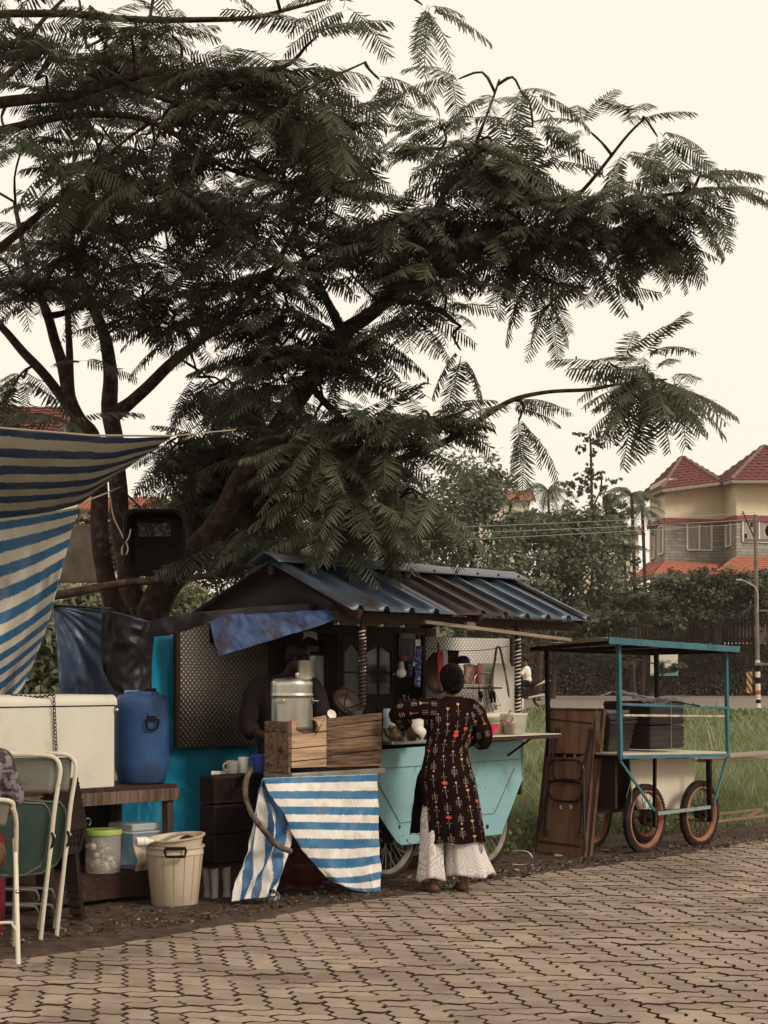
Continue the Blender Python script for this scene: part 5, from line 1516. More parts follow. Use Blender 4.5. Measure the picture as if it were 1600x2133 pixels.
def teal_cart():
 root = thing('push_cart', W(11.97, -8.3, 0), 'empty teal framed push cart with rusty orange wheels', 'cart')
 q = -8.05
 FL, FR = hit(1292, 1577, q), hit(1516, 1573, q)
 TL, TR = hit(1288, 1336, q), hit(1512, 1352, q)
 D = -N * .72
 tube_w = .032
 def bar(nm, a, b, m=m_teal_paint, w=tube_w, h=None):
  mb = MB(); mb.beam(a, b, w, h, up=N); return mb.build(nm, m, root, bevel=.003)
 bar('post', FL - Z * .02, TL, m_teal_paint, .036); bar('post', FR - Z * .02, TR, m_teal_paint, .03)
 RL, RR = FL + D, FR + D
 bar('post', RL - Z * .02, TL + D - Z * .05, m_black, .030); bar('post', RR - Z * .02, TR + D - Z * .02, m_black, .036)
 bar('bottom_rail', FL, FR, m_teal_paint, .03, .055)
 bar('bottom_rail', FL, RL, m_black, .03, .05); bar('bottom_rail', RL, RR, m_black, .03, .05)
 bar('bottom_rail', FR, RR, m_black, .03, .05)
 m1, m2 = hit(1292, 1467, q), hit(1516, 1475, q)
 bar('upper_rail', m1, m2 + U * .03, m_teal_paint, .022, .026)
 m1, m2 = hit(1296, 1490, q - .03), hit(1510, 1492, q - .03)
 bar('shelf_rail', m1, m2, M('peeled_white', (0.52, 0.47, 0.40), (0.20, 0.16, 0.13), scale=14, rough=.7), .018, .034)
 # flat sheet roof with a teal front fascia, a little buckled
 ov = .06
 A, B = hit(1262, 1330, q + .1), hit(1543, 1350, q + .1)
 C, E = TL + D - N * .08 - U * .10 - Z * .02, TR + D - N * .1 + U * .12 + Z * .0
 mb = MB()
 def rf(a, b):
  p = A.lerp(B, a).lerp(C.lerp(E, a), b)
  p.z += .014 * noisev(p, 2.2, 6) + .012 * math.sin(b * 9) * b + .008
  return p
 mb.grid(rf, 30, 20)
 mb.build('roof_sheet', M('tin_roof', (0.50, 0.43, 0.34), (0.36, 0.30, 0.24), scale=4, rough=.6, dirt=(0.10, 0.06, 0.045), dscale=3), root, sharp=180, solid=.004)
 fa = MB(); fa.beam(hit(1268, 1334, q + .105), hit(1540, 1353, q + .105), .012, .052, up=Z); fa.build('fascia', m_teal_paint, root, bevel=.002)
 u = MB()
 for a in (0.02, .33, .66, .98):
  u.beam(A.lerp(B, a) - Z * .03, C.lerp(E, a) - Z * .03, .025, .03)
 u.beam(C - Z * .035, E - Z * .035, .03, .03)
 u.build('roof_batten', m_black, root)
 # counter and dark box below
 mb = MB()
 mb.add([FL + Z * .03, FR + Z * .03, RR + Z * .03, RL + Z * .03, FL, FR, RR, RL], [(0, 1, 2, 3), (4, 7, 6, 5), (0, 4, 5, 1), (1, 5, 6, 2), (2, 6, 7, 3), (3, 7, 4, 0)])
 mb.build('counter', M('counter_white', (0.56, 0.49, 0.38), (0.4, 0.33, 0.25), rough=.6), root)
 t0 = tof(FL)
 b = MB(); b.slab(t0 + .03, t0 + .06, -8.75, -8.12, .40, FL.z - .03); b.slab(t0 + .06, t0 + 1.25, -8.75, -8.73, .34, FL.z - .04); b.slab(t0 + .06, t0 + 1.25, -8.73, -8.32, .34, .36)
 b.build('under_box', m_wood_darkz, root)
 wp = [hit(x, y, -8.30) for x, y in ((1313, 1582), (1446, 1580), (1446, 1640), (1436, 1684), (1330, 1686), (1316, 1650))]
 w = MB(); w.prism(wp, -N * .012); w.build('white_panel', M('panel_white', (0.66, 0.58, 0.46), (0.58, 0.50, 0.39), scale=3, rough=.6, dirt=(0.30, 0.26, 0.22), dscale=4, dlo=.58, dhi=.8), root)
 # wheels
 wc1, wc2 = W(tof(hit(1343, 1705, -8.15)), -8.15, .288), W(tof(hit(1457, 1698, -8.13)), -8.13, .284)
 wheel(root, wc1, .288, .031, m_rim, spokes=18); wheel(root, wc2, .284, .031, m_rim, spokes=18)
 wheel(root, W(tof(wc1), -8.70, .288), .288, .031, m_rim, spokes=18); wheel(root, W(tof(wc2), -8.68, .284), .284, .031, m_rim, spokes=18)
 # forks, braces and tie bar
 f = MB()
 f.beam(Vector(W(tof(wc1) + .03, -8.07, FL.z - .03)), W(tof(wc1) + .02, -8.07, .22), .028, .022, up=U)
 f.build('fork', m_black, root, bevel=.003)
 f = MB(); f.beam(W(tof(wc2) + .02, -8.05, FR.z - .03), W(tof(wc2) + .04, -8.05, .22), .045, .03, up=U)
 f.build('fork', m_black, root, bevel=.003)
 g = MB()
 g.beam(FL - Z * .03, W(tof(wc1) + .01, -8.06, .36), .02, .014, up=N)
 g.build('brace', m_teal_paint, root); g = MB()
 g.beam(FR - Z * .03 - U * .02, W(tof(wc2) + .08, -8.04, .36), .02, .014, up=N)
 g.build('brace', m_teal_paint, root)
 g = MB(); g.beam(W(tof(wc1) + .05, -8.055, .335), W(tof(wc2) + .02, -8.035, .345), .012, .028, up=Z); g.build('tie_bar', M('worn_teal', (0.16, 0.22, 0.21), (0.30, 0.30, 0.27), scale=12, rough=.6), root)
 # string tied to the brace
 s = MB(); c = FL.lerp(W(tof(wc1) + .01, -8.06, .36), .38)
 for dx, dz in ((-.06, -.16), (-.02, -.2), (.02, -.05)):
  s.tube(crom([c, c + Vector((dx * .5, -.01, dz * .4 + .01)), c + Vector((dx, -.02, dz))], 4), .002, 4)
 s.build('string', m_rope, root)
 return root, FL, FR
_, CFL, CFR = teal_cart()
def cart_load():
 m_tub = M('dark_tub', (0.022, 0.016, 0.017), (0.042, 0.032, 0.033), scale=4, rough=.42)
 zc = lambda p: p
 # tapered tub at the left of the counter
 c = W(11.78, -8.50, CFL.z + .03)
 root = thing('plastic_tub', c, 'dark tapered plastic tub with rim on the left of the cart counter', 'tub')
 def tub(mb, c, L, D_, h, tp, th=.008):
  def ring(k, z): return [c + U * x * L / 2 * k + N * y * D_ / 2 * k + Z * z for x, y in ((-1, -1), (1, -1), (1, 1), (-1, 1))]
  r = [ring(tp, 0), ring(1, h), ring(1.06, h), ring(1.06, h + .03), ring(.97, h + .03), ring(tp * .96, .01)]
  vs = [p for q in r for p in q]; fs = [(0, 1, 2, 3)]
  for j in range(5):
   for i in range(4): fs.append((j * 4 + i, j * 4 + (i + 1) % 4, j * 4 + 4 + (i + 1) % 4, j * 4 + 4 + i))
  fs.append((20, 21, 22, 23)); mb.add(vs, fs)
 b = MB(); tub(b, c, .36, .44, .22, .82); b.build('body', m_tub, root, bevel=.008)
 r = MB()
 for z in (.07, .14):
  k = lerp(.82, 1, z / .22) * 1.01
  for i in range(4):
   x = [(-1, -1), (1, -1), (1, 1), (-1, 1)]
   a, bb = x[i], x[(i + 1) % 4]
   r.beam(c + U * a[0] * .18 * k + N * a[1] * .22 * k + Z * z, c + U * bb[0] * .18 * k + N * bb[1] * .22 * k + Z * z, .01)
 r.build('rib', m_tub, root)
 c2 = c + Z * .25
 root = thing('plastic_tub', c2, 'grey lidded tub stacked on top of the dark tapered tub', 'tub')
 b = MB(); b.slab(tof(c2) - .20, tof(c2) + .20, -8.74, -8.27, c2.z + .002, c2.z + .05); b.build('lid', m_tub, root, bevel=.012)
 b = MB(); b.slab(tof(c2) - .16, tof(c2) + .16, -8.68, -8.32, c2.z + .05, c2.z + .085); b.build('body', M('tub_grey', (0.10, 0.088, 0.085), rough=.5), root, bevel=.012)
 # wrapped crates, two high
 for i in range(2):
  c = W(12.36, -8.45, CFL.z + .03 + i * .205)
  root = thing('plastic_crate', c, ['ribbed dark crate wrapped in black plastic, lower one on the cart counter', 'ribbed dark crate wrapped in black plastic, upper one of the stack'][i], 'crate', 'wrapped crates on the cart')
  b = MB(); b.slab(12.09, 12.60, -8.70, -8.22, c.z + .002, c.z + .20); b.build('body', m_tub, root, bevel=.012)
  r = MB()
  for k in range(4):
   r.slab(12.087, 12.603, -8.703, -8.217, c.z + .022 + k * .047, c.z + .040 + k * .047)
  r.build('rib', M('tub_plum', (0.028, 0.019, 0.022), rough=.4), root, bevel=.004)
 c = W(12.35, -8.45, CFL.z + .445)
 lat = [[W(lerp(12.05, 12.64, a), lerp(-8.72, -8.19, b), c.z + .03 + .03 * math.sin(3 * a + b * 5) - (.05 if b == 1 else 0)) for a in (0, .25, .5, .75, 1)] for b in (0, .33, .66, 1)]
 tag(sheet(lat, 24, 18, .02, 9, 9).build('plastic_sheet', M('slate_plastic', (0.085, 0.085, 0.10), (0.14, 0.14, 0.15), rough=.35), sharp=180), 'crumpled slate grey plastic sheet over the wrapped crates', 'plastic sheet')
 # string across the crates, loose cords at the right
 s = MB(); s.tube([W(12.38, -8.205, CFL.z + .43), W(12.38, -8.203, CFL.z + .04)], .0025, 4); tag(s.build('string', m_rope), 'thin string tied down the front of the wrapped crates', 'string')
 s = MB()
 s.tube(crom([hit(1473, 1500, -8.2), hit(1482, 1520, -8.19), hit(1488, 1545, -8.19)], 4), .004, 5); s.tube(crom([hit(1473, 1512, -8.2), hit(1478, 1535, -8.19), hit(1485, 1562, -8.19)], 4), .004, 5)
 tag(s.build('cord', M('pale_cord', (0.62, 0.58, 0.42), rough=.6)), 'two pale loose cords dangling at the right end of the cart', 'cord')
 s = MB(); s.tube([hit(1402, 1462, -8.1), hit(1430, 1466, -8.05), hit(1458, 1470, -8.03)], .006, 6); s.tube([hit(1446, 1470, -8.03), hit(1444, 1464, -8.03)], .004, 5)
 tag(s.build('iron_hook', m_dark_metal), 'bent dark iron rod lying on the teal upper rail', 'rod')
cart_load()
def folding_tables():
 m_ply = wood_mat('brown_board', (0.30, 0.155, 0.10), (0.37, 0.205, 0.14), (0.20, 0.098, 0.066), 'Z', sc=3, rough=.6)
 m_edge = M('table_edge', (0.075, 0.036, 0.026), (0.13, 0.07, 0.05), rough=.6)
 def board(TLp, TRp, BLp, BRp, label, front):
  root = thing('folding_table', BLp.lerp(BRp, .5), label, 'folding table', 'folded tables leaning on the push cart')
  nn = (BRp - BLp).cross(TLp - BLp).normalized()
  if nn.y > 0: nn = -nn
  X = (BRp - BLp); Yv = (TLp - BLp); Yr = (TRp - BRp)
  P = lambda u, v, o=0: (BLp + X * u).lerp(TLp + (TRp - TLp) * u, v) + nn * o
  mb = MB(); mb.prism([P(0, 0), P(1, 0), P(1, 1), P(0, 1)], -nn * .018); mb.build('table_top', m_ply, root)
  e = MB()
  for a, b in (((0, 0), (0, 1)), ((1, 0), (1, 1)), ((0, 0), (1, 0)), ((0, 1), (1, 1))):
   e.beam(P(*a) - nn * .003, P(*b) - nn * .003, .014, .034, up=nn)
  e.build('edge_band', m_edge, root)
  if not front: return root
  e = MB(); e.beam(P(.03, .085, .004), P(.90, .075, .004), .02, .008, up=nn); e.build('cross_batten', m_edge, root); e = MB(); e.beam(P(.03, .93, .004), P(.93, .91, .004), .014, .008, up=nn); e.build('cross_batten', m_edge, root)
  o3 = .022
  pl = lambda zx, zy, o=o3: hitplane(1080 + zx / 5.925, 1440 + zy / 5.925, P(0, 0, o), nn)
  m_leg = M('leg_enamel', (0.028, 0.015, 0.013), (0.06, 0.032, 0.026), scale=10, rough=.35)
  def loop(pts, r, o):
   mb = MB(); mb.tube(crom([pl(x, y, o) for x, y in pts], 5), r, 8); return mb
  loop([(325, 1750), (345, 1400), (372, 1150), (420, 1110), (520, 1095), (680, 1098), (745, 1130), (785, 1200), (775, 1740)], .012, .045).build('leg_frame', m_leg, root)
  loop([(480, 500), (440, 700), (425, 900), (430, 1020), (460, 1085), (560, 1108), (700, 1112), (770, 1070), (795, 980), (860, 700), (900, 480)], .012, .030).build('leg_frame', m_leg, root)
  loop([(385, 520), (390, 700), (378, 905), (420, 860), (520, 845), (690, 850), (760, 880), (800, 940), (805, 1100), (810, 1500), (825, 1980)], .010, .060).build('brace_frame', m_leg, root)
  loop([(255, 1720), (300, 1450), (350, 1200), (372, 905)], .010, .060).build('brace_frame', m_leg, root)
  loop([(372, 1180), (380, 1270), (430, 1330), (520, 1355), (690, 1358), (760, 1320), (785, 1240)], .011, .052).build('brace_frame', m_leg, root)
  h = MB()
  for x, y in ((340, 1745), (770, 1765), (480, 490), (900, 500)): h.box(pl(x, y, .02), (.04, .04, .05))
  h.build('hinge', m_leg, root, bevel=.004)
  for (x, y) in ((575, 800), (695, 800)):
   c = MB(); c.box(pl(x, y, .01), (.02, .025, .028)); c.build('caster_plate', m_ply, root)
  c = MB()
  for (x, y) in ((520, 1430), (645, 1430)): c.box(pl(x, y, .012), (.022, .022, .034))
  c.build('bracket', M('brass_plate', (0.52, 0.37, 0.22), rough=.5), root, bevel=.004)
  return root
 BL, BR = gnd(1117, 1778), gnd(1218, 1788)
 TL, TR = at(1147, 1477, BL.y + .10), at(1243, 1480, BR.y + .10)
 board(TL, TR, BL, BR, 'front brown folding table, legs folded against its underside, leaning upright', True)
 off = U * .045
 BL2, BR2 = BL + off + N * .06, BR + off + N * .02
 TL2, TR2 = TL + U * .045 + N * .06, hitplane(1259, 1478, TR + U * .045, U)
 board(TL2, TR2, BL2, BR2, 'rear brown folding table standing behind the one with legs showing', False)
 # torn tape hanging on the edge
 lat = [[hitplane(x, y, TR - U * .02, U) for x in xs] for y, xs in ((1482, (1240, 1246, 1252)), (1505, (1238, 1245, 1250)), (1530, (1236, 1243, 1253)), (1552, (1250, 1253, 1257)))]
 tag(sheet(lat, 6, 14, .008, 15, 2).build('torn_tape', M('old_tape', (0.34, 0.26, 0.20), (0.2, 0.14, 0.1), rough=.4), sharp=180), 'strip of torn tape peeling from the folded tables\' right edge', 'tape')
folding_tables()
def plank_bench():
 root = thing('plank_table', gnd(1545, 1748), 'rough plank table on thin metal legs at the right edge', 'table')
 zt = .735
 s0 = -8.55
 mb = MB()
 ta, tb = tof(hit(1462, 1580, -8.4)), tof(hit(1720, 1572, -8.4))
 rng = random.Random(4)
 for k in range(3):
  y0 = -8.78 + k * .17
  mb.slab(ta + rng.uniform(-.03, .03), tb, y0, y0 + .155, zt - .035, zt)
 mb.build('plank', m_pale_wood, root, bevel=.006)
 l = MB()
 for t, s_ in ((ta + .1, -8.33), (ta + .1, -8.75), (tb - .6, -8.33), (tb - .6, -8.75), (ta + .62, -8.33)):
  l.beam(W(t, s_, 0), W(t, s_, zt - .036), .026)
 l.build('leg', M('leg_iron', (0.09, 0.052, 0.038), (0.14, 0.09, 0.07), scale=12, rough=.7), root)
 r = MB()
 for a, b in ((W(ta + .1, -8.33, .17), W(tb - .6, -8.33, .17)), (W(ta + .1, -8.75, .17), W(tb - .6, -8.75, .17)), (W(ta + .1, -8.33, .17), W(ta + .62, -8.75, .17)), (W(ta + .62, -8.33, .17), W(tb - .6, -8.75, .17)), (W(ta + .1, -8.33, .17), W(ta + .1, -8.75, .17))):
  r.beam(a, b, .022, .02)
 r.build('stretcher', M('rusty_iron', (0.26, 0.155, 0.105), (0.16, 0.09, 0.06), scale=12, rough=.8), root)
plank_bench()
# ---------------------------------------------------------------- tarpaulins and awning
m_str_cloth = stripe_mat('striped_cloth', (0.80, 0.75, 0.69), (0.035, 0.165, 0.335), 7.5, 'Y', 0.72, transl=.12)
m_str_side = stripe_mat('striped_cloth_side', (0.80, 0.75, 0.69), (0.028, 0.115, 0.28), 3.4, 'X', 0.15, transl=.12)
m_str_awn = stripe_mat('striped_awning', (0.54, 0.49, 0.41), (0.035, 0.075, 0.17), 5.5, 'Y', 0.80, transl=.35)
m_str_curt = stripe_mat('striped_curtain', (0.66, 0.60, 0.50), (0.030, 0.145, 0.31), 11.0, 'Y', 0.5, transl=.35)
def tarps():
 # the striped awning over the left edge and the curtain hung below it
 YA, YJ = 11.1, 11.9
 top = [(-120, 884), (0, 892), (60, 898), (120, 903), (190, 908), (260, 910), (358, 908)]
 bot = [(-120, 1082), (0, 1078), (45, 1074), (90, 1068), (130, 1060), (172, 1046), (240, 992)]
 rows = []
 for k, fr in enumerate((0, .22, .42, .62, .82, 1)):
  row = []
  for (tx, ty), (bx, by) in zip(top, bot):
   sag = [0, .25, .46, .66, .83, 1][k]
   row.append(at(lerp(tx, bx, sag), lerp(ty, by, sag), lerp(YA, YJ, fr ** 1.3)))
  rows.append(row)
 # last column closes to the tip
 for k in range(len(rows)):
  rows[k][-1] = at(lerp(358, 236, k / 5), lerp(908, 996, k / 5), lerp(YA, YJ, (k / 5) ** 1.3))
 o = sheet(rows, 60, 50, .010, 3, 2).build('striped_awning', m_str_awn, sharp=180, solid=.002)
 tag(o, 'blue and white striped awning stretched overhead at the left edge', 'awning')
 mb = MB(); mb.tube([at(-150, 880, YA), at(60, 896, YA), at(190, 907, YA), at(360, 908, YA)], .007, 6); mb.tube([at(360, 908, YA), at(490, 895, YA + .4)], .004, 5)
 tag(mb.build('awning_rope', m_rope), 'pale rope along the awning\'s upper hem running into the tree', 'rope')
 # curtain
 L = [(-90, 1088), (-90, 1222), (-90, 1372), (-90, 1470), (-90, 1565)]
 Rr = [(166, 1056), (141, 1140), (110, 1262), (80, 1355), (42, 1446)]
 rows = []
 for (lx, ly), (rx, ry) in zip(L, Rr):
  row = []
  for k in range(6):
   a = k / 5
   sag = 52 * a * (1 - a) * (1.0 if ly > 1100 else .3)
   row.append(at(lerp(lx, rx, a), lerp(ly, ry, a) + sag, 11.9 + .10 * math.sin(a * 9 + ly * .01) * (ly > 1100)))
  rows.append(row)
 o = sheet(rows, 60, 70, .022, 4, 5).build('striped_curtain', m_str_curt, sharp=180, solid=.002)
 tag(o, 'blue and white striped cloth hanging down as a curtain behind the white chest', 'curtain')
 mb = MB(); mb.tube([at(-150, 1084, 11.92), at(60, 1072, 11.92), at(170, 1047, 11.9), at(215, 1030, 12.6), at(250, 1015, 13.8)], .006, 6)
 tag(mb.build('curtain_rope', m_rope), 'rope carrying the striped curtain, tied to the tree stem', 'rope')
 # dark plastic drawn from the left corner round the trunk
 rows = [[(112, 1264), (170, 1268), (228, 1272), (290, 1288), (330, 1300)],
   [(113, 1290), (170, 1308), (228, 1316), (280, 1318), (322, 1326)],
   [(116, 1330), (170, 1352), (225, 1360), (275, 1362), (316, 1366)],
   [(121, 1390), (172, 1400), (225, 1404), (275, 1404), (313, 1408)],
   [(128, 1470), (175, 1470), (225, 1468), (272, 1462), (316, 1455)]]
 lat = [[at(x, y, 12.6 + .10 * math.sin(i * 1.7)) for i, (x, y) in enumerate(r)] for r in rows]
 def fan(a, b):
  ang = math.atan2(b + .02, a + .02)
  return .022 * math.sin(ang * 26) * math.hypot(a, b) * (1 - .4 * b) * (1 if a > .12 else a / .12)
 o = sheet(lat, 70, 60, .016, 6, 8, folds=fan).build('dark_plastic_sheet', m_navy, sharp=180, solid=.002)
 tag(o, 'navy black plastic sheet stretched from the left corner to the tree base', 'plastic sheet')
 mb = MB(); mb.tube([at(112, 1262, 12.58), at(170, 1264, 12.6), at(230, 1268, 12.7)], .012, 6); tag(mb.build('sheet_rope', m_darktarp), 'dark cord along the top of the navy plastic sheet', 'rope')
 # black crumpled sheet bound round the trunk
 rows = [[(214, 1262), (250, 1282), (290, 1292), (324, 1296)], [(212, 1300), (250, 1320), (288, 1326), (322, 1322)], [(210, 1350), (250, 1368), (286, 1380), (318, 1362)],
   [(218, 1400), (252, 1420), (286, 1432), (316, 1410)], [(238, 1438), (262, 1446), (290, 1450), (318, 1450)]]
 lat = [[at(x, y, 12.42 - .12 * math.sin(math.pi * i / 3)) for i, (x, y) in enumerate(r)] for r in rows]
 o = sheet(lat, 40, 48, .035, 7, 12).build('black_plastic_sheet', m_darktarp, sharp=180, solid=.002)
 tag(o, 'crumpled black plastic sheet bunched round the foot of the tree', 'plastic sheet')
 # turquoise tarpaulin, back of the stall
 rows = [[(292, 1296), (305, 1300), (330, 1318), (380, 1325), (540, 1330)], [(292, 1400), (305, 1400), (330, 1400), (380, 1400), (540, 1400)],
   [(285, 1550), (305, 1552), (335, 1555), (400, 1552), (545, 1548)], [(230, 1690), (280, 1690), (330, 1690), (420, 1690), (560, 1680)], [(200, 1800), (270, 1810), (330, 1815), (420, 1812), (570, 1790)]]
 lat = [[hit(x, y, -9.84 + .04 * math.sin(i * 2.1 + j)) for i, (x, y) in enumerate(r)] for j, r in enumerate(rows)]
 def crease(a, b):
  d = a * 1.0 - b * .9
  return .022 * (1 - min(1, abs(((d * 6) % 1) - .5) * 7)) * (b > .40) + .012 * math.sin(a * 30 + b * 12) * b
 o = sheet(lat, 60, 60, .030, 5, 15, folds=crease).build('turquoise_tarpaulin', m_turq, sharp=180, solid=.002)
 tag(o, 'turquoise tarpaulin hung behind the blue drum and below the aluminium sheet', 'tarpaulin')
 # blue flap pinned along the gable
 rows = [[(436, 1297), (468, 1282), (520, 1279), (580, 1277), (650, 1272), (722, 1266)],
   [(440, 1318), (478, 1304), (525, 1296), (585, 1290), (655, 1280), (722, 1270)],
   [(446, 1345), (486, 1334), (535, 1320), (592, 1308), (660, 1292), (722, 1274)],
   [(453, 1368), (495, 1356), (545, 1340), (600, 1324), (665, 1304), (722, 1279)]]
 lat = [[hit(x, y, -8.36 - .10 * (i / 5) + .03 * j) for i, (x, y) in enumerate(r)] for j, r in enumerate(rows)]
 o = sheet(lat, 60, 30, .030, 7, 21).build('blue_tarp_flap', m_bluetarp, sharp=180, solid=.002)
 tag(o, 'bright blue tarpaulin flap pinned under the left gable with its corner hanging', 'tarpaulin')
 rows = [[(312, 1296), (350, 1284), (400, 1276), (450, 1272), (560, 1262), (700, 1256)], [(316, 1312), (352, 1305), (405, 1298), (450, 1290), (560, 1274), (700, 1266)], [(322, 1326), (356, 1322), (410, 1306), (446, 1296), (560, 1282), (705, 1274)]]
 lat = [[hit(x, y, -8.55 - .35 * (1 - i / 5)) for i, (x, y) in enumerate(r)] for j, r in enumerate(rows)]
 o = sheet(lat, 40, 20, .02, 5, 23).build('dark_tarp_strip', m_darktarp, sharp=180, solid=.002)
 tag(o, 'dark folded tarpaulin strip running from the tree to the gable above the blue flap', 'tarpaulin')
 # hanging loop of rope by the tree and the branch tied across
 mb = MB(); mb.tube(crom([at(228, 1028, 13.2), at(236, 1075, 13.2), at(252, 1110, 13.2), at(266, 1140, 13.2), at(262, 1155, 13.2), at(254, 1152, 13.2), at(256, 1138, 13.2), at(268, 1120, 13.2), at(272, 1102, 13.2)], 5), .006, 6)
 tag(mb.build('rope_loop', m_rope), 'loose loop of pale rope dangling beside the dark chair seat in the tree', 'rope')
 pts = [at(92, 1240, 12.9), at(160, 1232, 12.95), at(220, 1222, 13.0), at(300, 1212, 13.05), at(380, 1208, 13.0), at(460, 1196, 12.9), at(520, 1180, 12.8), at(560, 1168, 12.75)]
 mb = MB(); c = crom(pts, 4); mb.tube([p + Vector((0, 0, .02 * noisev(p, 4, 2))) for p in c], [lerp(.036, .018, i / (len(c) - 1)) for i in range(len(c))], 9)
 tag(mb.build('tied_branch', m_bark, sharp=180), 'dark branch lashed crosswise to the tree stems above the navy sheet', 'branch')
 # weathered sheet hanging beyond the stems
 lat = [[at(x, y, 16.5) for x in xs] for y, xs in ((1092, (60, 110, 160, 205)), (1130, (60, 108, 158, 208)), (1170, (60, 112, 160, 206)), (1214, (58, 110, 160, 204)))]
 tag(sheet(lat, 30, 26, .02, 3, 31).build('weathered_sheet', M('weathered_sheet', (0.10, 0.072, 0.056), (0.17, 0.145, 0.12), scale=4, rough=.7, dirt=(0.06, 0.04, 0.03)), sharp=180, solid=.004), 'weathered brown sheet hung behind the tree stems beside the curtain', 'sheet')
 # dark chair seat hung in the tree, shaped like a square tub
 c = at(326, 1132, 13.3)
 root = thing('hanging_seat', c, 'black rounded square plastic chair seat hung on its side in the tree fork', 'tub')
 def rsq(hx, hz, r, y, n=6):
  out = []
  for (sx, sz, a0) in ((1, 1, 0), (-1, 1, 90), (-1, -1, 180), (1, -1, 270)):
   for k in range(n + 1):
    a = R(a0 + 90 * k / n); out.append(c + Vector((sx * (hx - r) + r * math.cos(a), y, sz * (hz - r) + r * math.sin(a))))
  return out
 k = 13.3 / F
 hx, hz = 58 * k, 64 * k
 rs = [rsq(hx * 1.08, hz * 1.05, .08, -.10), rsq(hx, hz, .08, -.10), rsq(hx * .9, hz * .9, .07, .16)]
 vs = [p for q in rs for p in q]; n = len(rs[0]); fs = []
 for j in range(2):
  for i in range(n): fs.append((j * n + i, j * n + (i + 1) % n, (j + 1) * n + (i + 1) % n, (j + 1) * n + i))
 fs.append(tuple(range(2 * n, 3 * n)))
 mb = MB(); mb.add(vs, fs); mb.build('shell', m_black, root, solid=.006)
 mb = MB(); mb.tube(rsq(hx * 1.08, hz * 1.05, .08, -.10), .010, 7, closed=True); mb.build('rim', m_black, root)
 lat = [[c + Vector((x, -.095 + .012 * j, z)) for x in (-.13, -.05, .03, .12)] for j, z in enumerate((.15, .11, .05))]
 sheet(lat, 16, 12, .02, 14, 3).build('torn_plastic', M('torn_plastic', (0.012, 0.01, 0.01), (0.06, 0.055, 0.055), rough=.4, scale=30, lo=.5, hi=.6), root, sharp=180)
tarps()
# ---------------------------------------------------------------- the table with the white chest and the drum
TZ = .755
def left_table():
 s1 = -8.85
 ta, tb = tof(hit(120, 1640, s1)) - .62, tof(hit(370, 1635, s1))
 root = thing('wooden_table', W(tb - .7, s1 - .3, 0), 'rough dark wooden table carrying the white chest and blue drum', 'table')
 m_beam = wood_mat('table_beam', (0.085, 0.052, 0.038), (0.20, 0.14, 0.105), (0.030, 0.014, 0.010), 'Z', sc=5)
 mb = MB()
 for k in range(4): mb.slab(ta, tb, s1 - .60 + k * .15, s1 - .455 + k * .15, TZ - .028, TZ)
 mb.build('top_board', m_wood_dark, root, bevel=.003)
 mb = MB(); mb.slab(ta, tb + .004, s1 - .002, s1 + .022, TZ - .105, TZ - .024); mb.build('front_rail', m_beam, root, bevel=.003)
 for t, s_ in ((tb - .06, s1 - .03), (tb - .06, s1 - .57), (ta + .06, s1 - .03), (ta + .06, s1 - .57)):
  mb = MB(); mb.beam(W(t, s_, 0), W(t, s_, TZ - .03), .06, .05, up=U); mb.build('leg', m_beam, root, bevel=.003)
 mb = MB(); mb.slab(ta, tb - .1, s1 - .58, s1 - .02, .175, .195); mb.build('shelf', m_wood_dark, root)
 mb = MB(); mb.slab(ta, tb - .1, s1 - .02, s1 + .01, .045, .185); mb.build('shelf_rail', m_wood_dark, root, bevel=.003)
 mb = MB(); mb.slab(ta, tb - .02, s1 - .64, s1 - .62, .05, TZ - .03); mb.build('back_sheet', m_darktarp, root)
 return s1, ta, tb
S1, TA, TB = left_table()
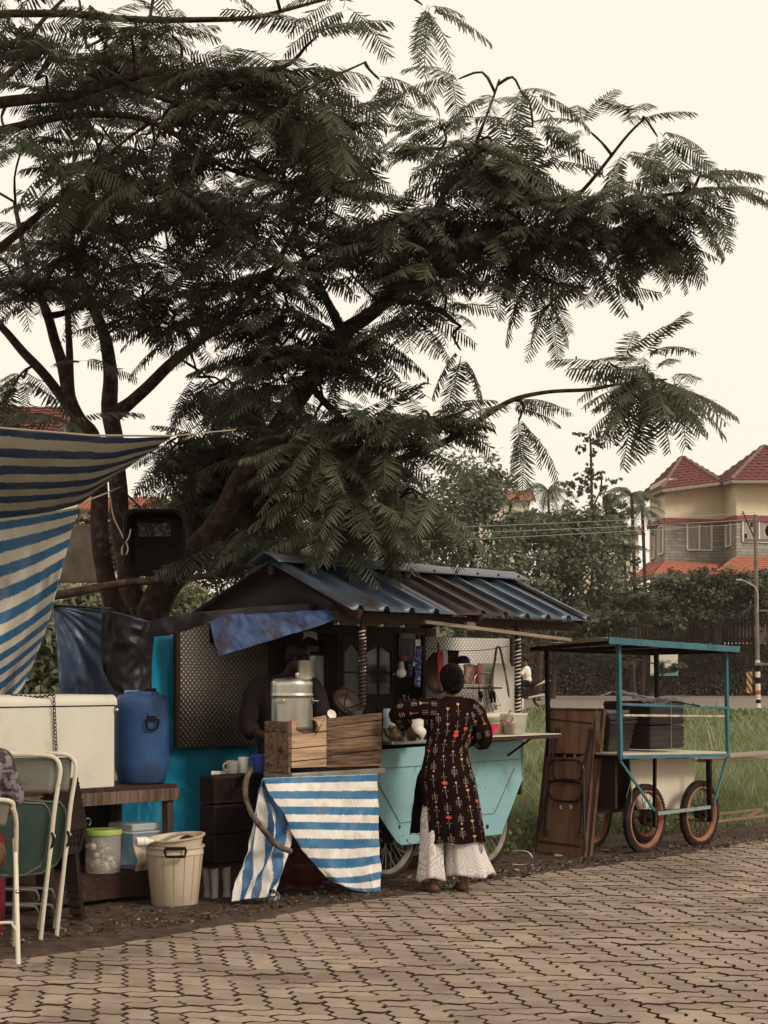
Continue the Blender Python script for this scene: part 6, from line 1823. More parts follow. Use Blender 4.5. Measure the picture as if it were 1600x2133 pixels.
def white_chest():
 q = S1 - .03
 tr = tof(hit(239, 1550, q)); tl = tr - 1.25
 z0 = TZ + .002; z1 = hit(239, 1470, q).z
 root = thing('white_chest', W((tl + tr) / 2, q - .27, z0), 'white enamel cool chest with a lid and chain on the wooden table', 'cool chest')
 mb = MB(); mb.slab(tl, tr, q - .5, q, z0, z1); mb.build('body', m_white_metal, root, bevel=.008)
 tm = tof(hit(111, 1550, q))
 s = MB(); s.slab(tm - .003, tm + .003, q, q + .002, z0 + .01, z1 - .01); s.build('seam', m_trim_grey, root)
 l = MB()
 def lid(a, b):
  t = lerp(tl - .01, tr + .012, a)
  ang = b * math.pi / 2
  return W(t, q + .012 - .055 * (1 - math.cos(ang)), z1 + .016 + .055 * math.sin(ang))
 l.grid(lid, 10, 8); l.slab(tl - .01, tr + .012, q - .51, q - .043, z1 + .045, z1 + .071)
 l.slab(tl - .01, tr + .012, q - .5, q + .012, z1 + .006, z1 + .02)
 o = l.build('lid', m_white_metal, root, sharp=50)
 g = MB(); g.slab(tl, tr, q - .49, q + .002, z1 - .001, z1 + .007); g.build('gasket', m_dark_metal, root)
 c = MB(); c.prism([W(tr + .0125, q + .013, z1 + .005), W(tr + .0125, q + .013, z1 + .03), W(tr + .0125, q - .06, z1 + .074), W(tr + .0125, q - .12, z1 + .074), W(tr + .0125, q - .12, z1 + .005)], U * .004); c.build('end_cap', m_dark_metal, o)
 k = MB(); kp = hit(243, 1479, q + .01); k.ball(kp, .016, 12, 8); k.build('knob', m_steel, root)
 # chain down the front
 ch = MB()
 p0, p1 = hit(112, 1447, q + .03), hit(118, 1574, q + .02)
 n = 17
 for i in range(n):
  c_ = p0.lerp(p1, (i + .5) / n); h = (p0 - p1).length / n
  xd = U if i % 2 == 0 else N
  pts = [c_ + xd * .009 * math.cos(a) + Z * h * .62 * math.sin(a) for a in [2 * math.pi * j / 10 for j in range(10)]]
  ch.tube(pts, .0030, 5, closed=True)
 ch.build('chain', m_dark_metal, root)
 cl = MB()
 a, b = hit(20, 1446, q - .05), hit(112, 1447, q + .02)
 pts = sag_line(a, b, .015, 26)
 cl.tube([p + Vector((0, 0, .006 * math.sin(i * 2.2))) for i, p in enumerate(pts)], .006, 5); cl.build('lid_chain', m_dark_metal, root)
white_chest()
def blue_drum():
 c = hit(295, 1622, S1 - .24); c.z = TZ + .002
 k = c.y / F
 rad = 56.5 * k; h = (1622 - 1437) * k
 m = M('drum_blue', (0.026, 0.070, 0.185), (0.042, 0.100, 0.24), scale=3, rough=.42, dirt=(0.030, 0.032, 0.055), dscale=4, dlo=.46, dhi=.74)
 root = thing('blue_drum', c, 'blue plastic drum with side handles standing right of the white chest', 'drum')
 b = MB(); b.lathe([(.001, 0), (rad * .80, 0), (rad * .87, .012), (rad * .90, .05), (rad * .97, .09), (rad, .13), (rad, h * .80), (rad * .985, h * .87), (rad * .93, h * .945), (rad * .84, h * .985), (rad * .70, h), (.001, h)], c, 40)
 b.build('body', m, root, sharp=60)
 t = MB(); t.torus(c + Z * h, rad * .55, .02, Matrix.Identity(3), 32, 8); t.build('top_ring', m, root)
 cap = MB(); cp = c + Vector((rad * .35, -rad * .2, h))
 cap.lathe([(.04, 0), (.04, .035), (.036, .04), (.001, .04)], cp, 18); cap.build('bung', m_black, root)
 cap = MB(); cap.beam(c + Vector((-rad * .6, -.05, h + .012)), c + Vector((-rad * .05, -.05, h + .012)), .05, .03); cap.build('carry_grip', M('drum_pale', (0.14, 0.23, 0.38), rough=.4), root, bevel=.012)
 # handle at the right front
 ang = R(-62)
 d = Vector((math.cos(ang), math.sin(ang), 0)); sd = Vector((-d.y, d.x, 0))
 hp = c + d * rad; hz = (1622 - 1498) * k
 g = MB()
 pts = [(-.040, .034), (.040, .034), (.044, .026), (.036, -.026), (.028, -.034), (-.028, -.034), (-.036, -.026), (-.044, .026)]
 g.tube([hp + d * .022 + sd * x + Z * (hz + z) for x, z in pts], .008, 7, closed=True)
 g.beam(hp - d * .01 + Z * (hz + .045), hp + d * .02 + Z * (hz + .045), .05, .02)
 g.build('handle', m_black, root)
 g = MB(); g.box(hp + d * .004 + Z * (hz + .062), (.05, .03, .026), Matrix((sd, d, Z)).transposed()); g.build('handle_lug', m, root, bevel=.006)
blue_drum()
def shelf_goods():
 # tub of food with a lime lid
 q = S1 - .16
 c = hit(215, 1822, q); c.z = .197
 k = c.y / F; rad = 37 * k; h = 88 * k
 root = thing('food_tub', c, 'clear round tub with lime green lid holding chicken and green leaves', 'tub')
 b = MB(); b.lathe([(.001, .002), (rad * .94, .002), (rad * .97, .012), (rad, h)], c, 32); b.build('wall', M('tub_clear', (0.78, 0.76, 0.70), rough=.25, alpha=.30), root)
 l = MB(); l.lathe([(rad * 1.01, h - .03), (rad * 1.04, h - .028), (rad * 1.05, h), (rad * 1.02, h + .006), (rad * .95, h - .006), (.001, h - .006)], c, 36); l.build('lid', M('lime_lid', (0.30, 0.40, 0.07), (0.36, 0.45, 0.12), rough=.45), root)
 rng = random.Random(7)
 m1 = M('raw_food', (0.58, 0.38, 0.29), (0.74, 0.62, 0.50), scale=14, rough=.4)
 f = MB()
 for i in range(26):
  a = rng.uniform(0, 6.28); r = rad * .78 * math.sqrt(rng.random()); z = .03 + (h - .09) * rng.random() ** 1.3
  f.ball(c + Vector((r * math.cos(a), r * math.sin(a), z)), (rng.uniform(.02, .035), rng.uniform(.02, .035), rng.uniform(.015, .03)), 8, 6, Matrix.Rotation(a, 3, 'X'))
 tag(f.build('raw_food', m1, root), 'pale pink pieces of raw chicken inside the tub')
 Vs = []; Sh = []
 for i in range(90):
  a = R(-90) + rng.gauss(.55, .26); z = h * .46 + rng.gauss(0, .035)
  p = c + Vector((math.cos(a) * rad * .93, math.sin(a) * rad * .93, z))
  d1 = Vector((rng.gauss(0, 1), rng.gauss(0, .3), rng.gauss(0, 1))).normalized() * rng.uniform(.007, .014); d2 = Vector((rng.gauss(0, 1), rng.gauss(0, .3), rng.gauss(0, 1))).normalized() * .009
  Vs.append([list(p - d1), list(p + d2), list(p + d1), list(p - d2)]); Sh.append(rng.random())
 quads_mesh('green_leaves', np.array(Vs), np.array(Sh), leaf_mat('herb', (0.04, 0.16, 0.04), (0.13, 0.32, 0.10), .3), root)
 # clear box behind with a bag
 c = hit(285, 1815, S1 - .22); c.z = .197
 root = thing('clear_box', c, 'clear plastic lidded box beside the food tub on the low shelf', 'box')
 t0 = tof(c)
 b = MB()
 def shell(z0, z1, x0, x1, o=0):
  r = []
  for z, x in ((z0, x0), (z1, x1)): r.append([W(t0 + a * (.135 + x), S1 - .24 + b_ * (.15 + x), .197 + z) for a, b_ in ((-1, -1), (1, -1), (1, 1), (-1, 1))])
  vs = r[0] + r[1]
  return vs, [(0, 1, 5, 4), (1, 2, 6, 5), (2, 3, 7, 6), (3, 0, 4, 7)]
 b.add(*shell(.004, .235, -.02, 0)); b.build('wall', M('box_clear', (0.66, 0.68, 0.70), rough=.2, alpha=.34), root)
 l = MB(); l.slab(t0 - .148, t0 + .148, S1 - .40, S1 - .08, .197 + .232, .197 + .25); l.slab(t0 - .125, t0 + .125, S1 - .37, S1 - .11, .197 + .252, .197 + .30)
 l.build('lid', M('lid_clear', (0.72, 0.72, 0.71), rough=.25, alpha=.5), root, bevel=.01)
 lat = [[W(t0 + x, S1 - .03 + y, .197 + z) for x in (-.16, -.08, 0, .08, .15)] for y, z in ((-.03, .17), (.0, .11), (.02, .06), (.0, .005))]
 lat[0] = [p - Z * .05 * i for i, p in enumerate(lat[0])]
 tag(sheet(lat, 24, 18, .02, 11, 3).build('bread_bag', M('bread_bag', (0.58, 0.47, 0.35), (0.44, 0.34, 0.25), scale=9, rough=.3), sharp=180, solid=.02), 'soft clear bag of pale food slumped in front of the clear box', 'bag')
 # wire and spout seen at the shelf's left
 w = MB(); w.tube(crom([hit(176, 1709, S1 + .02), hit(184, 1704, S1 + .02), hit(189, 1712, S1 + .02), hit(186, 1720, S1 + .02)], 5), .004, 6)
 tag(w.build('bent_wire', m_steel), 'bright bent wire handle peeping out beside the stacked black chairs', 'wire')
shelf_goods()
def bin_():
 c = gnd(364, 1888)
 k = c.y / F
 r0, r1, h = 47 * k, 60 * k, 128 * k
 m = M('bin_cream', (0.51, 0.42, 0.31), (0.59, 0.50, 0.38), scale=3, rough=.5, dirt=(0.34, 0.23, 0.15), dscale=3.5, dlo=.55, dhi=.82)
 root = thing('dustbin', c, 'cream ribbed plastic dustbin standing in front of the wooden table', 'bin')
 b = MB()
 prof = [(.001, .004), (r0 - .01, 0), (r0, .01)]
 b.lathe(prof + [(lerp(r0, r1, .86), h * .86), (lerp(r0, r1, .86) + .006, h * .865), (r1 * .985, h * .965), (r1 + .006, h * .97), (r1 + .008, h), (r1 - .006, h), (r1 - .012, h * .9), (r0 - .01, .02), (.001, .02)], c, 48)
 b.build('body', m, root, sharp=50)
 s = MB()
 for i in range(16):
  a = 2 * math.pi * i / 16 + .1; d = Vector((math.cos(a), math.sin(a), 0))
  s.beam(c + d * (r0 + .0) + Z * .02, c + d * (lerp(r0, r1, .85)) + Z * h * .85, .005, .005, up=d)
 s.build('rib', M('bin_rib', (0.36, 0.26, 0.165), rough=.5), root)
 for a in (R(-82), R(98)):
  d = Vector((math.cos(a), math.sin(a), 0)); sd = Vector((-d.y, d.x, 0))
  hp = c + d * (r1 + .012) + Z * (h - .025)
  g = MB()
  g.tube([hp + sd * x + Z * z + d * y for x, z, y in ((-.062, .022, 0), (.062, .022, 0), (.066, .008, .012), (.058, -.028, .02), (-.058, -.028, .02), (-.066, .008, .012))], .0095, 8, closed=True)
  g.build('handle', m_black, root)
 # loose basin lying crooked on top
 c2 = c + Vector((.01, .0, h - .028))
 root2 = thing('washing_basin', c2, 'cream basin sitting crooked in the top of the dustbin', 'basin')
 tl = Matrix.Rotation(R(-5), 3, 'Y') @ Matrix.Rotation(R(3), 3, 'X')
 b = MB(); b.lathe([(.001, -.055), (r1 * .80, -.05), (r1 * .96, .045), (r1 * 1.03, .05), (r1 * 1.04, .06), (r1 * .97, .06), (r1 * .78, -.035), (.001, -.04)], c2 + Z * .025, 40, tl); b.build('basin_wall', m, root2, sharp=50)
 # hose and dark cloth coiled in it
 g = MB(); g.tube(crom([c2 + Vector((-.13, -.09, .035)), c2 + Vector((-.05, -.08, .075)), c2 + Vector((.04, -.04, .105)), c2 + Vector((.10, 0, .09)), c2 + Vector((.11, .04, .05))], 6), .011, 8)
 tag(g.build('hose', M('hose', (0.26, 0.21, 0.15), (0.36, 0.29, 0.21), scale=20, rough=.5)), 'thick beige hose curled inside the crooked basin', 'hose')
 g = MB(); g.ball(c2 + Vector((.07, .0, .045)), (.055, .05, .045), 16, 10); tag(g.build('dark_bowl', M('plum', (0.035, 0.022, 0.03), rough=.5)), 'dark round bundle under the hose in the basin', 'bundle')
 g = MB(); g.ball(c2 + Vector((.0, -.06, .03)), (.07, .05, .03), 16, 10); tag(g.build('cream_lid', m), 'small cream lid lying at the front of the basin', 'lid')
 # white bottle lying over the rim
 p = hit(283, 1754, c.dot(N) + .02)
 root3 = thing('white_bottle', p, 'small white bottle lying on its side at the dustbin\'s left rim', 'bottle')
 rot = frame(U * .9 + N * .2)
 b = MB(); b.lathe([(.001, 0), (.028, 0), (.030, .006), (.030, .045)], p, 18, rot); b.build('cap', m_plastic_white, root3)
 b = MB(); b.lathe([(.028, .047), (.030, .05), (.028, .075), (.012, .10), (.010, .12), (.001, .12)], p, 18, rot); b.build('neck', m_plastic_white, root3)
bin_()
def crates_and_pots():
 # dark crates with moulded flowers, stacked three high on a small stool
 q = -8.50
 ta, tb = tof(hit(446, 1700, q)), tof(hit(556, 1700, q))
 zs = [.245, .44, .635, .825]
 st = thing('low_stool', W((ta + tb) / 2, q - .15, 0), 'low stool with pale legs under the stack of dark crates', 'stool')
 s = MB(); s.slab(ta + .01, tb - .02, q - .15, q - .02, .215, .24); s.build('seat', m_blackplastic, st)
 for t, s_ in ((ta + .045, q - .05), (ta + .15, q - .05), (tb - .08, q - .05), (ta + .045, q - .125), (tb - .08, q - .125)):
  l = MB(); l.tube([W(t, s_, .0), W(t + .006, s_, .06), W(t, s_, .214)], [.026, .022, .030], 10); l.build('leg', M('pale_leg', (0.42, 0.38, 0.36), (0.28, 0.24, 0.22), rough=.6), st)
 m_c = M('crate_brown', (0.0085, 0.0040, 0.0033), (0.014, 0.0075, 0.006), scale=5, rough=.5)
 m_f = M('crate_relief', (0.018, 0.010, 0.008), rough=.5)
 for i in range(3):
  z0, z1 = zs[i] + .002, zs[i + 1]
  r = thing('flower_crate', W((ta + tb) / 2, q - .16, z0), ['lowest of the three dark crates with moulded flowers', 'middle of the three dark crates with moulded flowers', 'topmost of the three dark flowered crates, under the mugs'][i], 'crate', 'dark crates stacked left of the striped cloth')
  b = MB(); b.slab(ta, tb, q - .15, q, z0, z1 - .004); b.build('body', m_c, r, bevel=.012)
  e = MB()
  for zz in (z0 + .012, z1 - .02): e.slab(ta - .003, tb + .003, q - .003, q + .006, zz - .007, zz + .007)
  n = 3
  for j in range(n + 1):
   t = lerp(ta + .012, tb - .012, j / n); e.slab(t - .007, t + .007, q - .003, q + .004, z0 + .02, z1 - .03)
  for j in range(n):
   t = lerp(ta + .012, tb - .012, (j + .5) / n); zc = (z0 + z1) / 2
   for a in range(8):
    an = a * math.pi / 4
    e.beam(W(t + .008 * math.cos(an), q + .002, zc + .008 * math.sin(an)), W(t + .042 * math.cos(an), q + .002, zc + .042 * math.sin(an)), .006, .007, up=N)
    e.beam(W(t + .042 * math.cos(an), q + .002, zc + .042 * math.sin(an)), W(t + .03 * math.cos(an + .39), q + .002, zc + .03 * math.sin(an + .39)), .005, .006, up=N)
  e.build('relief', m_f, r)
  e = MB()
  e.slab(ta - .006, ta + .001, q - .145, q - .01, z0 + .005, z0 + .019); e.build('rib', m_f, r)
 zt = zs[3] + .001
 def mug(px, w, h, name, label, mat, cat, handle=0, clear=False, q2=q - .075):
  c = hit(px, 1612, q2); c.z = zt
  r = thing(name, c, label, cat)
  b = MB(); rt = w / 2
  b.lathe([(.001, 0), (rt * .82, 0), (rt * .86, .004), (rt, h), (rt - .003, h), (rt * .82, .006), (.001, .006)], c, 26); b.build('cup_wall', mat, r)
  if handle:
   g = MB(); d = U * handle
   g.tube(crom([c + d * rt * .93 + Z * h * .82, c + d * (rt + .03) + Z * h * .78, c + d * (rt + .034) + Z * h * .4, c + d * rt * .88 + Z * h * .25], 5), .006, 7); g.build('handle', mat, r)
  return r, c
 mug(484, .085, .085, 'glass_mug', 'small clear glass mug standing on the flowered crates', M('mug_glass', (0.40, 0.36, 0.31), rough=.1, alpha=.45), 'mug', -1)
 mug(507, .072, .105, 'white_cup', 'white plastic cup between the glass mug and the blue cup', m_plastic_white, 'cup')
 mug(541, .112, .118, 'blue_cup', 'bright blue plastic jug cup beside the white cup', M('cup_blue', (0.045, 0.07, 0.36), (0.06, 0.09, 0.42), rough=.4), 'cup', -1, q2=q - .065)
 lat = [[hit(x, y, q - .15) for x in (440, 452, 464, 474)] for y in (1606, 1611, 1615)]
 tag(sheet(lat, 10, 8, .008, 14, 2).build('paper_scrap', M('paper', (0.6, 0.55, 0.47), rough=.8), sharp=180, solid=.002), 'scrap of pale paper on the top crate left of the glass mug', 'paper')
 # twisted branch leaning over the cloth
 pts = [(524, 1600), (514, 1622), (511, 1645), (514, 1668), (524, 1692), (540, 1718), (556, 1738), (572, 1756), (590, 1768), (606, 1772)]
 c = crom([hit(x, y, lerp(-8.46, -8.02, min(1, i / 5))) for i, (x, y) in enumerate(pts)], 5)
 mb = MB(); mb.tube([p + Vector((.006 * noisev(p, 14, 1), 0, .006 * noisev(p, 14, 2))) for p in c], [.019 + .004 * noisev(p, 18, 3) for p in c], 10)
 tag(mb.build('crooked_branch', M('grey_bark', (0.065, 0.043, 0.032), (0.17, 0.13, 0.10), scale=16, rough=.9, bump=.8, bscale=40), sharp=180), 'crooked grey brown branch leaning between the crates and the striped cloth', 'branch')
 # red leg post and gas cylinder under the table
 b = MB(); p = gnd(560, 1874); b.beam(p, p + Z * .12, .05, .045, up=U); tag(b.build('red_block', M('red_brick', (0.26, 0.055, 0.045), (0.34, 0.09, 0.07), scale=8, rough=.8), bevel=.003), 'small red block propping the striped cloth\'s lower corner', 'block')
 c = gnd(636, 1852); k = c.y / F; rad = .158
 root = thing('gas_cylinder', c, 'dark red gas cylinder half hidden under the striped cloth', 'gas cylinder')
 m = M('cylinder_red', (0.085, 0.018, 0.013), (0.125, 0.030, 0.020), scale=6, rough=.45)
 b = MB(); b.lathe([(.13, .0), (.135, .0), (.135, .03), (.13, .035), (rad * .93, .06), (rad, .10), (rad, .42), (rad * .9, .50), (rad * .6, .56), (.05, .585), (.001, .585)], c, 40); b.build('body', m, root, sharp=60)
 b = MB(); b.torus(c + Z * .62, .09, .012, Matrix.Identity(3), 24, 8)
 for a in (0, 2.1, 4.2): b.beam(c + Vector((.09 * math.cos(a), .09 * math.sin(a), .54)), c + Vector((.09 * math.cos(a), .09 * math.sin(a), .62)), .03, .006)
 b.build('guard_ring', m, root)
 mt = M('cylinder_lettering', (0.20, 0.12, 0.085), rough=.6)
 word = 'Indane'
 zt2 = H + (HY - 1803) * (c.y - rad) / F
 for i, ch in enumerate(word):
  a = R(-90) + (i - 2.5) * .19 - .12
  d = Vector((math.cos(a), math.sin(a), 0))
  rot = Matrix.Rotation(a + math.pi / 2, 3, 'Z') @ Matrix.Rotation(R(90), 3, 'X')
  text_obj('lettering', ch, .062, mt, root, c + d * (rad + .0015) + Z * zt2, rot, .0006)
 g = MB(); p = c + Vector((-.18, -.10, .09)); g.torus(p, .013, .006, Matrix.Rotation(R(90), 3, 'X'), 18, 8); g.tube([p + Z * .014, p + Z * .10], .0015, 4)
 tag(g.build('ring_on_string', m_steel), 'small metal ring hanging on a string left of the gas cylinder', 'ring')
 lat = [[gnd(x, 1856) + Z * z + Vector((0, .02 * j, 0)) for x in (672, 690, 710, 735)] for j, z in enumerate((.03, .06, .035))]
 tag(sheet(lat, 12, 8, .02, 16, 3).build('sweet_wrapper', M('magenta_wrapper', (0.09, 0.02, 0.035), (0.36, 0.18, 0.26), scale=30, rough=.3, lo=.5, hi=.66), sharp=180, solid=.03), 'dark magenta packet on the earth below the striped cloth', 'packet')
crates_and_pots()
# ---------------------------------------------------------------- the cooking table
def cook_table():
 q = -8.06
 z1 = .80
 ta, tb = tof(hit(545, 1620, q)), tof(hit(786, 1612, q))
 root = thing('cooking_table', W((ta + tb) / 2, q - .25, 0), 'low cooking table hidden under the blue and white striped cloth', 'table')
 tk = tof(hit(552, 1600, q - .44))
 mb = MB(); mb.prism([W(ta + .02, q - .02, z1), W(tb, q - .02, z1), W(tb, q - .44, z1), W(tk + .02, q - .44, z1)], -Z * .03); mb.build('table_top', m_wood_dark, root)
 for t, s_ in ((ta + .30, q - .22), (tb - .05, q - .06), (tk + .1, q - .40), (tb - .05, q - .40)):
   l = MB(); l.beam(W(t, s_, 0), W(t, s_, z1 - .03), .04, up=U); l.build('leg', m_wood_darkz, root)
 # the cloth: front fall and the bunched left corner
 Lp = [(546, 1621), (562, 1655), (588, 1695), (606, 1735), (640, 1785), (684, 1832), (700, 1840)]
 Rp = [(785, 1612), (787, 1655), (789, 1697), (790, 1738), (791, 1780), (792, 1822), (793, 1858)]
 rows = []
 for i, ((lx, ly), (rx, ry)) in enumerate(zip(Lp, Rp)):
  b = i / 6
  row = []
  for k in range(9):
   a = k / 8
   x, y = lerp(lx, rx, a), lerp(ly, ry, a) + 7 * math.sin(a * math.pi) * (b > .5) * b
   row.append(hit(x, y, q + .012 + .05 * b + .035 * math.sin(a * 5.5 + b * 2.0) * b - .10 * max(0, .22 - a) * 3 * b))
  rows.append(row)
 def soft(a, b): return .006 * math.sin(a * 16 + b * 21) * b + .010 * math.exp(-((a - .82) / .03) ** 2) * b
 mb = sheet(rows, 72, 66, .020, 6.0, 41, folds=soft)
 o = mb.build('front_cloth', m_str_cloth, None, sharp=180, solid=.0025)
 cl = thing('striped_cloth', W((ta + tb) / 2, q, z1), 'blue and white striped plastic cloth draped over the cooking table', 'cloth')
 def adopt(o):
  o.parent = cl; o.location = -Vector(cl.location)
 adopt(o)
 # bunched folds from the corner down to the ground on the left
 L2 = [(544, 1622), (533, 1655), (524, 1690), (517, 1730), (508, 1775), (494, 1830), (480, 1878)]
 R2 = [(550, 1624), (572, 1665), (596, 1705), (600, 1745), (590, 1788), (584, 1835), (574, 1866)]
 rows = []
 for i, ((lx, ly), (rx, ry)) in enumerate(zip(L2, R2)):
  b = i / 6
  row = []
  for k in range(9):
   a = k / 8
   row.append(hit(lerp(lx, rx, a), lerp(ly, ry, a), q - .02 + .02 * b - .16 * (1 - a) * b + .03 * math.sin(a * 9 + b * 3) * math.sin(math.pi * min(1, b * 1.2)) - .10 * max(0, a - .75) * b))
  rows.append(row)
 def deep(a, b): return .034 * math.sin(a * 13 + 4 * b + 1.2 * math.sin(b * 8)) * math.sin(math.pi * min(1, b * .9 + .05))
 mb = sheet(rows, 64, 64, .022, 6.5, 44, uvf=lambda a, b: (a * (0.75 + .25 * b) + .22 * (1 - b), b), folds=deep)
 o = mb.build('bunched_cloth', m_str_side, None, sharp=180, solid=.0025); adopt(o)
 # a loose end trailing on the ground by the red block
 rows = [[gnd(x, y, z) + Z * 0 for x, y, z in r] for r in (((562, 1852, .10), (570, 1850, .12), (578, 1856, .09)), ((560, 1866, .05), (572, 1864, .06), (582, 1868, .04)), ((548, 1874, .02), (565, 1876, .02), (578, 1876, .015)))]
 o = sheet(rows, 16, 14, .02, 16, 46).build('trailing_end', m_str_side, None, sharp=180, solid=.003); adopt(o)
 return q, z1, ta, tb
Q, Z1, CA, CB = cook_table()
def wind_box():
 """plank box shielding the stove"""
 q = Q - .05
 ta, tm, tb = tof(hit(608, 1560, q)), tof(hit(681, 1560, q)), tof(hit(796, 1550, q))
 z0 = Z1 + .045
 root = thing('plank_box', W((ta + tb) / 2, q - .2, Z1), 'scorched plank box round the stove on the striped cloth', 'wooden box')
 m_tin = M('tin_tray', (0.42, 0.40, 0.36), (0.22, 0.19, 0.16), scale=7, rough=.4, metal=.6)
 tr = MB(); tr.slab(ta, tb + .02, q - .27, q + .01, Z1 + .003, Z1 + .04); tr.build('tray', m_tin, root, bevel=.004)
 zc = lambda y, x=700: hit(x, y, q).z
 # pale left panel: four boards, the top two bitten away round the pot
 def rows(t0, t1, edges, mat, nm, off=0.0):
  for i in range(len(edges) - 1):
   (a0, b0), (a1, b1) = edges[i], edges[i + 1]
   g = .003
   mb = MB()
   mb.prism([W(t0, q + off, a0 + g), W(t1 - .002, q + off, b0 + g), W(t1 - .002, q + off, b1 - g), W(t0, q + off, a1 - g)], -N * .018)
   o = mb.build(nm, mat, root, bevel=.0025)
 H_ = lambda y, x: hit(x, y, q).z
 rows(ta, tm, [(H_(1601, 608), H_(1598, 680)), (H_(1587, 608), H_(1580, 680)), (H_(1560, 608), H_(1553, 680)), (H_(1531, 608), H_(1524, 680))], m_plank, 'plank')
 # bitten boards: an outline with the burnt notch
 P = lambda x, y: hit(x, y, q)
 for poly in ([(608, 1530), (608, 1500), (620, 1498), (622, 1503), (617, 1508), (616, 1520), (632, 1530)],
     [(632, 1530), (648, 1536), (656, 1534), (664, 1523), (680, 1522), (680, 1490), (650, 1496), (645, 1500), (652, 1499), (660, 1503), (664, 1514), (662, 1526), (654, 1533), (645, 1534)]):
  mb = MB(); mb.prism([P(x, y) for x, y in poly], -N * .018); mb.build('plank', m_plank, root)
 rows(tm, tb, [(H_(1600, 681), H_(1596, 796)), (H_(1575, 681), H_(1562, 796)), (H_(1543, 681), H_(1530, 796)), (H_(1515, 681), H_(1500, 796)), (H_(1496, 681), H_(1484, 796))], m_plank_old, 'plank')
 mb = MB(); mb.beam(W(tm, q + .003, z0), W(tm, q + .003, H_(1490, 681)), .006, .006); mb.beam(W(ta, q - .01, z0), W(ta, q - .01, H_(1500, 608)), .02); mb.build('corner_post', m_wood_darkz, root)
 # left end boards, in shade
 e = MB()
 za, zb = Z1 + .042, H_(1503, 608)
 for k in range(2):
  s0 = q - .012 - k * .112
  e.slab(ta - .018, ta, s0 - .108, s0, za, zb - .07)
 e.slab(ta - .02, ta + .0, q - .24, q - .012, zb - .067, zb)
 e.build('end_board', m_plank_old, root, bevel=.002)
 b = MB(); b.slab(ta, tb, q - .26, q - .24, za, zb - .07); b.slab(tb - .018, tb, q - .24, q - .02, za, zb - .03); b.build('rear_board', m_plank_old, root)
 n = MB(); rng = random.Random(2)
 for k in range(26):
  x = rng.choice((612, 676, 686, 790)) + rng.uniform(-3, 3); n.ball(P(x, rng.uniform(1535, 1596)) + N * .001, .003, 6, 4)
 n.build('nail', m_dark_metal, root)
 # stove ring inside
 c = W((ta + tm) / 2 + .03, q - .135, Z1 + .042)
 r = thing('stove', c, 'blackened iron stove inside the plank box below the steel pot', 'stove')
 s = MB(); s.lathe([(.095, 0), (.095, .17), (.085, .17), (.085, 0)], c, 24); s.build('ring', m_black, r)
 s = MB()
 for k in range(3):
  a = k * 2.1; s.beam(c + Vector((.09 * math.cos(a), .09 * math.sin(a), .17)), c + Vector((.09 * math.cos(a), .09 * math.sin(a), .19)), .02)
 s.build('prong', m_black, r)
 # steel pot (a drum of two tiers), standing in the notch
 cp = hit(608, 1502, q - .13)
 k = cp.y / F
 zb = H_(1520, 635); zt = cp.z + (1502 - 1417) * k
 R1 = 43.5 * k
 root = thing('steel_pot', Vector((cp.x, cp.y, zb)), 'large two tier stainless steel pot with lid on the plank box', 'pot')
 m_pot = M('pot_steel', (0.56, 0.53, 0.47), (0.42, 0.40, 0.35), scale=3, rough=.33, metal=1.0, rvar=.08, dirt=(0.30, 0.25, 0.2), dscale=2.5, stretch=(1, 1, .4))
 zm = cp.z + (1502 - 1449) * k
 base = Vector((cp.x, cp.y, 0))
 mb = MB(); mb.lathe([(.001, zb), (R1 * .96, zb), (R1, zb + .01), (R1, zb + .02), (R1, zm - .02), (R1, zm - .004), (R1 + .004, zm)], base, 48); mb.build('lower_tier', m_pot, root, sharp=50)
 mb = MB(); mb.lathe([(R1 + .004, zm + .001), (R1 + .004, zm + .008), (R1, zm + .012), (R1, zm + .02), (R1, zt - .035), (R1, zt - .022), (R1 * .97, zt - .006), (R1 * .90, zt)], base, 48); mb.build('upper_tier', m_pot, root, sharp=50)
 mb = MB(); mb.lathe([(R1 * .90, zt), (R1 * .93, zt + .004), (R1 * .90, zt + .008), (R1 * .5, zt + .016), (.001, zt + .02)], base, 40); mb.build('lid', m_pot, root, sharp=60)
 for a in (R(-118), R(-4)):
  d = Vector((math.cos(a), math.sin(a), 0)); sd = Vector((-d.y, d.x, 0))
  hp = base + d * (R1 + .004) + Z * (zm - .035)
  g = MB(); g.box(hp, (.055, .006, .035), Matrix((sd, d, Z)).transposed()); o = g.build('lug', m_steel, root, bevel=.003)
  g = MB(); g.tube([hp + d * .004 + sd * -.03, hp + d * .035 + sd * -.03, hp + d * .035 + sd * .03, hp + d * .004 + sd * .03], .005, 6); g.build('handle', m_steel, o)
 # tall steel can standing on the lid
 cc = hit(636, 1414, q - .10)
 root = thing('steel_can', cc, 'open steel can standing on the lid of the steel pot', 'can')
 h = 37 * k; rr = 15.5 * k
 mb = MB(); mb.lathe([(.001, 0), (rr, 0), (rr * 1.0, h), (rr * 1.06, h + .004), (rr * .97, h), (rr * .95, .004), (.001, .004)], cc, 30); mb.build('wall', m_pot, root, sharp=50)
 mb = MB(); mb.ball(cc + Vector((-rr * 1.0, -.02, .025)), (.016, .012, .022), 10, 8); mb.build('spout', m_steel, root)
 # big black straw-hat like wok lid behind: strainer basket
 c = hit(724, 1466, q - .22)
 root = thing('wire_strainer', c - Z * .06, 'dark round wire strainer tilted up on the plank box', 'strainer')
 rot = frame(N * .75 - U * .1 + Z * .62)
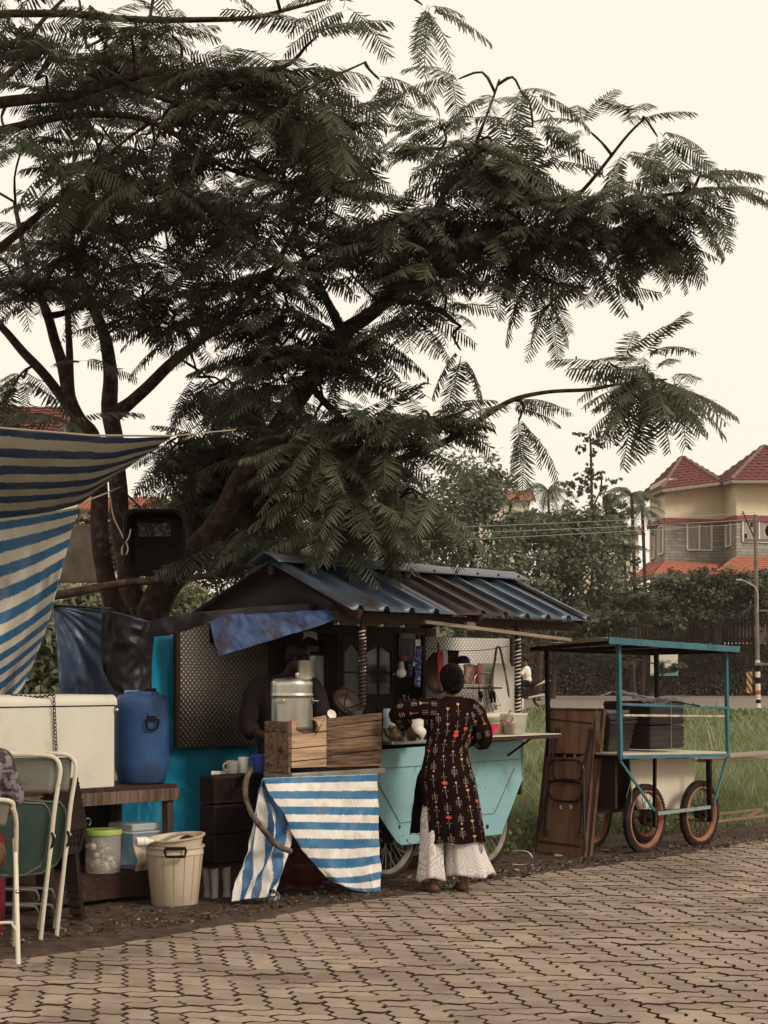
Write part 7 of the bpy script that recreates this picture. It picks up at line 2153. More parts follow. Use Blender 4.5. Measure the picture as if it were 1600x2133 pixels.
 mb = MB(); mb.lathe([(.001, -.05), (.06, -.045), (.10, -.02), (.118, .012), (.122, .014), (.105, -.018), (.062, -.041), (.001, -.046)], c, 36, rot, 1.0, .9); mb.build('mesh_bowl', M('strainer', (0.032, 0.022, 0.017), (0.055, 0.038, 0.03), scale=90, rough=.5, metal=.3), root)
 mb = MB(); mb.torus(c + rot @ Vector((0, 0, .013)), .115, .005, rot, 40, 7)
 for a in (.5, 1.6, 2.7): mb.tube([c + rot @ Vector((.12 * math.cos(a) * x, .108 * math.sin(a) * x, .014 - .062 * (1 - x * x))) for x in (-1, -.5, 0, .5, 1)], .003, 5)
 mb.tube(crom([c + rot @ Vector((-.06, .10, .015)), c + rot @ Vector((-.05, .125, .02)), c + rot @ Vector((.05, .125, .02)), c + rot @ Vector((.06, .10, .015))], 4), .006, 6)
 mb.build('rim_wire', m_dark_metal, root)
 # white bowl on edge, dark cups, cloth beside it
 c = hit(691, 1488, q - .1)
 root = thing('white_bowl', c, 'small white bowl tipped on the rim of the plank box', 'bowl')
 rot = frame(N * .8 + Z * .4 - U * .2)
 mb = MB(); mb.lathe([(.001, -.022), (.015, -.02), (.032, 0), (.034, .002), (.030, .0), (.014, -.015), (.001, -.017)], c, 24, rot); mb.build('shell', m_plastic_white, root)
 for i, (x, y, r_, lab) in enumerate(((674, 1490, .03, 'dark small cup left of the white bowl on the plank box'), (740, 1488, .045, 'dark green bowl below the strainer'), (752, 1478, .018, 'tiny glass by the strainer\'s right edge'))):
  c = hit(x, y, q - .16)
  root = thing('small_cup', c - Z * r_, lab, 'cup')
  mb = MB(); mb.lathe([(.001, -r_), (r_ * .7, -r_), (r_, r_ * .6), (r_ * .93, r_ * .6), (r_ * .64, -r_ * .9), (.001, -r_ * .9)], c, 18); mb.build('wall', (m_blackplastic, M('bottle_green', (0.05, 0.075, 0.065), rough=.3), m_glass)[i], root)
wind_box()
def counter_goods():
 """things standing on the pale blue cart's counter"""
 zc = 1.006
 def put(px, s_):
  p = hit(px, 1540, s_); p.z = zc; return p
 # blue patterned canister
 c = put(815, -8.42); k = c.y / F
 root = thing('canister', c, 'pale blue canister with flower pattern and blue lid, left on the cart counter', 'canister')
 m = M('canister_blue', (0.30, 0.36, 0.41), (0.10, 0.26, 0.34), scale=26, rough=.4, lo=.58, hi=.61)
 r_ = 17 * k
 mb = MB(); mb.lathe([(.001, 0), (r_ * .95, 0), (r_, .01), (r_, .19), (.001, .19)], c, 28); mb.build('body', m, root)
 mb = MB(); mb.lathe([(r_ * 1.03, .17), (r_ * 1.03, .215), (r_ * .96, .23), (.001, .23)], c, 28); mb.build('lid', M('lid_blue', (0.30, 0.44, 0.56), rough=.4), root)
 # white canister
 c = put(866, -8.42); r_ = 17 * k
 root = thing('canister', c, 'plain white plastic canister beside the woman on the cart counter', 'canister')
 mb = MB(); mb.lathe([(.001, 0), (r_ * .9, 0), (r_ * .95, .01), (r_, .16), (.001, .16)], c, 28); mb.build('body', m_plastic_white, root)
 mb = MB(); mb.lathe([(r_ * 1.04, .15), (r_ * 1.04, .175), (.001, .18)], c, 28); mb.build('lid', m_plastic_white, root)
 c = put(839, -8.46)
 root = thing('candle', c, 'small white candle like jar between the two canisters', 'jar')
 mb = MB(); mb.lathe([(.001, 0), (.024, 0), (.024, .075), (.010, .085), (.006, .10), (.001, .10)], c, 16); mb.build('jar_body', m_plastic_white, root)
 # steel bowl on the serving shelf
 c = put(827, -8.20); c.z = 1.023
 root = thing('steel_bowl', c, 'wide steel bowl of brown food on the left serving shelf', 'bowl')
 mb = MB(); mb.lathe([(.001, .0), (.05, .0), (.085, .03), (.105, .085), (.110, .088), (.102, .084), (.082, .034), (.048, .006), (.001, .006)], c, 32); mb.build('shell', M('bowl_steel', (0.40, 0.31, 0.24), (0.28, 0.2, 0.15), rough=.25, metal=.8), root)
 mb = MB(); rng = random.Random(3)
 for i in range(14): mb.ball(c + Vector((rng.uniform(-.07, .03), rng.uniform(-.05, .05), rng.uniform(.05, .09))), rng.uniform(.015, .025), 8, 6)
 mb.build('food', M('fried_food', (0.28, 0.12, 0.05), (0.16, 0.06, 0.03), scale=20, rough=.6), root)
 # clear bag at the woman's elbow
 c = put(873, -8.2); c.z = 1.024
 mb = MB(); mb.ball(c + Z * .05, (.05, .045, .052), 18, 12)
 for v in range(len(mb.v)):
  p = Vector(mb.v[v]); mb.v[v] = tuple(p + (p - c - Z * .05) * .25 * noisev(p, 18, 4))
 tag(mb.build('plastic_bag', m_plastic_white, sharp=180), 'small knotted whitish plastic bag on the left serving shelf', 'plastic bag')
 # right hand shelf: bowls, orange sauce tub, dark sauce tub
 z = 1.031
 def lab(px, s_): p = hit(px, 1530, s_); p.z = z; return p
 c = lab(1018, -8.16)
 root = thing('pink_bowl', c, 'bright pink bowl at the left of the right serving shelf', 'bowl')
 mb = MB(); mb.lathe([(.001, 0), (.035, 0), (.06, .03), (.078, .085), (.080, .088), (.074, .086), (.056, .032), (.033, .005), (.001, .005)], c, 30); mb.build('shell', M('pink', (0.62, 0.05, 0.13), rough=.4), root)
 c2 = c + Z * .072
 root = thing('pale_bowl', c2, 'pale green and white bowls nested in the pink bowl', 'bowl')
 for i, (z0, m) in enumerate(((0, m_plastic_white), (.022, M('pale_green', (0.36, 0.44, 0.28), rough=.4)), (.044, m_plastic_white))):
  mb = MB(); mb.lathe([(.060, z0), (.082, z0 + .018), (.084, z0 + .022), (.078, z0 + .02), (.05, z0)], c2, 30); mb.build('nested_bowl', m, root)
 def sauce(px, s_, w0, w1, h, fill, mfill, label, rimm):
  c = lab(px, s_)
  root = thing('sauce_tub', c, label, 'tub')
  def tubm(z0, z1, sc, o):
   mb = MB(); vs = []; n = 24
   for zz in (z0, z1):
    w = lerp(w0, w1, zz / h) * sc
    for j in range(n):
     a = 2 * math.pi * j / n
     ca, sa = math.cos(a), math.sin(a)
     e = lambda v: math.copysign(abs(v) ** .45, v)
     vs.append(c + U * w * e(ca) + N * w * .8 * e(sa) + Z * zz)
   fs = [(j, (j + 1) % n, n + (j + 1) % n, n + j) for j in range(n)] + [tuple(range(n, 2 * n))] * o + [tuple(range(n - 1, -1, -1))]
   mb.add(vs, fs); return mb
  tubm(.001, h, 1, 0).build('wall', M('tub_frosted', (0.74, 0.68, 0.60), rough=.3, alpha=.42), root)
  tubm(.004, h * fill, .975, 1).build('contents', mfill, root)
  mb = tubm(h - .014, h, 1.05, 0); mb.build('rim', M('rim_frosted', (0.74, 0.66, 0.58), rough=.35, alpha=.7), root)
 sauce(1038, -8.30, .066, .078, .165, .66, M('orange_sauce', (0.62, 0.19, 0.04), (0.66, 0.24, 0.07), rough=.4), 'tub of orange sauce on the right serving shelf', None)
 sauce(1072, -8.16, .072, .088, .160, .50, M('green_sauce', (0.035, 0.034, 0.024), (0.085, 0.085, 0.06), scale=5, rough=.35), 'tub of dark green sauce at the right of the serving shelf', None)
 lat = [[hit(x, y, -8.25) for x in xs] for y, xs in ((1486, (1010, 1030, 1050, 1068)), (1492, (1008, 1030, 1052, 1070)), (1500, (1008, 1028, 1052, 1066)))]
 tag(sheet(lat, 16, 10, .02, 10, 5).build('plastic_wrap', M('stained_wrap', (0.70, 0.58, 0.48), (0.60, 0.24, 0.12), scale=12, rough=.35, lo=.56, hi=.66), sharp=180), 'clear wrap smeared with orange over the sauce tubs', 'plastic wrap')
 mb = MB(); mb.tube([hit(1050, 1499, -8.2), hit(1064, 1480, -8.25)], .005, 6); tag(mb.build('spoon_handle', m_dark_metal), 'dark spoon handle sticking out of the green sauce tub', 'spoon')
 mb = MB(); mb.tube(crom([hit(1050, 1501, -8.06), hit(1058, 1506, -8.06), hit(1066, 1502, -8.06), hit(1069, 1494, -8.06)], 4), .005, 6); tag(mb.build('red_band', m_red), 'red rubber band hanging on the green sauce tub', 'band')
counter_goods()
# ---------------------------------------------------------------- chairs at the left edge
def chair_stack():
 """stacked black plastic chairs, seen from their side"""
 b = at(62, 1935, 10.2); b.z = 0
 fwd = Vector((-.98, .20, 0)).normalized(); X = Vector((-fwd.y, fwd.x, 0))      # they face left, backs to the right
 if X.y > 0: X = -X                                                             # X points to the camera
 m = m_blackplastic
 root = thing('plastic_chair', b, 'lowest of the stacked black plastic chairs left of the table', 'chair', 'stack of black plastic chairs')
 P = lambda x, y, z: b + X * x + fwd * y + Z * z
 rot = Matrix((X, fwd, Z)).transposed()
 for x, y in ((.20, .20), (-.20, .20), (.20, -.20), (-.20, -.20)):
  mb = MB()
  a, c = P(x * 1.08, y * 1.10, 0), P(x * .98, y * .95, .42)
  mb.beam(a + Z * .03, c, .05, .06, up=fwd); mb.box(a + Z * .017, (.07, .078, .034), rot)
  mb.build('leg', m, root, bevel=.004)
 mb = MB(); mb.prism([P(-.22, -.21, .425), P(.22, -.21, .425), P(.23, .24, .435), P(-.23, .24, .435)], Z * .022)
 for x in (-.225, .225): mb.beam(P(x, -.22, .41), P(x, .24, .42), .012, .05)
 mb.build('seat', m, root, bevel=.005)
 bk = MB()
 BP = lambda u, v: P(lerp(-.215, .215, u) * (1 - .06 * v), -.215 - .045 * v, .43 + .17 * v)
 for u in (0, 1): bk.beam(BP(u, 0), BP(u, 1), .045, .03, up=fwd)
 bk.beam(BP(0, 1), BP(1, 1), .03, .06); bk.beam(BP(0, .1), BP(1, .1), .03, .045)
 for i in range(7):
  bk.beam(BP(lerp(.04, .78, i / 6), .12), BP(lerp(.22, .96, i / 6), .95), .016, .014, up=fwd); bk.beam(BP(lerp(.22, .96, i / 6), .12), BP(lerp(.04, .78, i / 6), .95), .016, .014, up=fwd)
 bk.build('backrest', m, root)
 wv = MB()
 for i in range(9):
  for j in range(2): wv.box(BP(1, (i + .5) / 9) + X * .020 + fwd * (-.012 + .026 * j + (.006 if i % 2 else -.006)), (.008, .024, .013), rot)
 wv.build('woven_edge', m, root)
 for k in range(1, 6):
  c = copy_tree(root); c.location = b + Z * .048 * k + fwd * .010 * k
  c['label'] = ['', 'second of the stacked black plastic chairs, counted from the ground', 'third of the stacked black plastic chairs, counted from the ground', 'fourth of the stacked black plastic chairs, counted from the ground', 'second from the top of the stacked black plastic chairs', 'topmost of the stacked black plastic chairs left of the table'][k]
chair_stack()
m_chairgrey = M('chair_grey', (0.155, 0.15, 0.125), (0.21, 0.20, 0.17), scale=3, rough=.45, metal=.2, dirt=(0.10, 0.08, 0.065), dscale=4)
m_chairgreen = M('chair_green', (0.036, 0.058, 0.046), (0.050, 0.080, 0.064), scale=3, rough=.42, dirt=(0.030, 0.024, 0.02), dscale=2)
m_chairtube = M('chair_tube', (0.62, 0.57, 0.46), (0.50, 0.45, 0.36), scale=8, rough=.45, dirt=(0.15, 0.10, 0.075), dscale=14, dlo=.62, dhi=.68)
def folded_chair(Y, dx, dy, label):
 """a folded steel chair leaning; its right half is in the picture"""
 cxp = -70 + dx
 root = thing('folding_chair', at(cxp, 1960 + dy, Y), label, 'folding chair', 'folded metal chairs leaning by the stack')
 lean = .05
 zb = 0.0
 def P(px, py, o=0):
  p = at(px + dx, py + dy, Y); p.y += lean * p.z + o
  return p
 mir = lambda pts: [(2 * -70 - x, y) for x, y in pts][::-1]
 right = [(84, 1962), (92, 1880), (104, 1760), (112, 1680), (121, 1620), (122, 1600), (116, 1585), (104, 1577), (80, 1574), (40, 1573), (-10, 1573)]
 full = right + mir(right)
 mb = MB(); mb.tube(crom([P(*p) for p in full], 4), .0125, 9); mb.build('outer_frame', m_chairtube, root)
 r2 = [(79, 1938), (90, 1860), (102, 1770), (108, 1740)]
 for pts in (r2, mir(r2)):
  mb = MB(); mb.tube([P(x, y, .03) for x, y in pts], .0115, 9); mb.build('rear_leg', m_chairtube, root)
 # back panel, pressed sheet
 def pan(u, v, o=0):
  xr = lerp(113, 108, v)
  e = (1 - (2 * u - 1) ** 8)
  x = lerp(-140 - xr, xr, u); y = lerp(1582, 1654, v)
  p = P(x, y, .012 + o); p.y += .028 * (1 - (2 * u - 1) ** 2); return p
 mb = MB(); mb.grid(pan, 24, 8); o = mb.build('back_panel', m_chairgrey, root, sharp=180, solid=.003)
 em = MB(); c = P(51, 1623, .002); em.tube([c + Vector((.034 * math.cos(a), .0, .013 * math.sin(a))) for a in [2 * math.pi * k / 24 for k in range(24)]], .0016, 5, closed=True)
 em.tube([c + Vector((.026 * math.cos(a), .0, .008 * math.sin(a))) for a in [2 * math.pi * k / 20 for k in range(20)]], .001, 4, closed=True)
 em.build('pressed_badge', m_chairgrey, o)
 # seat, tipped up behind
 seat = [(98, 1690), (101, 1706), (98, 1740), (90, 1790), (80, 1806), (50, 1824), (20, 1828), (-70, 1830)]
 sl = seat + [(-140 - x, y) for x, y in seat[:-1]][::-1] + [(-140 - 88, 1676), (-70, 1668), (88, 1676)]
 mb = MB(); mb.prism([P(x, y, .03) for x, y in sl], (0, .012, 0)); s = mb.build('seat', m_chairgreen, root, bevel=.004)
 mb = MB(); mb.tube([P(x, y, .028) for x, y in sl], .0055, 6, closed=True); mb.build('seat_rim', m_chairgrey, s)
 st = MB()
 for y in (1862, 1895): st.tube(crom([P(79, y + 16, .03), P(74, y, .03), P(55, y - 6, .03), P(-70, y - 8, .03), P(-195, y - 6, .03), P(-214, y, .03), P(-219, y + 16, .03)], 4), .008, 7)
 st.build('stretcher', m_chairgrey, root)
 for x in (106, -246):
  h = MB(); h.tube(crom([P(x, 1735, -.012), P(x + 5, 1745, -.016), P(x + 4, 1758, -.016), P(x, 1766, -.012)], 4), .007, 6)
  h.build('hinge', m_dark_metal, root)
 return root
folded_chair(9.60, 0, 0, 'nearer folded metal chair with grey back and green seat, leaning upright')
folded_chair(9.74, 33, -3, 'further folded metal chair, just behind and right of the nearer one')
def capsules(mb, chain, seg=12):
 """tapered limbs: list of (point, radius)"""
 for (p, r), (q, r2) in zip(chain[:-1], chain[1:]):
  p = Vector(p); q = Vector(q)
  mb.tube([p.lerp(q, k / 3) for k in range(4)], [lerp(r, r2, k / 3) for k in range(4)], seg)
 for p, r in chain: mb.ball(p, r, seg, 8)
def fuse(mb, name, mat, parent, voxel=.010, smooth=6):
 """fuse overlapping volumes into one continuous skin"""
 o = mb.build(name, mat, parent, sharp=180)
 md = o.modifiers.new('remesh', 'REMESH'); md.mode = 'VOXEL'; md.voxel_size = voxel; md.use_smooth_shade = True
 ms = o.modifiers.new('smooth', 'SMOOTH'); ms.iterations = smooth; ms.factor = .5
 bpy.context.view_layer.update()
 dg = bpy.context.evaluated_depsgraph_get()
 me = bpy.data.meshes.new_from_object(o.evaluated_get(dg))
 o.modifiers.clear()
 old = o.data; o.data = me; bpy.data.meshes.remove(old)
 me.materials.clear(); me.materials.append(mat)
 me.polygons.foreach_set('use_smooth', [True] * len(me.polygons))
 return o
def hand(mb, wrist, d, palm_n, r=.0085, curl=.5, sc=1.0):
 """palm, four unequal curled fingers and a side thumb"""
 d = Vector(d).normalized(); pn = Vector(palm_n); pn = (pn - d * pn.dot(d)).normalized(); sd = d.cross(pn)
 wrist = Vector(wrist)
 for k in range(4):
  x = (k - 1.5) * .0205 * sc
  root = wrist + d * .085 * sc + sd * x
  mb.tube([wrist + sd * x * .6, root], [.015 * sc, .012 * sc], 8)
  L = (.062, .075, .070, .055)[k] * sc
  pts = [root]; a = .25
  dd = d
  for j, f in enumerate((.45, .32, .23)):
   a = curl * (j + .6)
   dd = (d * math.cos(a) + pn * math.sin(a))
   pts.append(pts[-1] + dd * L * f)
  mb.tube(pts, [r * 1.1, r, r * .92, r * .8], 8); mb.ball(pts[-1], r * .8, 8, 6)
  for p in pts[:-1]: mb.ball(p, r * 1.08, 8, 6)
 t0 = wrist + d * .03 * sc + sd * -.03 * sc
 t1 = t0 + (d * .7 - sd * .8 + pn * .25).normalized() * .04 * sc; t2 = t1 + (d * .95 - sd * .1 + pn * .45).normalized() * .035 * sc
 mb.tube([t0 + sd * .015, t0, t1, t2], [.014, .012, .0095, .008], 8); mb.ball(t1, .0098, 8, 6); mb.ball(t2, .008, 8, 6)
m_skin = M('skin', (0.15, 0.075, 0.048), (0.18, 0.092, 0.06), scale=6, rough=.5)
m_hair = M('hair', (0.0045, 0.0026, 0.0024), (0.010, 0.006, 0.005), scale=60, rough=.5, stretch=(1, 1, .25), spec=.06, bump=1, bscale=160)
def head(mb, c, f, r, s=1.0):
 """skull, jaw, nose, brow, lips, ears; c is the middle of the head, f the way it looks, r its right"""
 c = Vector(c); rot = Matrix((r, f, Z)).transposed()
 G = lambda x, y, z: c + rot @ Vector((x * s, y * s, z * s))
 mb.ball(G(0, -.012, .022), (.074 * s, .092 * s, .090 * s), 18, 12, rot)
 mb.ball(G(0, .022, -.045), (.056 * s, .068 * s, .068 * s), 16, 10, rot)
 mb.tube([G(0, .088, .012), G(0, .108, -.026)], [.008 * s, .014 * s], 8); mb.ball(G(0, .106, -.028), .014 * s, 8, 6)
 for x in (-1, 1):
  mb.ball(G(x * .030, .076, .020), (.020 * s, .012 * s, .008 * s), 8, 6, rot)
  mb.ball(G(x * .078, -.004, -.008), (.010 * s, .020 * s, .032 * s), 10, 8, rot)
  mb.ball(G(x * .034, .058, -.030), (.022 * s, .02 * s, .02 * s), 8, 6, rot)
 mb.ball(G(0, .090, -.058), (.024 * s, .010 * s, .007 * s), 8, 6, rot); mb.ball(G(0, .088, -.070), (.020 * s, .010 * s, .008 * s), 8, 6, rot)
 mb.ball(G(0, .075, -.098), (.020 * s, .016 * s, .014 * s), 8, 6, rot)
 return G
def eyes(G, root, s=1.0):
 e = MB()
 for x in (-1, 1): e.ball(G(x * .030, .079, .004), .0105 * s, 10, 8)
 e.build('eye', M('eye_white_shaded', (0.16, 0.14, 0.12), rough=.4), root)  # eye whites darkened, the face's shade put into the colour
 e = MB()
 for x in (-1, 1): e.ball(G(x * .030, .0865, .004), .0048 * s, 8, 6)
 e.build('pupil', m_black, root)
def woman():
 Y0 = 11.79
 base = Vector(((936 - CX) * Y0 / F, Y0, 0.0))
 f = Vector((-.30, .954, 0)).normalized(); r = Vector((f.y, -f.x, 0))
 root = thing('person', base, 'woman seen from behind in a dark flowered tunic, standing at the pale blue cart', 'person')
 P = lambda x, y, z: base + r * x + f * y + Z * z
 k = F / Y0
 LX = lambda px, y=0: ((px - CX) * Y0 / F - base.x) / r.x       # sideways place of a photo column
 zz = lambda py: H + (HY - py) / k
 # ---- body
 mb = MB()
 hc = P(.028, .045, 1.447)
 hf = Vector((-.16, .98, -.05)); hf.z = 0; hf.normalize(); hr = Vector((hf.y, -hf.x, 0))
 G = head(mb, hc, hf, hr, .93)
 capsules(mb, [(P(.03, .035, 1.40), .048), (P(.03, .0, 1.29), .055), (P(.02, -.005, 1.25), .085)])
 mb.ball(P(.02, 0, 1.12), (.132, .085, .18)); mb.ball(P(-.01, 0, .94), (.115, .085, .16)); mb.ball(P(-.015, 0, .80), (.145, .10, .13))
 shL, shR = P(-.135, .005, 1.235), P(.175, .0, 1.235)
 elL, elR = P(-.345, .06, 1.225), P(.235, -.035, 1.03)
 wrL, wrR = P(-.19, .25, 1.08), P(.14, .165, 1.10)
 capsules(mb, [(shL, .056), (elL, .040), (wrL, .026)]); capsules(mb, [(shR, .056), (elR, .040), (wrR, .026)])
 hand(mb, wrL, (wrL - elL) * .5 + f * .1, -Z, curl=.45, sc=.92); hand(mb, wrR, (wrR - elR), r * -1, curl=.5, sc=.92)
 for x, fx in ((-.095, -.115), (.085, .10)):
  capsules(mb, [(P(x, 0, .76), .098), (P(x * 1.05, .005, .44), .062), (P(fx, -.01, .10), .036)])
  a = P(fx, -.02, .06)
  dirf = (f + r * (-.25 if x < 0 else .05)).normalized()
  mb.ball(a - Z * .02, .036); mb.tube([a - Z * .03, a + dirf * .08 - Z * .032, a + dirf * .15 - Z * .042], [.034, .036, .026], 10)
  for q in range(5):
   sdv = Vector((dirf.y, -dirf.x, 0)); o = a + dirf * (.155 - abs(q - 1.2) * .006) + sdv * (q - 2) * .0145 - Z * .045
   mb.tube([o - dirf * .03, o + dirf * .022], .0085, 7); mb.ball(o + dirf * .022, .0085, 7, 5)
 fuse(mb, 'body', m_skin, root, .0095, 4)
 eyes(G, root, .93)
 # ---- hair gathered in a low rounded bun
 hb = MB()
 hrot = Matrix((hr, hf, Z)).transposed()
 hb.ball(G(0, -.018, .026), (.084, .094, .092), 22, 14, hrot); hb.ball(G(0, -.058, -.022), (.080, .064, .080), 20, 12, hrot); hb.ball(G(0, -.095, -.042), (.064, .052, .058), 18, 12, hrot)
 for v in range(len(hb.v)):
  p = Vector(hb.v[v]); q = (p - hc); hb.v[v] = tuple(p + q.normalized() * (.004 * noisev((q.x * 3, q.y * 3, q.z), 26, 5) + .0015 * math.sin(math.atan2(q.x, -q.y) * 46)))
 hair = fuse(hb, 'hair', m_hair, root, .006, 2)
 rs = random.Random(5); sb = MB()
 for q in range(190):
  a = rs.uniform(-2.9, 2.9); k0 = rs.uniform(.55, 1.35)
  pts = []
  for e in range(7):
   t = e / 6; el = lerp(k0, -.55, t)
   x, z = math.sin(a) * math.cos(el * .9) * (1 - .25 * t), math.sin(el)
   y = -math.cos(a) * math.cos(el) * (1 - t) - t * .9
   v = Vector((x, y, z)); v.normalize()
   pts.append(G(v.x * .088, -.024 + v.y * (.098 + .048 * t), .022 + v.z * (.092) - .02 * t))
  sb.tube(pts, [.0022, .0026, .0026, .0026, .0024, .002, .001], 4)
 sb.build('hair_strands', m_hair, hair)
 st = MB(); st.ball(G(.084, .0, -.035), .005, 8, 6); st.ball(G(-.084, .0, -.035), .005, 8, 6); st.build('earring', m_steel, root)
 # ---- tunic
 m_tunic = M('tunic_black', (0.0085, 0.0030, 0.0028), (0.013, 0.0055, 0.005), scale=4, rough=.9, spec=.05)
 m_tw = M('motif_white', (0.46, 0.38, 0.32), (0.28, 0.22, 0.18), scale=40, rough=.8); m_tr = M('motif_red', (0.62, 0.085, 0.05), (0.50, 0.06, 0.04), scale=30, rough=.8); m_to = M('motif_ochre', (0.50, 0.26, 0.08), (0.56, 0.33, 0.14), scale=30, rough=.8)
 # rings: z, centre x, half width, half depth, centre y
 rings = [(1.335, .030, .058, .052, .0), (1.318, .030, .085, .062, .0), (1.300, .026, .135, .078, .0), (1.275, .022, .165, .092, .0), (1.235, .02, .176, .104, .0), (1.17, .016, .166, .112, .0), (1.10, .008, .158, .110, .0),
    (1.03, -.012, .150, .106, .0), (.96, -.020, .152, .108, -.004), (.90, -.022, .163, .116, -.006), (.84, -.020, .178, .126, -.008), (.78, -.016, .190, .134, -.010), (.70, -.004, .196, .138, -.012),
    (.60, .010, .198, .140, -.014), (.50, .022, .202, .142, -.016), (.42, .032, .206, .144, -.018), (.345, .040, .208, .146, -.020)]
 zs_ = [q[0] for q in rings]
 def ringat(z):
  for i in range(len(rings) - 1):
   if rings[i][0] >= z >= rings[i + 1][0]:
    a = (rings[i][0] - z) / (rings[i][0] - rings[i + 1][0])
    return [lerp(rings[i][j], rings[i + 1][j], a) for j in range(5)]
  return list(rings[0] if z > rings[0][0] else rings[-1])
 def surf(th, z, o=0.0):
  """th 0 = right, 90 = middle of the back, 180 = left"""
  _, cx, hw, hd, cy = ringat(z)
  low = max(0, (.95 - z) / .6)
  fold = .009 * low * math.sin(th * 7 + z * 3) + .006 * low * math.sin(th * 13 + 1.3 + z * 5)
  cr = .006 * math.exp(-((z - 1.03) / .06) ** 2) * math.sin(th * 9 + z * 60) + .004 * noisev((th * 2, z * 9, 0), 1.5, 3)
  return P(cx + (hw + fold + cr + o) * math.cos(th), cy - (hd + fold + cr + o) * math.sin(th), z)
 tu = MB()
 zsl = .84
 zt = [q for q in np.linspace(1.335, zsl, 46)]
 n = 72
 vs = [surf(2 * math.pi * i / n, z) for z in zt for i in range(n)]
 fs = [(j * n + i, j * n + (i + 1) % n, (j + 1) * n + (i + 1) % n, (j + 1) * n + i) for j in range(len(zt) - 1) for i in range(n)]
 tu.add(vs, fs)
 # back panel below the slits
 def back(a, b):
  z = lerp(zsl, .345, b)
  th = lerp(R(-14 + 4 * b), R(196 - 22 * b), a)
  p = surf(th, z, .002)
  if b == 1: p.z += .006 * math.sin(a * 20)
  return p
 tu.grid(back, 56, 34)
 # front panel swings out on the left
 def front(a, b):
  z = lerp(zsl, .395, b)
  th = lerp(R(196), R(346), a)
  p = surf(th, z, .004)
  return p + r * (-.095 * b ** .8) * (1 - a) ** .7 + f * (.05 * b)
 tu.grid(front, 44, 30)
 # motifs on the back: small flat shapes laid on the cloth
 def dot(th, z, rx, mi, n=7, ry=None):
  ry = ry or rx
  c0 = ringat(z); rad = max(.08, (c0[2] + c0[3]) / 2)
  tu.add([surf(th + rx * math.cos(2 * math.pi * i / n) / rad, z + ry * math.sin(2 * math.pi * i / n), .0034) for i in range(n)], [tuple(range(n))], mi=mi)
 def stroke(th0, z0, th1, z1, w, mi):
  rad = .155; m_ = 4
  vs = []
  dx, dz = (th1 - th0) * rad, z1 - z0; L = math.hypot(dx, dz) + 1e-6; px_, pz_ = -dz / L * w, dx / L * w
  for i in range(m_ + 1):
   a = i / m_; th = lerp(th0, th1, a); z = lerp(z0, z1, a)
   vs += [surf(th + px_ / rad, z + pz_, .0034), surf(th - px_ / rad, z - pz_, .0034)]
  tu.add(vs, [(2 * i, 2 * i + 1, 2 * i + 3, 2 * i + 2) for i in range(m_)], mi=mi)
 def petal(th, z, ang, L, w, mi):
  rad = .155; pts = [(0, 0), (.45, 1), (1, 0), (.45, -1)]
  tu.add([surf(th + (math.cos(ang) * a * L - math.sin(ang) * b * w) / rad, z + math.sin(ang) * a * L + math.cos(ang) * b * w, .0040) for a, b in pts], [(0, 1, 2, 3)], mi=mi)
 rng = random.Random(12)
 cols = [(R(22), 0), (R(42), 1), (R(64), 2), (R(88), 3), (R(112), 4), (R(136), 5), (R(158), 0)]
 for ci, (th, ph) in enumerate(cols):
  z = 1.275 - (ph % 3) * .03; row = 0
  while z > .37:
   kind = rng.choice((0, 1, 1, 2, 3, 1, 2)); L = .070
   flip = 1 if (row + ph) % 2 else -1
   lean = rng.uniform(-.03, .03)
   t2 = th + lean
   top, bot = z, z - L
   stroke(th, top, t2, bot, .0010, 1)
   if kind == 0:      # red lotus and stem
    zc = top if flip > 0 else bot; tc = th if flip > 0 else t2
    for a in (-60, -30, 0, 30, 60): petal(tc, zc - flip * .004, R(90 * flip) + R(a), .026 if abs(a) < 50 else .022, .0060, 2)
    for s_ in (-1, 1): dot(lerp(th, t2, .5) + s_ * .075, lerp(top, bot, .5), .0030, 1)
   elif kind == 1:    # ladder of dots and a diamond
    zc = top if flip > 0 else bot
    for a in range(4): petal(th if flip > 0 else t2, zc, R(90 * a), .0085, .0032, 1)
    for i in range(3):
     for s_ in (-1, 1):
      zq = zc - flip * (.018 + .013 * i)
      dot(th + s_ * .095, zq, .0028, 1); stroke(th, zq - flip * .009, th + s_ * .06, zq - flip * .002, .0008, 1)
   elif kind == 2:    # diamond and two dots
    zc = top
    for a in range(4): petal(th, zc, R(90 * a), .0095, .0036, 1)
    for s_ in (-1, 1): dot(th + s_ * .09, zc - .024, .0030, 1)
    dot(t2, bot, .0030, 1)
   else:              # ochre tulip
    for a in (-32, 0, 32): petal(th, top - .002, R(90) + R(a), .022, .0046, 3)
    for s_ in (-1, 1): dot(th + s_ * .07, lerp(top, bot, .55), .0028, 1)
   z -= .104; row += 1
 # sleeves
 def sleeve(chain, rads, side):
  c = crom(chain, 7); m_ = len(c)
  rr = [lerp(rads[min(len(rads) - 2, int(i / 7))], rads[min(len(rads) - 1, int(i / 7) + 1)], (i % 7) / 7) for i in range(m_)]
  q = MB(); q.tube([p + Vector((0, 0, .004 * math.sin(i * 1.9))) for i, p in enumerate(c)], [x + .003 * math.sin(i * 1.3) for i, x in enumerate(rr)], 16)
  o = len(tu.v); tu.v += q.v; tu.uv += q.uv; tu.f += [tuple(i + o for i in fc) for fc in q.f]; tu.mi += [0] * len(q.f)
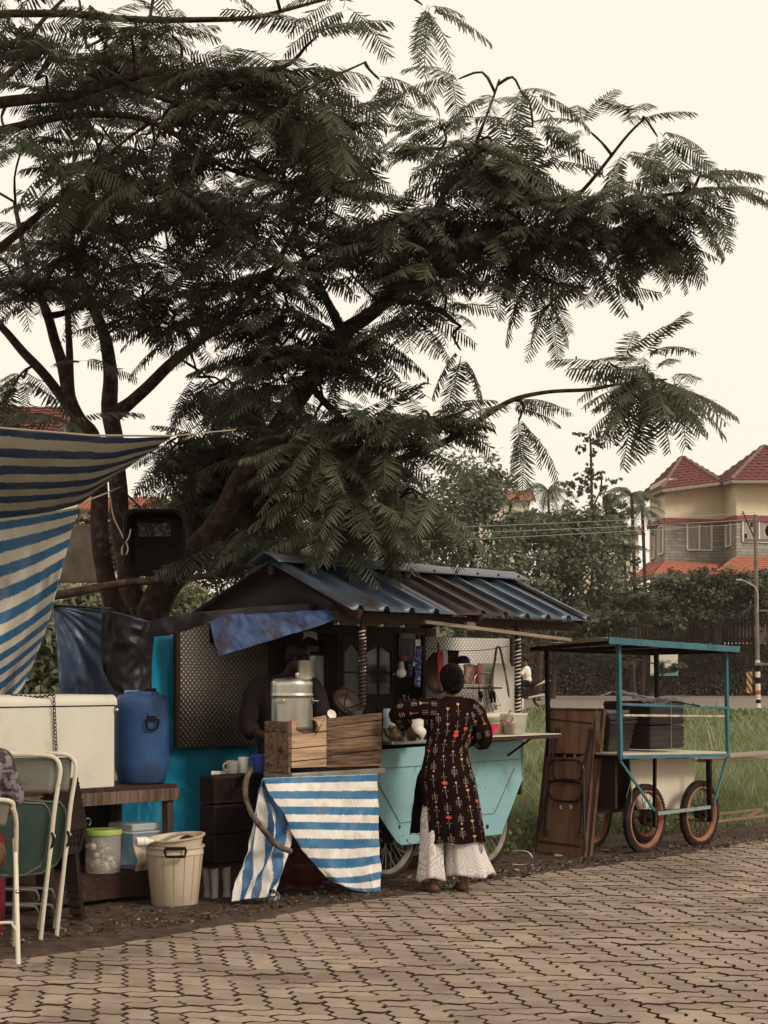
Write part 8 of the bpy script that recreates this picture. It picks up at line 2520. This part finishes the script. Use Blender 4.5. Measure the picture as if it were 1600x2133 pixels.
  for i in range(3, m_ - 2, 3):
   d = (c[i + 1] - c[i - 1]).normalized(); toward = Vector((-.15, -1, .15)); nn = (toward - d * toward.dot(d)).normalized(); sd = d.cross(nn)
   def sp(a, b, o_=.0035):
    ang = b / rr[i]
    return c[i] + d * a + (nn * math.cos(ang) + sd * math.sin(ang)) * (rr[i] + .004 + o_)
   for off in (-.032, .028):
    tu.add([sp(-.022, off - .0012), sp(.022, off - .0012), sp(.022, off + .0012), sp(-.022, off + .0012)], [(0, 1, 2, 3)], mi=1)
    if (i // 3 + (off > 0)) % 3 == 0:
     for a in (-.5, 0, .5):
      tu.add([sp(.020, off), sp(.030, off + .012 * a - .004), sp(.040, off + .02 * a), sp(.030, off + .012 * a + .004)], [(0, 1, 2, 3)], mi=3 if off > 0 else 2)
    else:
     for a in (-.012, .002, .014):
      for s_ in (-.011, .011): tu.add([sp(a - .0024, off + s_ - .0024), sp(a + .0024, off + s_ - .0024), sp(a + .0024, off + s_ + .0024), sp(a - .0024, off + s_ + .0024)], [(0, 1, 2, 3)], mi=1)
 sleeve([P(-.10, .0, 1.245), P(-.20, .01, 1.25), P(-.35, .065, 1.222), P(-.27, .16, 1.15)], [.078, .068, .058, .050], -1)
 sleeve([P(.13, .0, 1.245), P(.195, -.005, 1.20), P(.238, -.035, 1.035), P(.18, .09, 1.06)], [.080, .072, .062, .052], 1)
 tu.build('tunic', [m_tunic, m_tw, m_tr, m_to], root, sharp=180, nofix=True)
 # ---- wide trousers
 m_tro = bpy.data.materials.new('swirl_cotton'); m_tro.use_nodes = True
 nt, nd, lk, b = nodes_of(m_tro)
 tc = nd.new('ShaderNodeTexCoord')
 vo = nd.new('ShaderNodeTexVoronoi'); vo.inputs['Scale'].default_value = 5.2; vo.inputs['Randomness'].default_value = .55
 nz = nd.new('ShaderNodeTexNoise'); nz.inputs['Scale'].default_value = 9; nz.inputs['Detail'].default_value = 5
 vm = nd.new('ShaderNodeMixRGB'); vm.inputs[0].default_value = .06
 mpp = nd.new('ShaderNodeMapping'); mpp.inputs['Scale'].default_value = (1.25, 0.6, .85); lk.new(tc.outputs['Object'], mpp.inputs[0])
 lk.new(mpp.outputs[0], vm.inputs[1]); lk.new(tc.outputs['Object'], nz.inputs[0]); lk.new(nz.outputs['Color'], vm.inputs[2]); lk.new(vm.outputs[0], vo.inputs[0])
 ringv = math_node(nt, 'SINE', math_node(nt, 'MULTIPLY', vo.outputs['Distance'], 95))
 rampr = nd.new('ShaderNodeMapRange'); rampr.inputs[1].default_value = -.6; rampr.inputs[2].default_value = .8; lk.new(ringv, rampr.inputs[0])
 c1 = nd.new('ShaderNodeMixRGB'); c1.inputs[1].default_value = (.47, .41, .40, 1); c1.inputs[2].default_value = (.68, .61, .58, 1); lk.new(rampr.outputs[0], c1.inputs[0])
 inner = nd.new('ShaderNodeMapRange'); inner.inputs[1].default_value = .17; inner.inputs[2].default_value = .21; inner.inputs[3].default_value = 1; inner.inputs[4].default_value = 0; lk.new(vo.outputs['Distance'], inner.inputs[0])
 c2 = nd.new('ShaderNodeMixRGB'); c2.inputs[2].default_value = (.19, .16, .19, 1); lk.new(inner.outputs[0], c2.inputs[0]); lk.new(c1.outputs[0], c2.inputs[1])
 inn2 = nd.new('ShaderNodeMapRange'); inn2.inputs[1].default_value = .09; inn2.inputs[2].default_value = .12; inn2.inputs[3].default_value = 1; inn2.inputs[4].default_value = 0; lk.new(vo.outputs['Distance'], inn2.inputs[0])
 n9 = nd.new('ShaderNodeTexNoise'); n9.inputs['Scale'].default_value = 30; lk.new(tc.outputs['Object'], n9.inputs[0])
 gt = math_node(nt, 'MULTIPLY', inn2.outputs[0], math_node(nt, 'GREATER_THAN', n9.outputs[0], .46))
 c3 = nd.new('ShaderNodeMixRGB'); c3.inputs[2].default_value = (.62, .27, .13, 1); lk.new(gt, c3.inputs[0]); lk.new(c2.outputs[0], c3.inputs[1])
 lk.new(c3.outputs[0], b.inputs['Base Color']); b.inputs['Roughness'].default_value = .85
 def leg(rr, ph, name='trouser_leg'):
  q = MB(); m_ = 40
  zs2 = np.linspace(rr[0][0], rr[-1][0], 34)
  vs = []
  for z in zs2:
   for i in range(len(rr) - 1):
    if rr[i][0] >= z >= rr[i + 1][0]:
     a = (rr[i][0] - z) / (rr[i][0] - rr[i + 1][0]); v = [lerp(rr[i][j], rr[i + 1][j], a) for j in range(5)]; break
   low = max(0, (.5 - z) / .4)
   for i in range(m_):
    th = 2 * math.pi * i / m_
    w = 1 + .10 * low * math.sin(th * 6 + ph) + .05 * low * math.sin(th * 11 + ph * 2)
    vs.append(P(v[1] + v[2] * w * math.cos(th), v[4] - v[3] * w * math.sin(th), z + .012 * low * math.sin(th * 3 + ph)))
  q.add(vs, [(j * m_ + i, j * m_ + (i + 1) % m_, (j + 1) * m_ + (i + 1) % m_, (j + 1) * m_ + i) for j in range(len(zs2) - 1) for i in range(m_)])
  o = q.build(name, m_tro, root, sharp=180, solid=.003)
  return o
 leg([(.78, .075, .065, .08, 0), (.5, .080, .105, .11, -.01), (.33, .100, .120, .11, -.02), (.22, .118, .138, .112, -.025), (.115, .142, .160, .115, -.03)], .4)
 leg([(.78, -.085, .065, .08, 0), (.5, -.115, .085, .10, 0), (.33, -.128, .080, .095, 0), (.20, -.130, .085, .10, 0), (.10, -.128, .098, .105, 0)], 2.1)
 # ---- sandals
 m_sole = M('sandal', (0.045, 0.024, 0.019), (0.07, 0.04, 0.03), rough=.7)
 for x, dirf in ((-.115, (f - r * .25).normalized()), (.10, (f + r * .05).normalized())):
  a = P(x, -.02, 0); sdv = Vector((dirf.y, -dirf.x, 0))
  s = MB(); pts = []
  for i in range(20):
   t = 2 * math.pi * i / 20; pts.append(a + dirf * (.07 + .135 * math.cos(t)) + sdv * (.042 + .008 * math.cos(t)) * math.sin(t) + Z * .001)
  s.prism(pts, (0, 0, .020)); o = s.build('sandal', m_sole, root, bevel=.004)
  s = MB(); s.tube(crom([a + dirf * .06 + sdv * .046 + Z * .02, a + dirf * .10 + sdv * .02 + Z * .058, a + dirf * .15 + Z * .034, a + dirf * .10 - sdv * .02 + Z * .058, a + dirf * .06 - sdv * .046 + Z * .02], 4), .006, 6); s.build('strap', m_sole, o)
woman()
def cook():
 Y0 = 12.55
 base = Vector(((592 - CX) * Y0 / F, Y0, 0))
 f = Vector((.30, -.954, 0)).normalized(); r = Vector((f.y, -f.x, 0))
 root = thing('person', base, 'cook in dark shirt and black cap bent over the steel pot inside the stall', 'person')
 P = lambda x, y, z: base + r * x + f * y + Z * z
 mb = MB()
 hc = P(-.065, .14, 1.60)
 hf = (f * .95 + r * .1).normalized(); hr = Vector((hf.y, -hf.x, 0))
 G = head(mb, hc, hf, hr, 1.0)
 capsules(mb, [(P(-.06, .10, 1.55), .055), (P(-.02, .03, 1.44), .062)])
 mb.ball(P(-.01, .02, 1.30), (.185, .12, .20)); mb.ball(P(0, -.02, 1.08), (.155, .115, .2)); mb.ball(P(0, -.04, .90), (.17, .125, .14))
 shA, shB = P(.185, .02, 1.40), P(-.185, .03, 1.40)
 elA, elB = P(.265, .02, 1.08), P(-.25, .10, 1.12)
 wrA, wrB = P(.12, .22, 1.02), P(-.16, .28, 1.10)
 capsules(mb, [(shA, .058), (elA, .042), (wrA, .028)]); capsules(mb, [(shB, .058), (elB, .042), (wrB, .028)])
 hand(mb, wrA, wrA - elA, -Z, curl=.5); hand(mb, wrB, wrB - elB, -Z, curl=.5)
 for x in (-.1, .1):
  capsules(mb, [(P(x, -.03, .86), .10), (P(x, -.01, .48), .065), (P(x, -.03, .09), .04)])
  a = P(x, -.03, .05); mb.tube([a - f * .04, a + f * .10 - Z * .01, a + f * .17 - Z * .02], [.04, .04, .03], 10)
 m_skd = M('skin_shaded', (0.030, 0.012, 0.008), (0.04, 0.018, 0.012), rough=.5)  # skin darkened, the stall's shade put into its colour
 fuse(mb, 'body', m_skd, root, .0105, 4); eyes(G, root)
 hb = MB(); rot = Matrix((hr, hf, Z)).transposed(); hb.ball(G(0, -.016, .024), (.080, .096, .092), 20, 14, rot); fuse(hb, 'hair', m_hair, root, .008, 2)
 # knitted cap with a short peak
 cp = MB(); cp.lathe([(.092, -.02), (.096, .02), (.090, .06), (.066, .098), (.03, .112), (.001, .116)], G(0, -.012, .012), 30, rot, .94, 1.08)
 o = cp.build('cap', m_black, root, sharp=180)
 cp = MB()
 cp.grid(lambda a, b: G(0, 0, 0) + rot @ Vector(((a - .5) * .13, .075 + .065 * b * (1 - (2 * a - 1) ** 2 * .5), .022 - .012 * b)), 10, 5); cp.build('peak', m_black, o, solid=.004)
 # shirt
 m_sh = M('dark_shirt', (0.011, 0.006, 0.006), (0.020, 0.012, 0.012), scale=5, rough=.8)
 sh = MB()
 rg = [(1.485, -.02, .075, .07, .05), (1.455, -.015, .12, .085, .04), (1.42, -.01, .185, .10, .03), (1.36, -.008, .212, .122, .02), (1.25, -.004, .205, .135, .015), (1.10, 0, .188, .138, -.01), (.95, 0, .19, .142, -.03), (.80, 0, .20, .146, -.04)]
 n = 40; vs = []
 zsx = np.linspace(1.485, .80, 36)
 for z in zsx:
  for i in range(len(rg) - 1):
   if rg[i][0] >= z >= rg[i + 1][0]:
    a = (rg[i][0] - z) / (rg[i][0] - rg[i + 1][0]); v = [lerp(rg[i][j], rg[i + 1][j], a) for j in range(5)]; break
  for i in range(n):
   th = 2 * math.pi * i / n; w = .006 * math.sin(th * 5 + z * 14)
   vs.append(P(v[1] + (v[2] + w) * math.cos(th), v[4] + (v[3] + w) * math.sin(th), z))
 sh.add(vs, [(j * n + i, j * n + (i + 1) % n, (j + 1) * n + (i + 1) % n, (j + 1) * n + i) for j in range(len(zsx) - 1) for i in range(n)])
 for ch in ([P(.12, .02, 1.41), P(.215, .02, 1.36), P(.275, .02, 1.13), P(.24, .07, 1.06)], [P(-.12, .03, 1.41), P(-.215, .04, 1.36), P(-.262, .09, 1.15), P(-.235, .14, 1.11)]):
  c = crom(ch, 6); sh.tube([p for p in c], [lerp(.086, .064, i / (len(c) - 1)) + .003 * math.sin(i * 2) for i in range(len(c))], 14)
 sh.build('shirt', m_sh, root, sharp=180)
 sh = MB()
 for x in (-.1, .1): sh.tube([P(x, -.035, .88), P(x * 1.03, -.02, .48), P(x, -.035, .07)], [.118, .088, .075], 16)
 sh.build('trousers', M('dark_trousers', (0.012, 0.008, 0.010), rough=.9), root, sharp=180)
 sh = MB()
 for x in (-.1, .1): sh.ball(P(x, .05, .035), (.05, .13, .036), 14, 8, Matrix((r, f, Z)).transposed())
 sh.build('shoes', m_black, root)
cook()
def seated_customer():
 """sits on a folding chair, back to us, mostly beyond the left edge"""
 root_p = at(-62, 1860, 9.05)
 sx = root_p.x; sy = 9.05
 base = Vector((sx, sy, 0))
 f = Vector((-.25, .97, 0)).normalized(); r = Vector((f.y, -f.x, 0))
 P = lambda x, y, z: base + r * x + f * y + Z * z
 chair = thing('folding_chair', base, 'open metal folding chair with cream tubes at the left edge, under the seated person', 'folding chair')
 for sd in (-1, 1):
  x = sd * .235
  mb = MB(); mb.tube([P(x, -.27, .0), P(x * .98, -.10, .48), P(x * .97, .0, .62)], .0125, 9); mb.build('rear_leg', m_chairtube, chair)
  mb = MB(); mb.tube(crom([P(x, .26, 0), P(x * .99, .0, .46), P(x * .98, -.12, .72), P(x * .9, -.16, .80)], 4), .0125, 9); mb.build('front_leg', m_chairtube, chair)
 mb = MB(); mb.tube(crom([P(-.215, -.15, .79), P(-.19, -.17, .835), P(0, -.175, .845), P(.19, -.17, .835), P(.215, -.15, .79)], 5), .0125, 9); mb.build('top_rail', m_chairtube, chair)
 mb = MB(); mb.grid(lambda a, b: P(lerp(-.20, .20, a) * (1 - .12 * b), -.165 + .02 * math.sin(math.pi * a) + .02 * b, lerp(.83, .70, b)), 12, 6); mb.build('back_panel', m_chairgrey, chair, sharp=180, solid=.003)
 mb = MB(); mb.prism([P(-.21, -.08, .43), P(.21, -.08, .43), P(.21, .26, .45), P(-.21, .26, .45)], (0, 0, .014)); mb.build('seat', m_chairgreen, chair, bevel=.004)
 mb = MB(); mb.tube([P(-.235, -.215, .16), P(-.2, -.20, .21), P(.2, -.20, .21), P(.235, -.215, .16)], .008, 7); mb.tube([P(-.235, .16, .16), P(.235, .16, .16)], .008, 7); mb.build('stretcher', m_chairtube, chair)
 b = MB()
 for sd in (-1, 1): b.ball(P(sd * .235, -.15, .36), .012, 8, 6)
 b.build('bolt', m_steel, chair)
 root = thing('person', P(0, 0, .46), 'seated person in a grey patterned top and red skirt cut off by the left edge', 'person')
 mb = MB()
 hc = P(-.02, .06, 1.30)
 G = head(mb, hc, f, r, .97)
 capsules(mb, [(P(-.02, .04, 1.22), .05), (P(0, 0, 1.08), .06)])
 mb.ball(P(0, 0, .98), (.16, .11, .17)); mb.ball(P(0, 0, .76), (.14, .11, .18)); mb.ball(P(0, .02, .56), (.17, .13, .12))
 for sd in (-1, 1):
  capsules(mb, [(P(sd * .165, .01, 1.02), .052), (P(sd * .20, .08, .78), .04), (P(sd * .06, .27, .68), .027)])
  hand(mb, P(sd * .06, .27, .68), f - Z * .3, -Z, curl=.35, sc=.92)
  capsules(mb, [(P(sd * .10, .05, .54), .09), (P(sd * .10, .43, .53), .065), (P(sd * .10, .42, .10), .04)])
  a = P(sd * .10, .42, .05); mb.tube([a, a + f * .09 - Z * .01, a + f * .16 - Z * .02], [.036, .036, .028], 10)
 fuse(mb, 'body', m_skin, root, .0105, 4); eyes(G, root, .97)
 hb = MB(); rot = Matrix((r, f, Z)).transposed(); hb.ball(G(0, -.018, .024), (.086, .098, .096), 20, 14, rot); hb.ball(G(.01, -.055, -.08), (.072, .05, .12), 18, 12, rot); hb.ball(G(.02, -.06, -.18), (.06, .04, .12), 16, 10, rot)
 fuse(hb, 'hair', m_hair, root, .008, 3)
 m_t = M('grey_print', (0.17, 0.16, 0.17), (0.045, 0.028, 0.030), scale=17, rough=.8, lo=.47, hi=.53)
 t = MB()
 t.ball(P(0, 0, 1.0), (.185, .125, .17), 22, 14); t.ball(P(0, 0, .80), (.165, .125, .22), 22, 14)
 capsules(t, [(P(.155, .0, 1.03), .072), (P(.225, .05, .84), .060)]); capsules(t, [(P(-.155, .0, 1.03), .072), (P(-.225, .05, .84), .060)])
 fuse(t, 'top', m_t, root, .012, 5)
 t = MB(); t.ball(P(-.02, .03, .56), (.17, .16, .13)); capsules(t, [(P(.07, .06, .55), .11), (P(.09, .46, .54), .115), (P(.085, .46, .12), .11)]); capsules(t, [(P(-.09, .06, .55), .115), (P(-.10, .42, .52), .10), (P(-.10, .42, .12), .10)])
 t.grid(lambda a, b: P(lerp(-.17, .15, a), -.10 + .02 * math.sin(a * 20), lerp(.58, .10, b)), 12, 8)
 t.build('skirt', M('red_skirt', (0.10, 0.010, 0.015), (0.15, 0.016, 0.022), rough=.9), root, sharp=180)
seated_customer()
def far_rider():
 """motorcycle and rider waiting on the road, seen past the stall's right post"""
 Y = 58.0
 bx = at(1090, 0, Y).x
 base = Vector((bx, Y, ROADZ))
 X = Vector((1, 0, 0))
 bike = thing('motorcycle', base, 'dark motorcycle with pale tail standing on the road behind the stall', 'motorcycle')
 P = lambda x, y, z: base + Vector((x, y, z))
 for x in (-.55, .62):
  w = MB(); w.torus(P(x, 0, .30), .26, .045, Matrix.Rotation(R(90), 3, 'X'), 28, 8); h = w.build('wheel', m_rubber, bike)
  w = MB(); w.torus(P(x, 0, .30), .19, .012, Matrix.Rotation(R(90), 3, 'X'), 24, 6); w.ball(P(x, 0, .3), .05, 10, 8)
  for k in range(6): w.tube([P(x, 0, .30), P(x + .19 * math.cos(k), 0, .3 + .19 * math.sin(k))], .008, 5)
  w.build('rim', m_steel, h)
 w = MB(); w.tube([P(-.55, 0, .3), P(-.35, 0, .75), P(-.28, 0, 1.0)], .03, 7); w.tube([P(.62, .1, .3), P(.15, .1, .42)], .03, 7); w.box(P(.0, 0, .45), (.35, .22, .3)); w.build('frame', m_dark_metal, bike, bevel=.02)
 w = MB(); w.ball(P(-.12, 0, .80), (.25, .13, .12), 14, 10); w.build('fuel_tank', m_black, bike)
 w = MB(); w.tube([P(.05, 0, .76), P(.35, 0, .80), P(.66, 0, .88)], [.09, .10, .05], 10); w.build('saddle', m_black, bike)
 w = MB(); w.prism([P(.36, -.08, .72), P(.92, -.06, .92), P(.80, -.06, .98), P(.60, -.06, .86)], (0, .16, 0)); w.tube([P(.15, -.1, .34), P(.7, -.12, .44)], .035, 8); w.build('tail', M('pale_tail', (0.56, 0.52, 0.42), rough=.4), bike, bevel=.01)
 w = MB(); w.tube([P(-.34, -.33, .98), P(-.30, 0, 1.0), P(-.34, .33, .98)], .014, 6); w.build('handlebar', m_steel, bike)
 w = MB(); w.ball(P(-.42, 0, .88), (.07, .08, .08), 10, 8); w.build('headlight', m_steel, bike)
 root = thing('person', P(.12, 0, .78), 'far rider in a white shirt sitting on the dark motorcycle', 'person')
 b = MB()
 G = head(b, P(.06, 0, 1.56), Vector((-1, 0, 0)), Vector((0, 1, 0)), 1.0)
 capsules(b, [(P(.08, 0, 1.48), .055), (P(.10, 0, 1.38), .06)]); b.ball(P(.12, 0, 1.15), (.12, .18, .26)); b.ball(P(.14, 0, .88), (.14, .17, .13))
 for s_ in (-1, 1):
  capsules(b, [(P(.08, s_ * .18, 1.32), .055), (P(-.10, s_ * .25, 1.10), .042), (P(-.32, s_ * .28, 1.02), .03)]); hand(b, P(-.32, s_ * .28, 1.02), (-1, 0, -.3), -Z)
  capsules(b, [(P(.12, s_ * .10, .86), .09), (P(-.22, s_ * .17, .72), .065), (P(-.08, s_ * .19, .30), .04)]); b.tube([P(-.05, s_ * .19, .25), P(-.20, s_ * .19, .23)], [.04, .035], 8)
 fuse(b, 'body', m_skin, root, .014, 4)
 b = MB(); b.ball(P(.07, 0, 1.60), (.10, .085, .09), 16, 10); b.build('hair', m_hair, root)
 b = MB(); b.ball(P(.12, 0, 1.15), (.15, .21, .27), 18, 12); b.ball(P(.14, 0, .95), (.15, .19, .14), 16, 10)
 for s_ in (-1, 1): capsules(b, [(P(.08, s_ * .18, 1.31), .075), (P(-.06, s_ * .245, 1.14), .06)])
 fuse(b, 'shirt', M('white_shirt', (0.72, 0.66, 0.58), rough=.8), root, .016, 4)
 b = MB()
 for s_ in (-1, 1): capsules(b, [(P(.12, s_ * .10, .86), .11), (P(-.22, s_ * .17, .73), .08), (P(-.08, s_ * .19, .34), .06)])
 b.build('trousers', m_black, root)
 # short white post beside it
 w = MB(); p = at(1089, 1458, 50); w.tube([Vector((p.x, 50, ROADZ)), p + Z * .05], .03, 8); tag(w.build('kerb_post', m_frame_white), 'short white kerb post beside the far motorcycle', 'post')
far_rider()
# ---------------------------------------------------------------- thin haze over the far trees, its warm tint added to lift dark tones
def haze():
 mb = MB(); mb.box((0, 190, 8), (420, 460, 18.4))
 o = mb.build('haze', bpy.data.materials.new('haze'))
 m = o.data.materials[0]; m.use_nodes = True
 nt = m.node_tree; nt.nodes.clear()
 out = nt.nodes.new('ShaderNodeOutputMaterial'); v = nt.nodes.new('ShaderNodeVolumePrincipled')
 v.inputs['Color'].default_value = (0.96, 0.82, 0.72, 1); v.inputs['Density'].default_value = 0.00026; v.inputs['Anisotropy'].default_value = 0.0
 nt.links.new(v.outputs[0], out.inputs['Volume'])
 tag(o, kind='stuff')
haze()
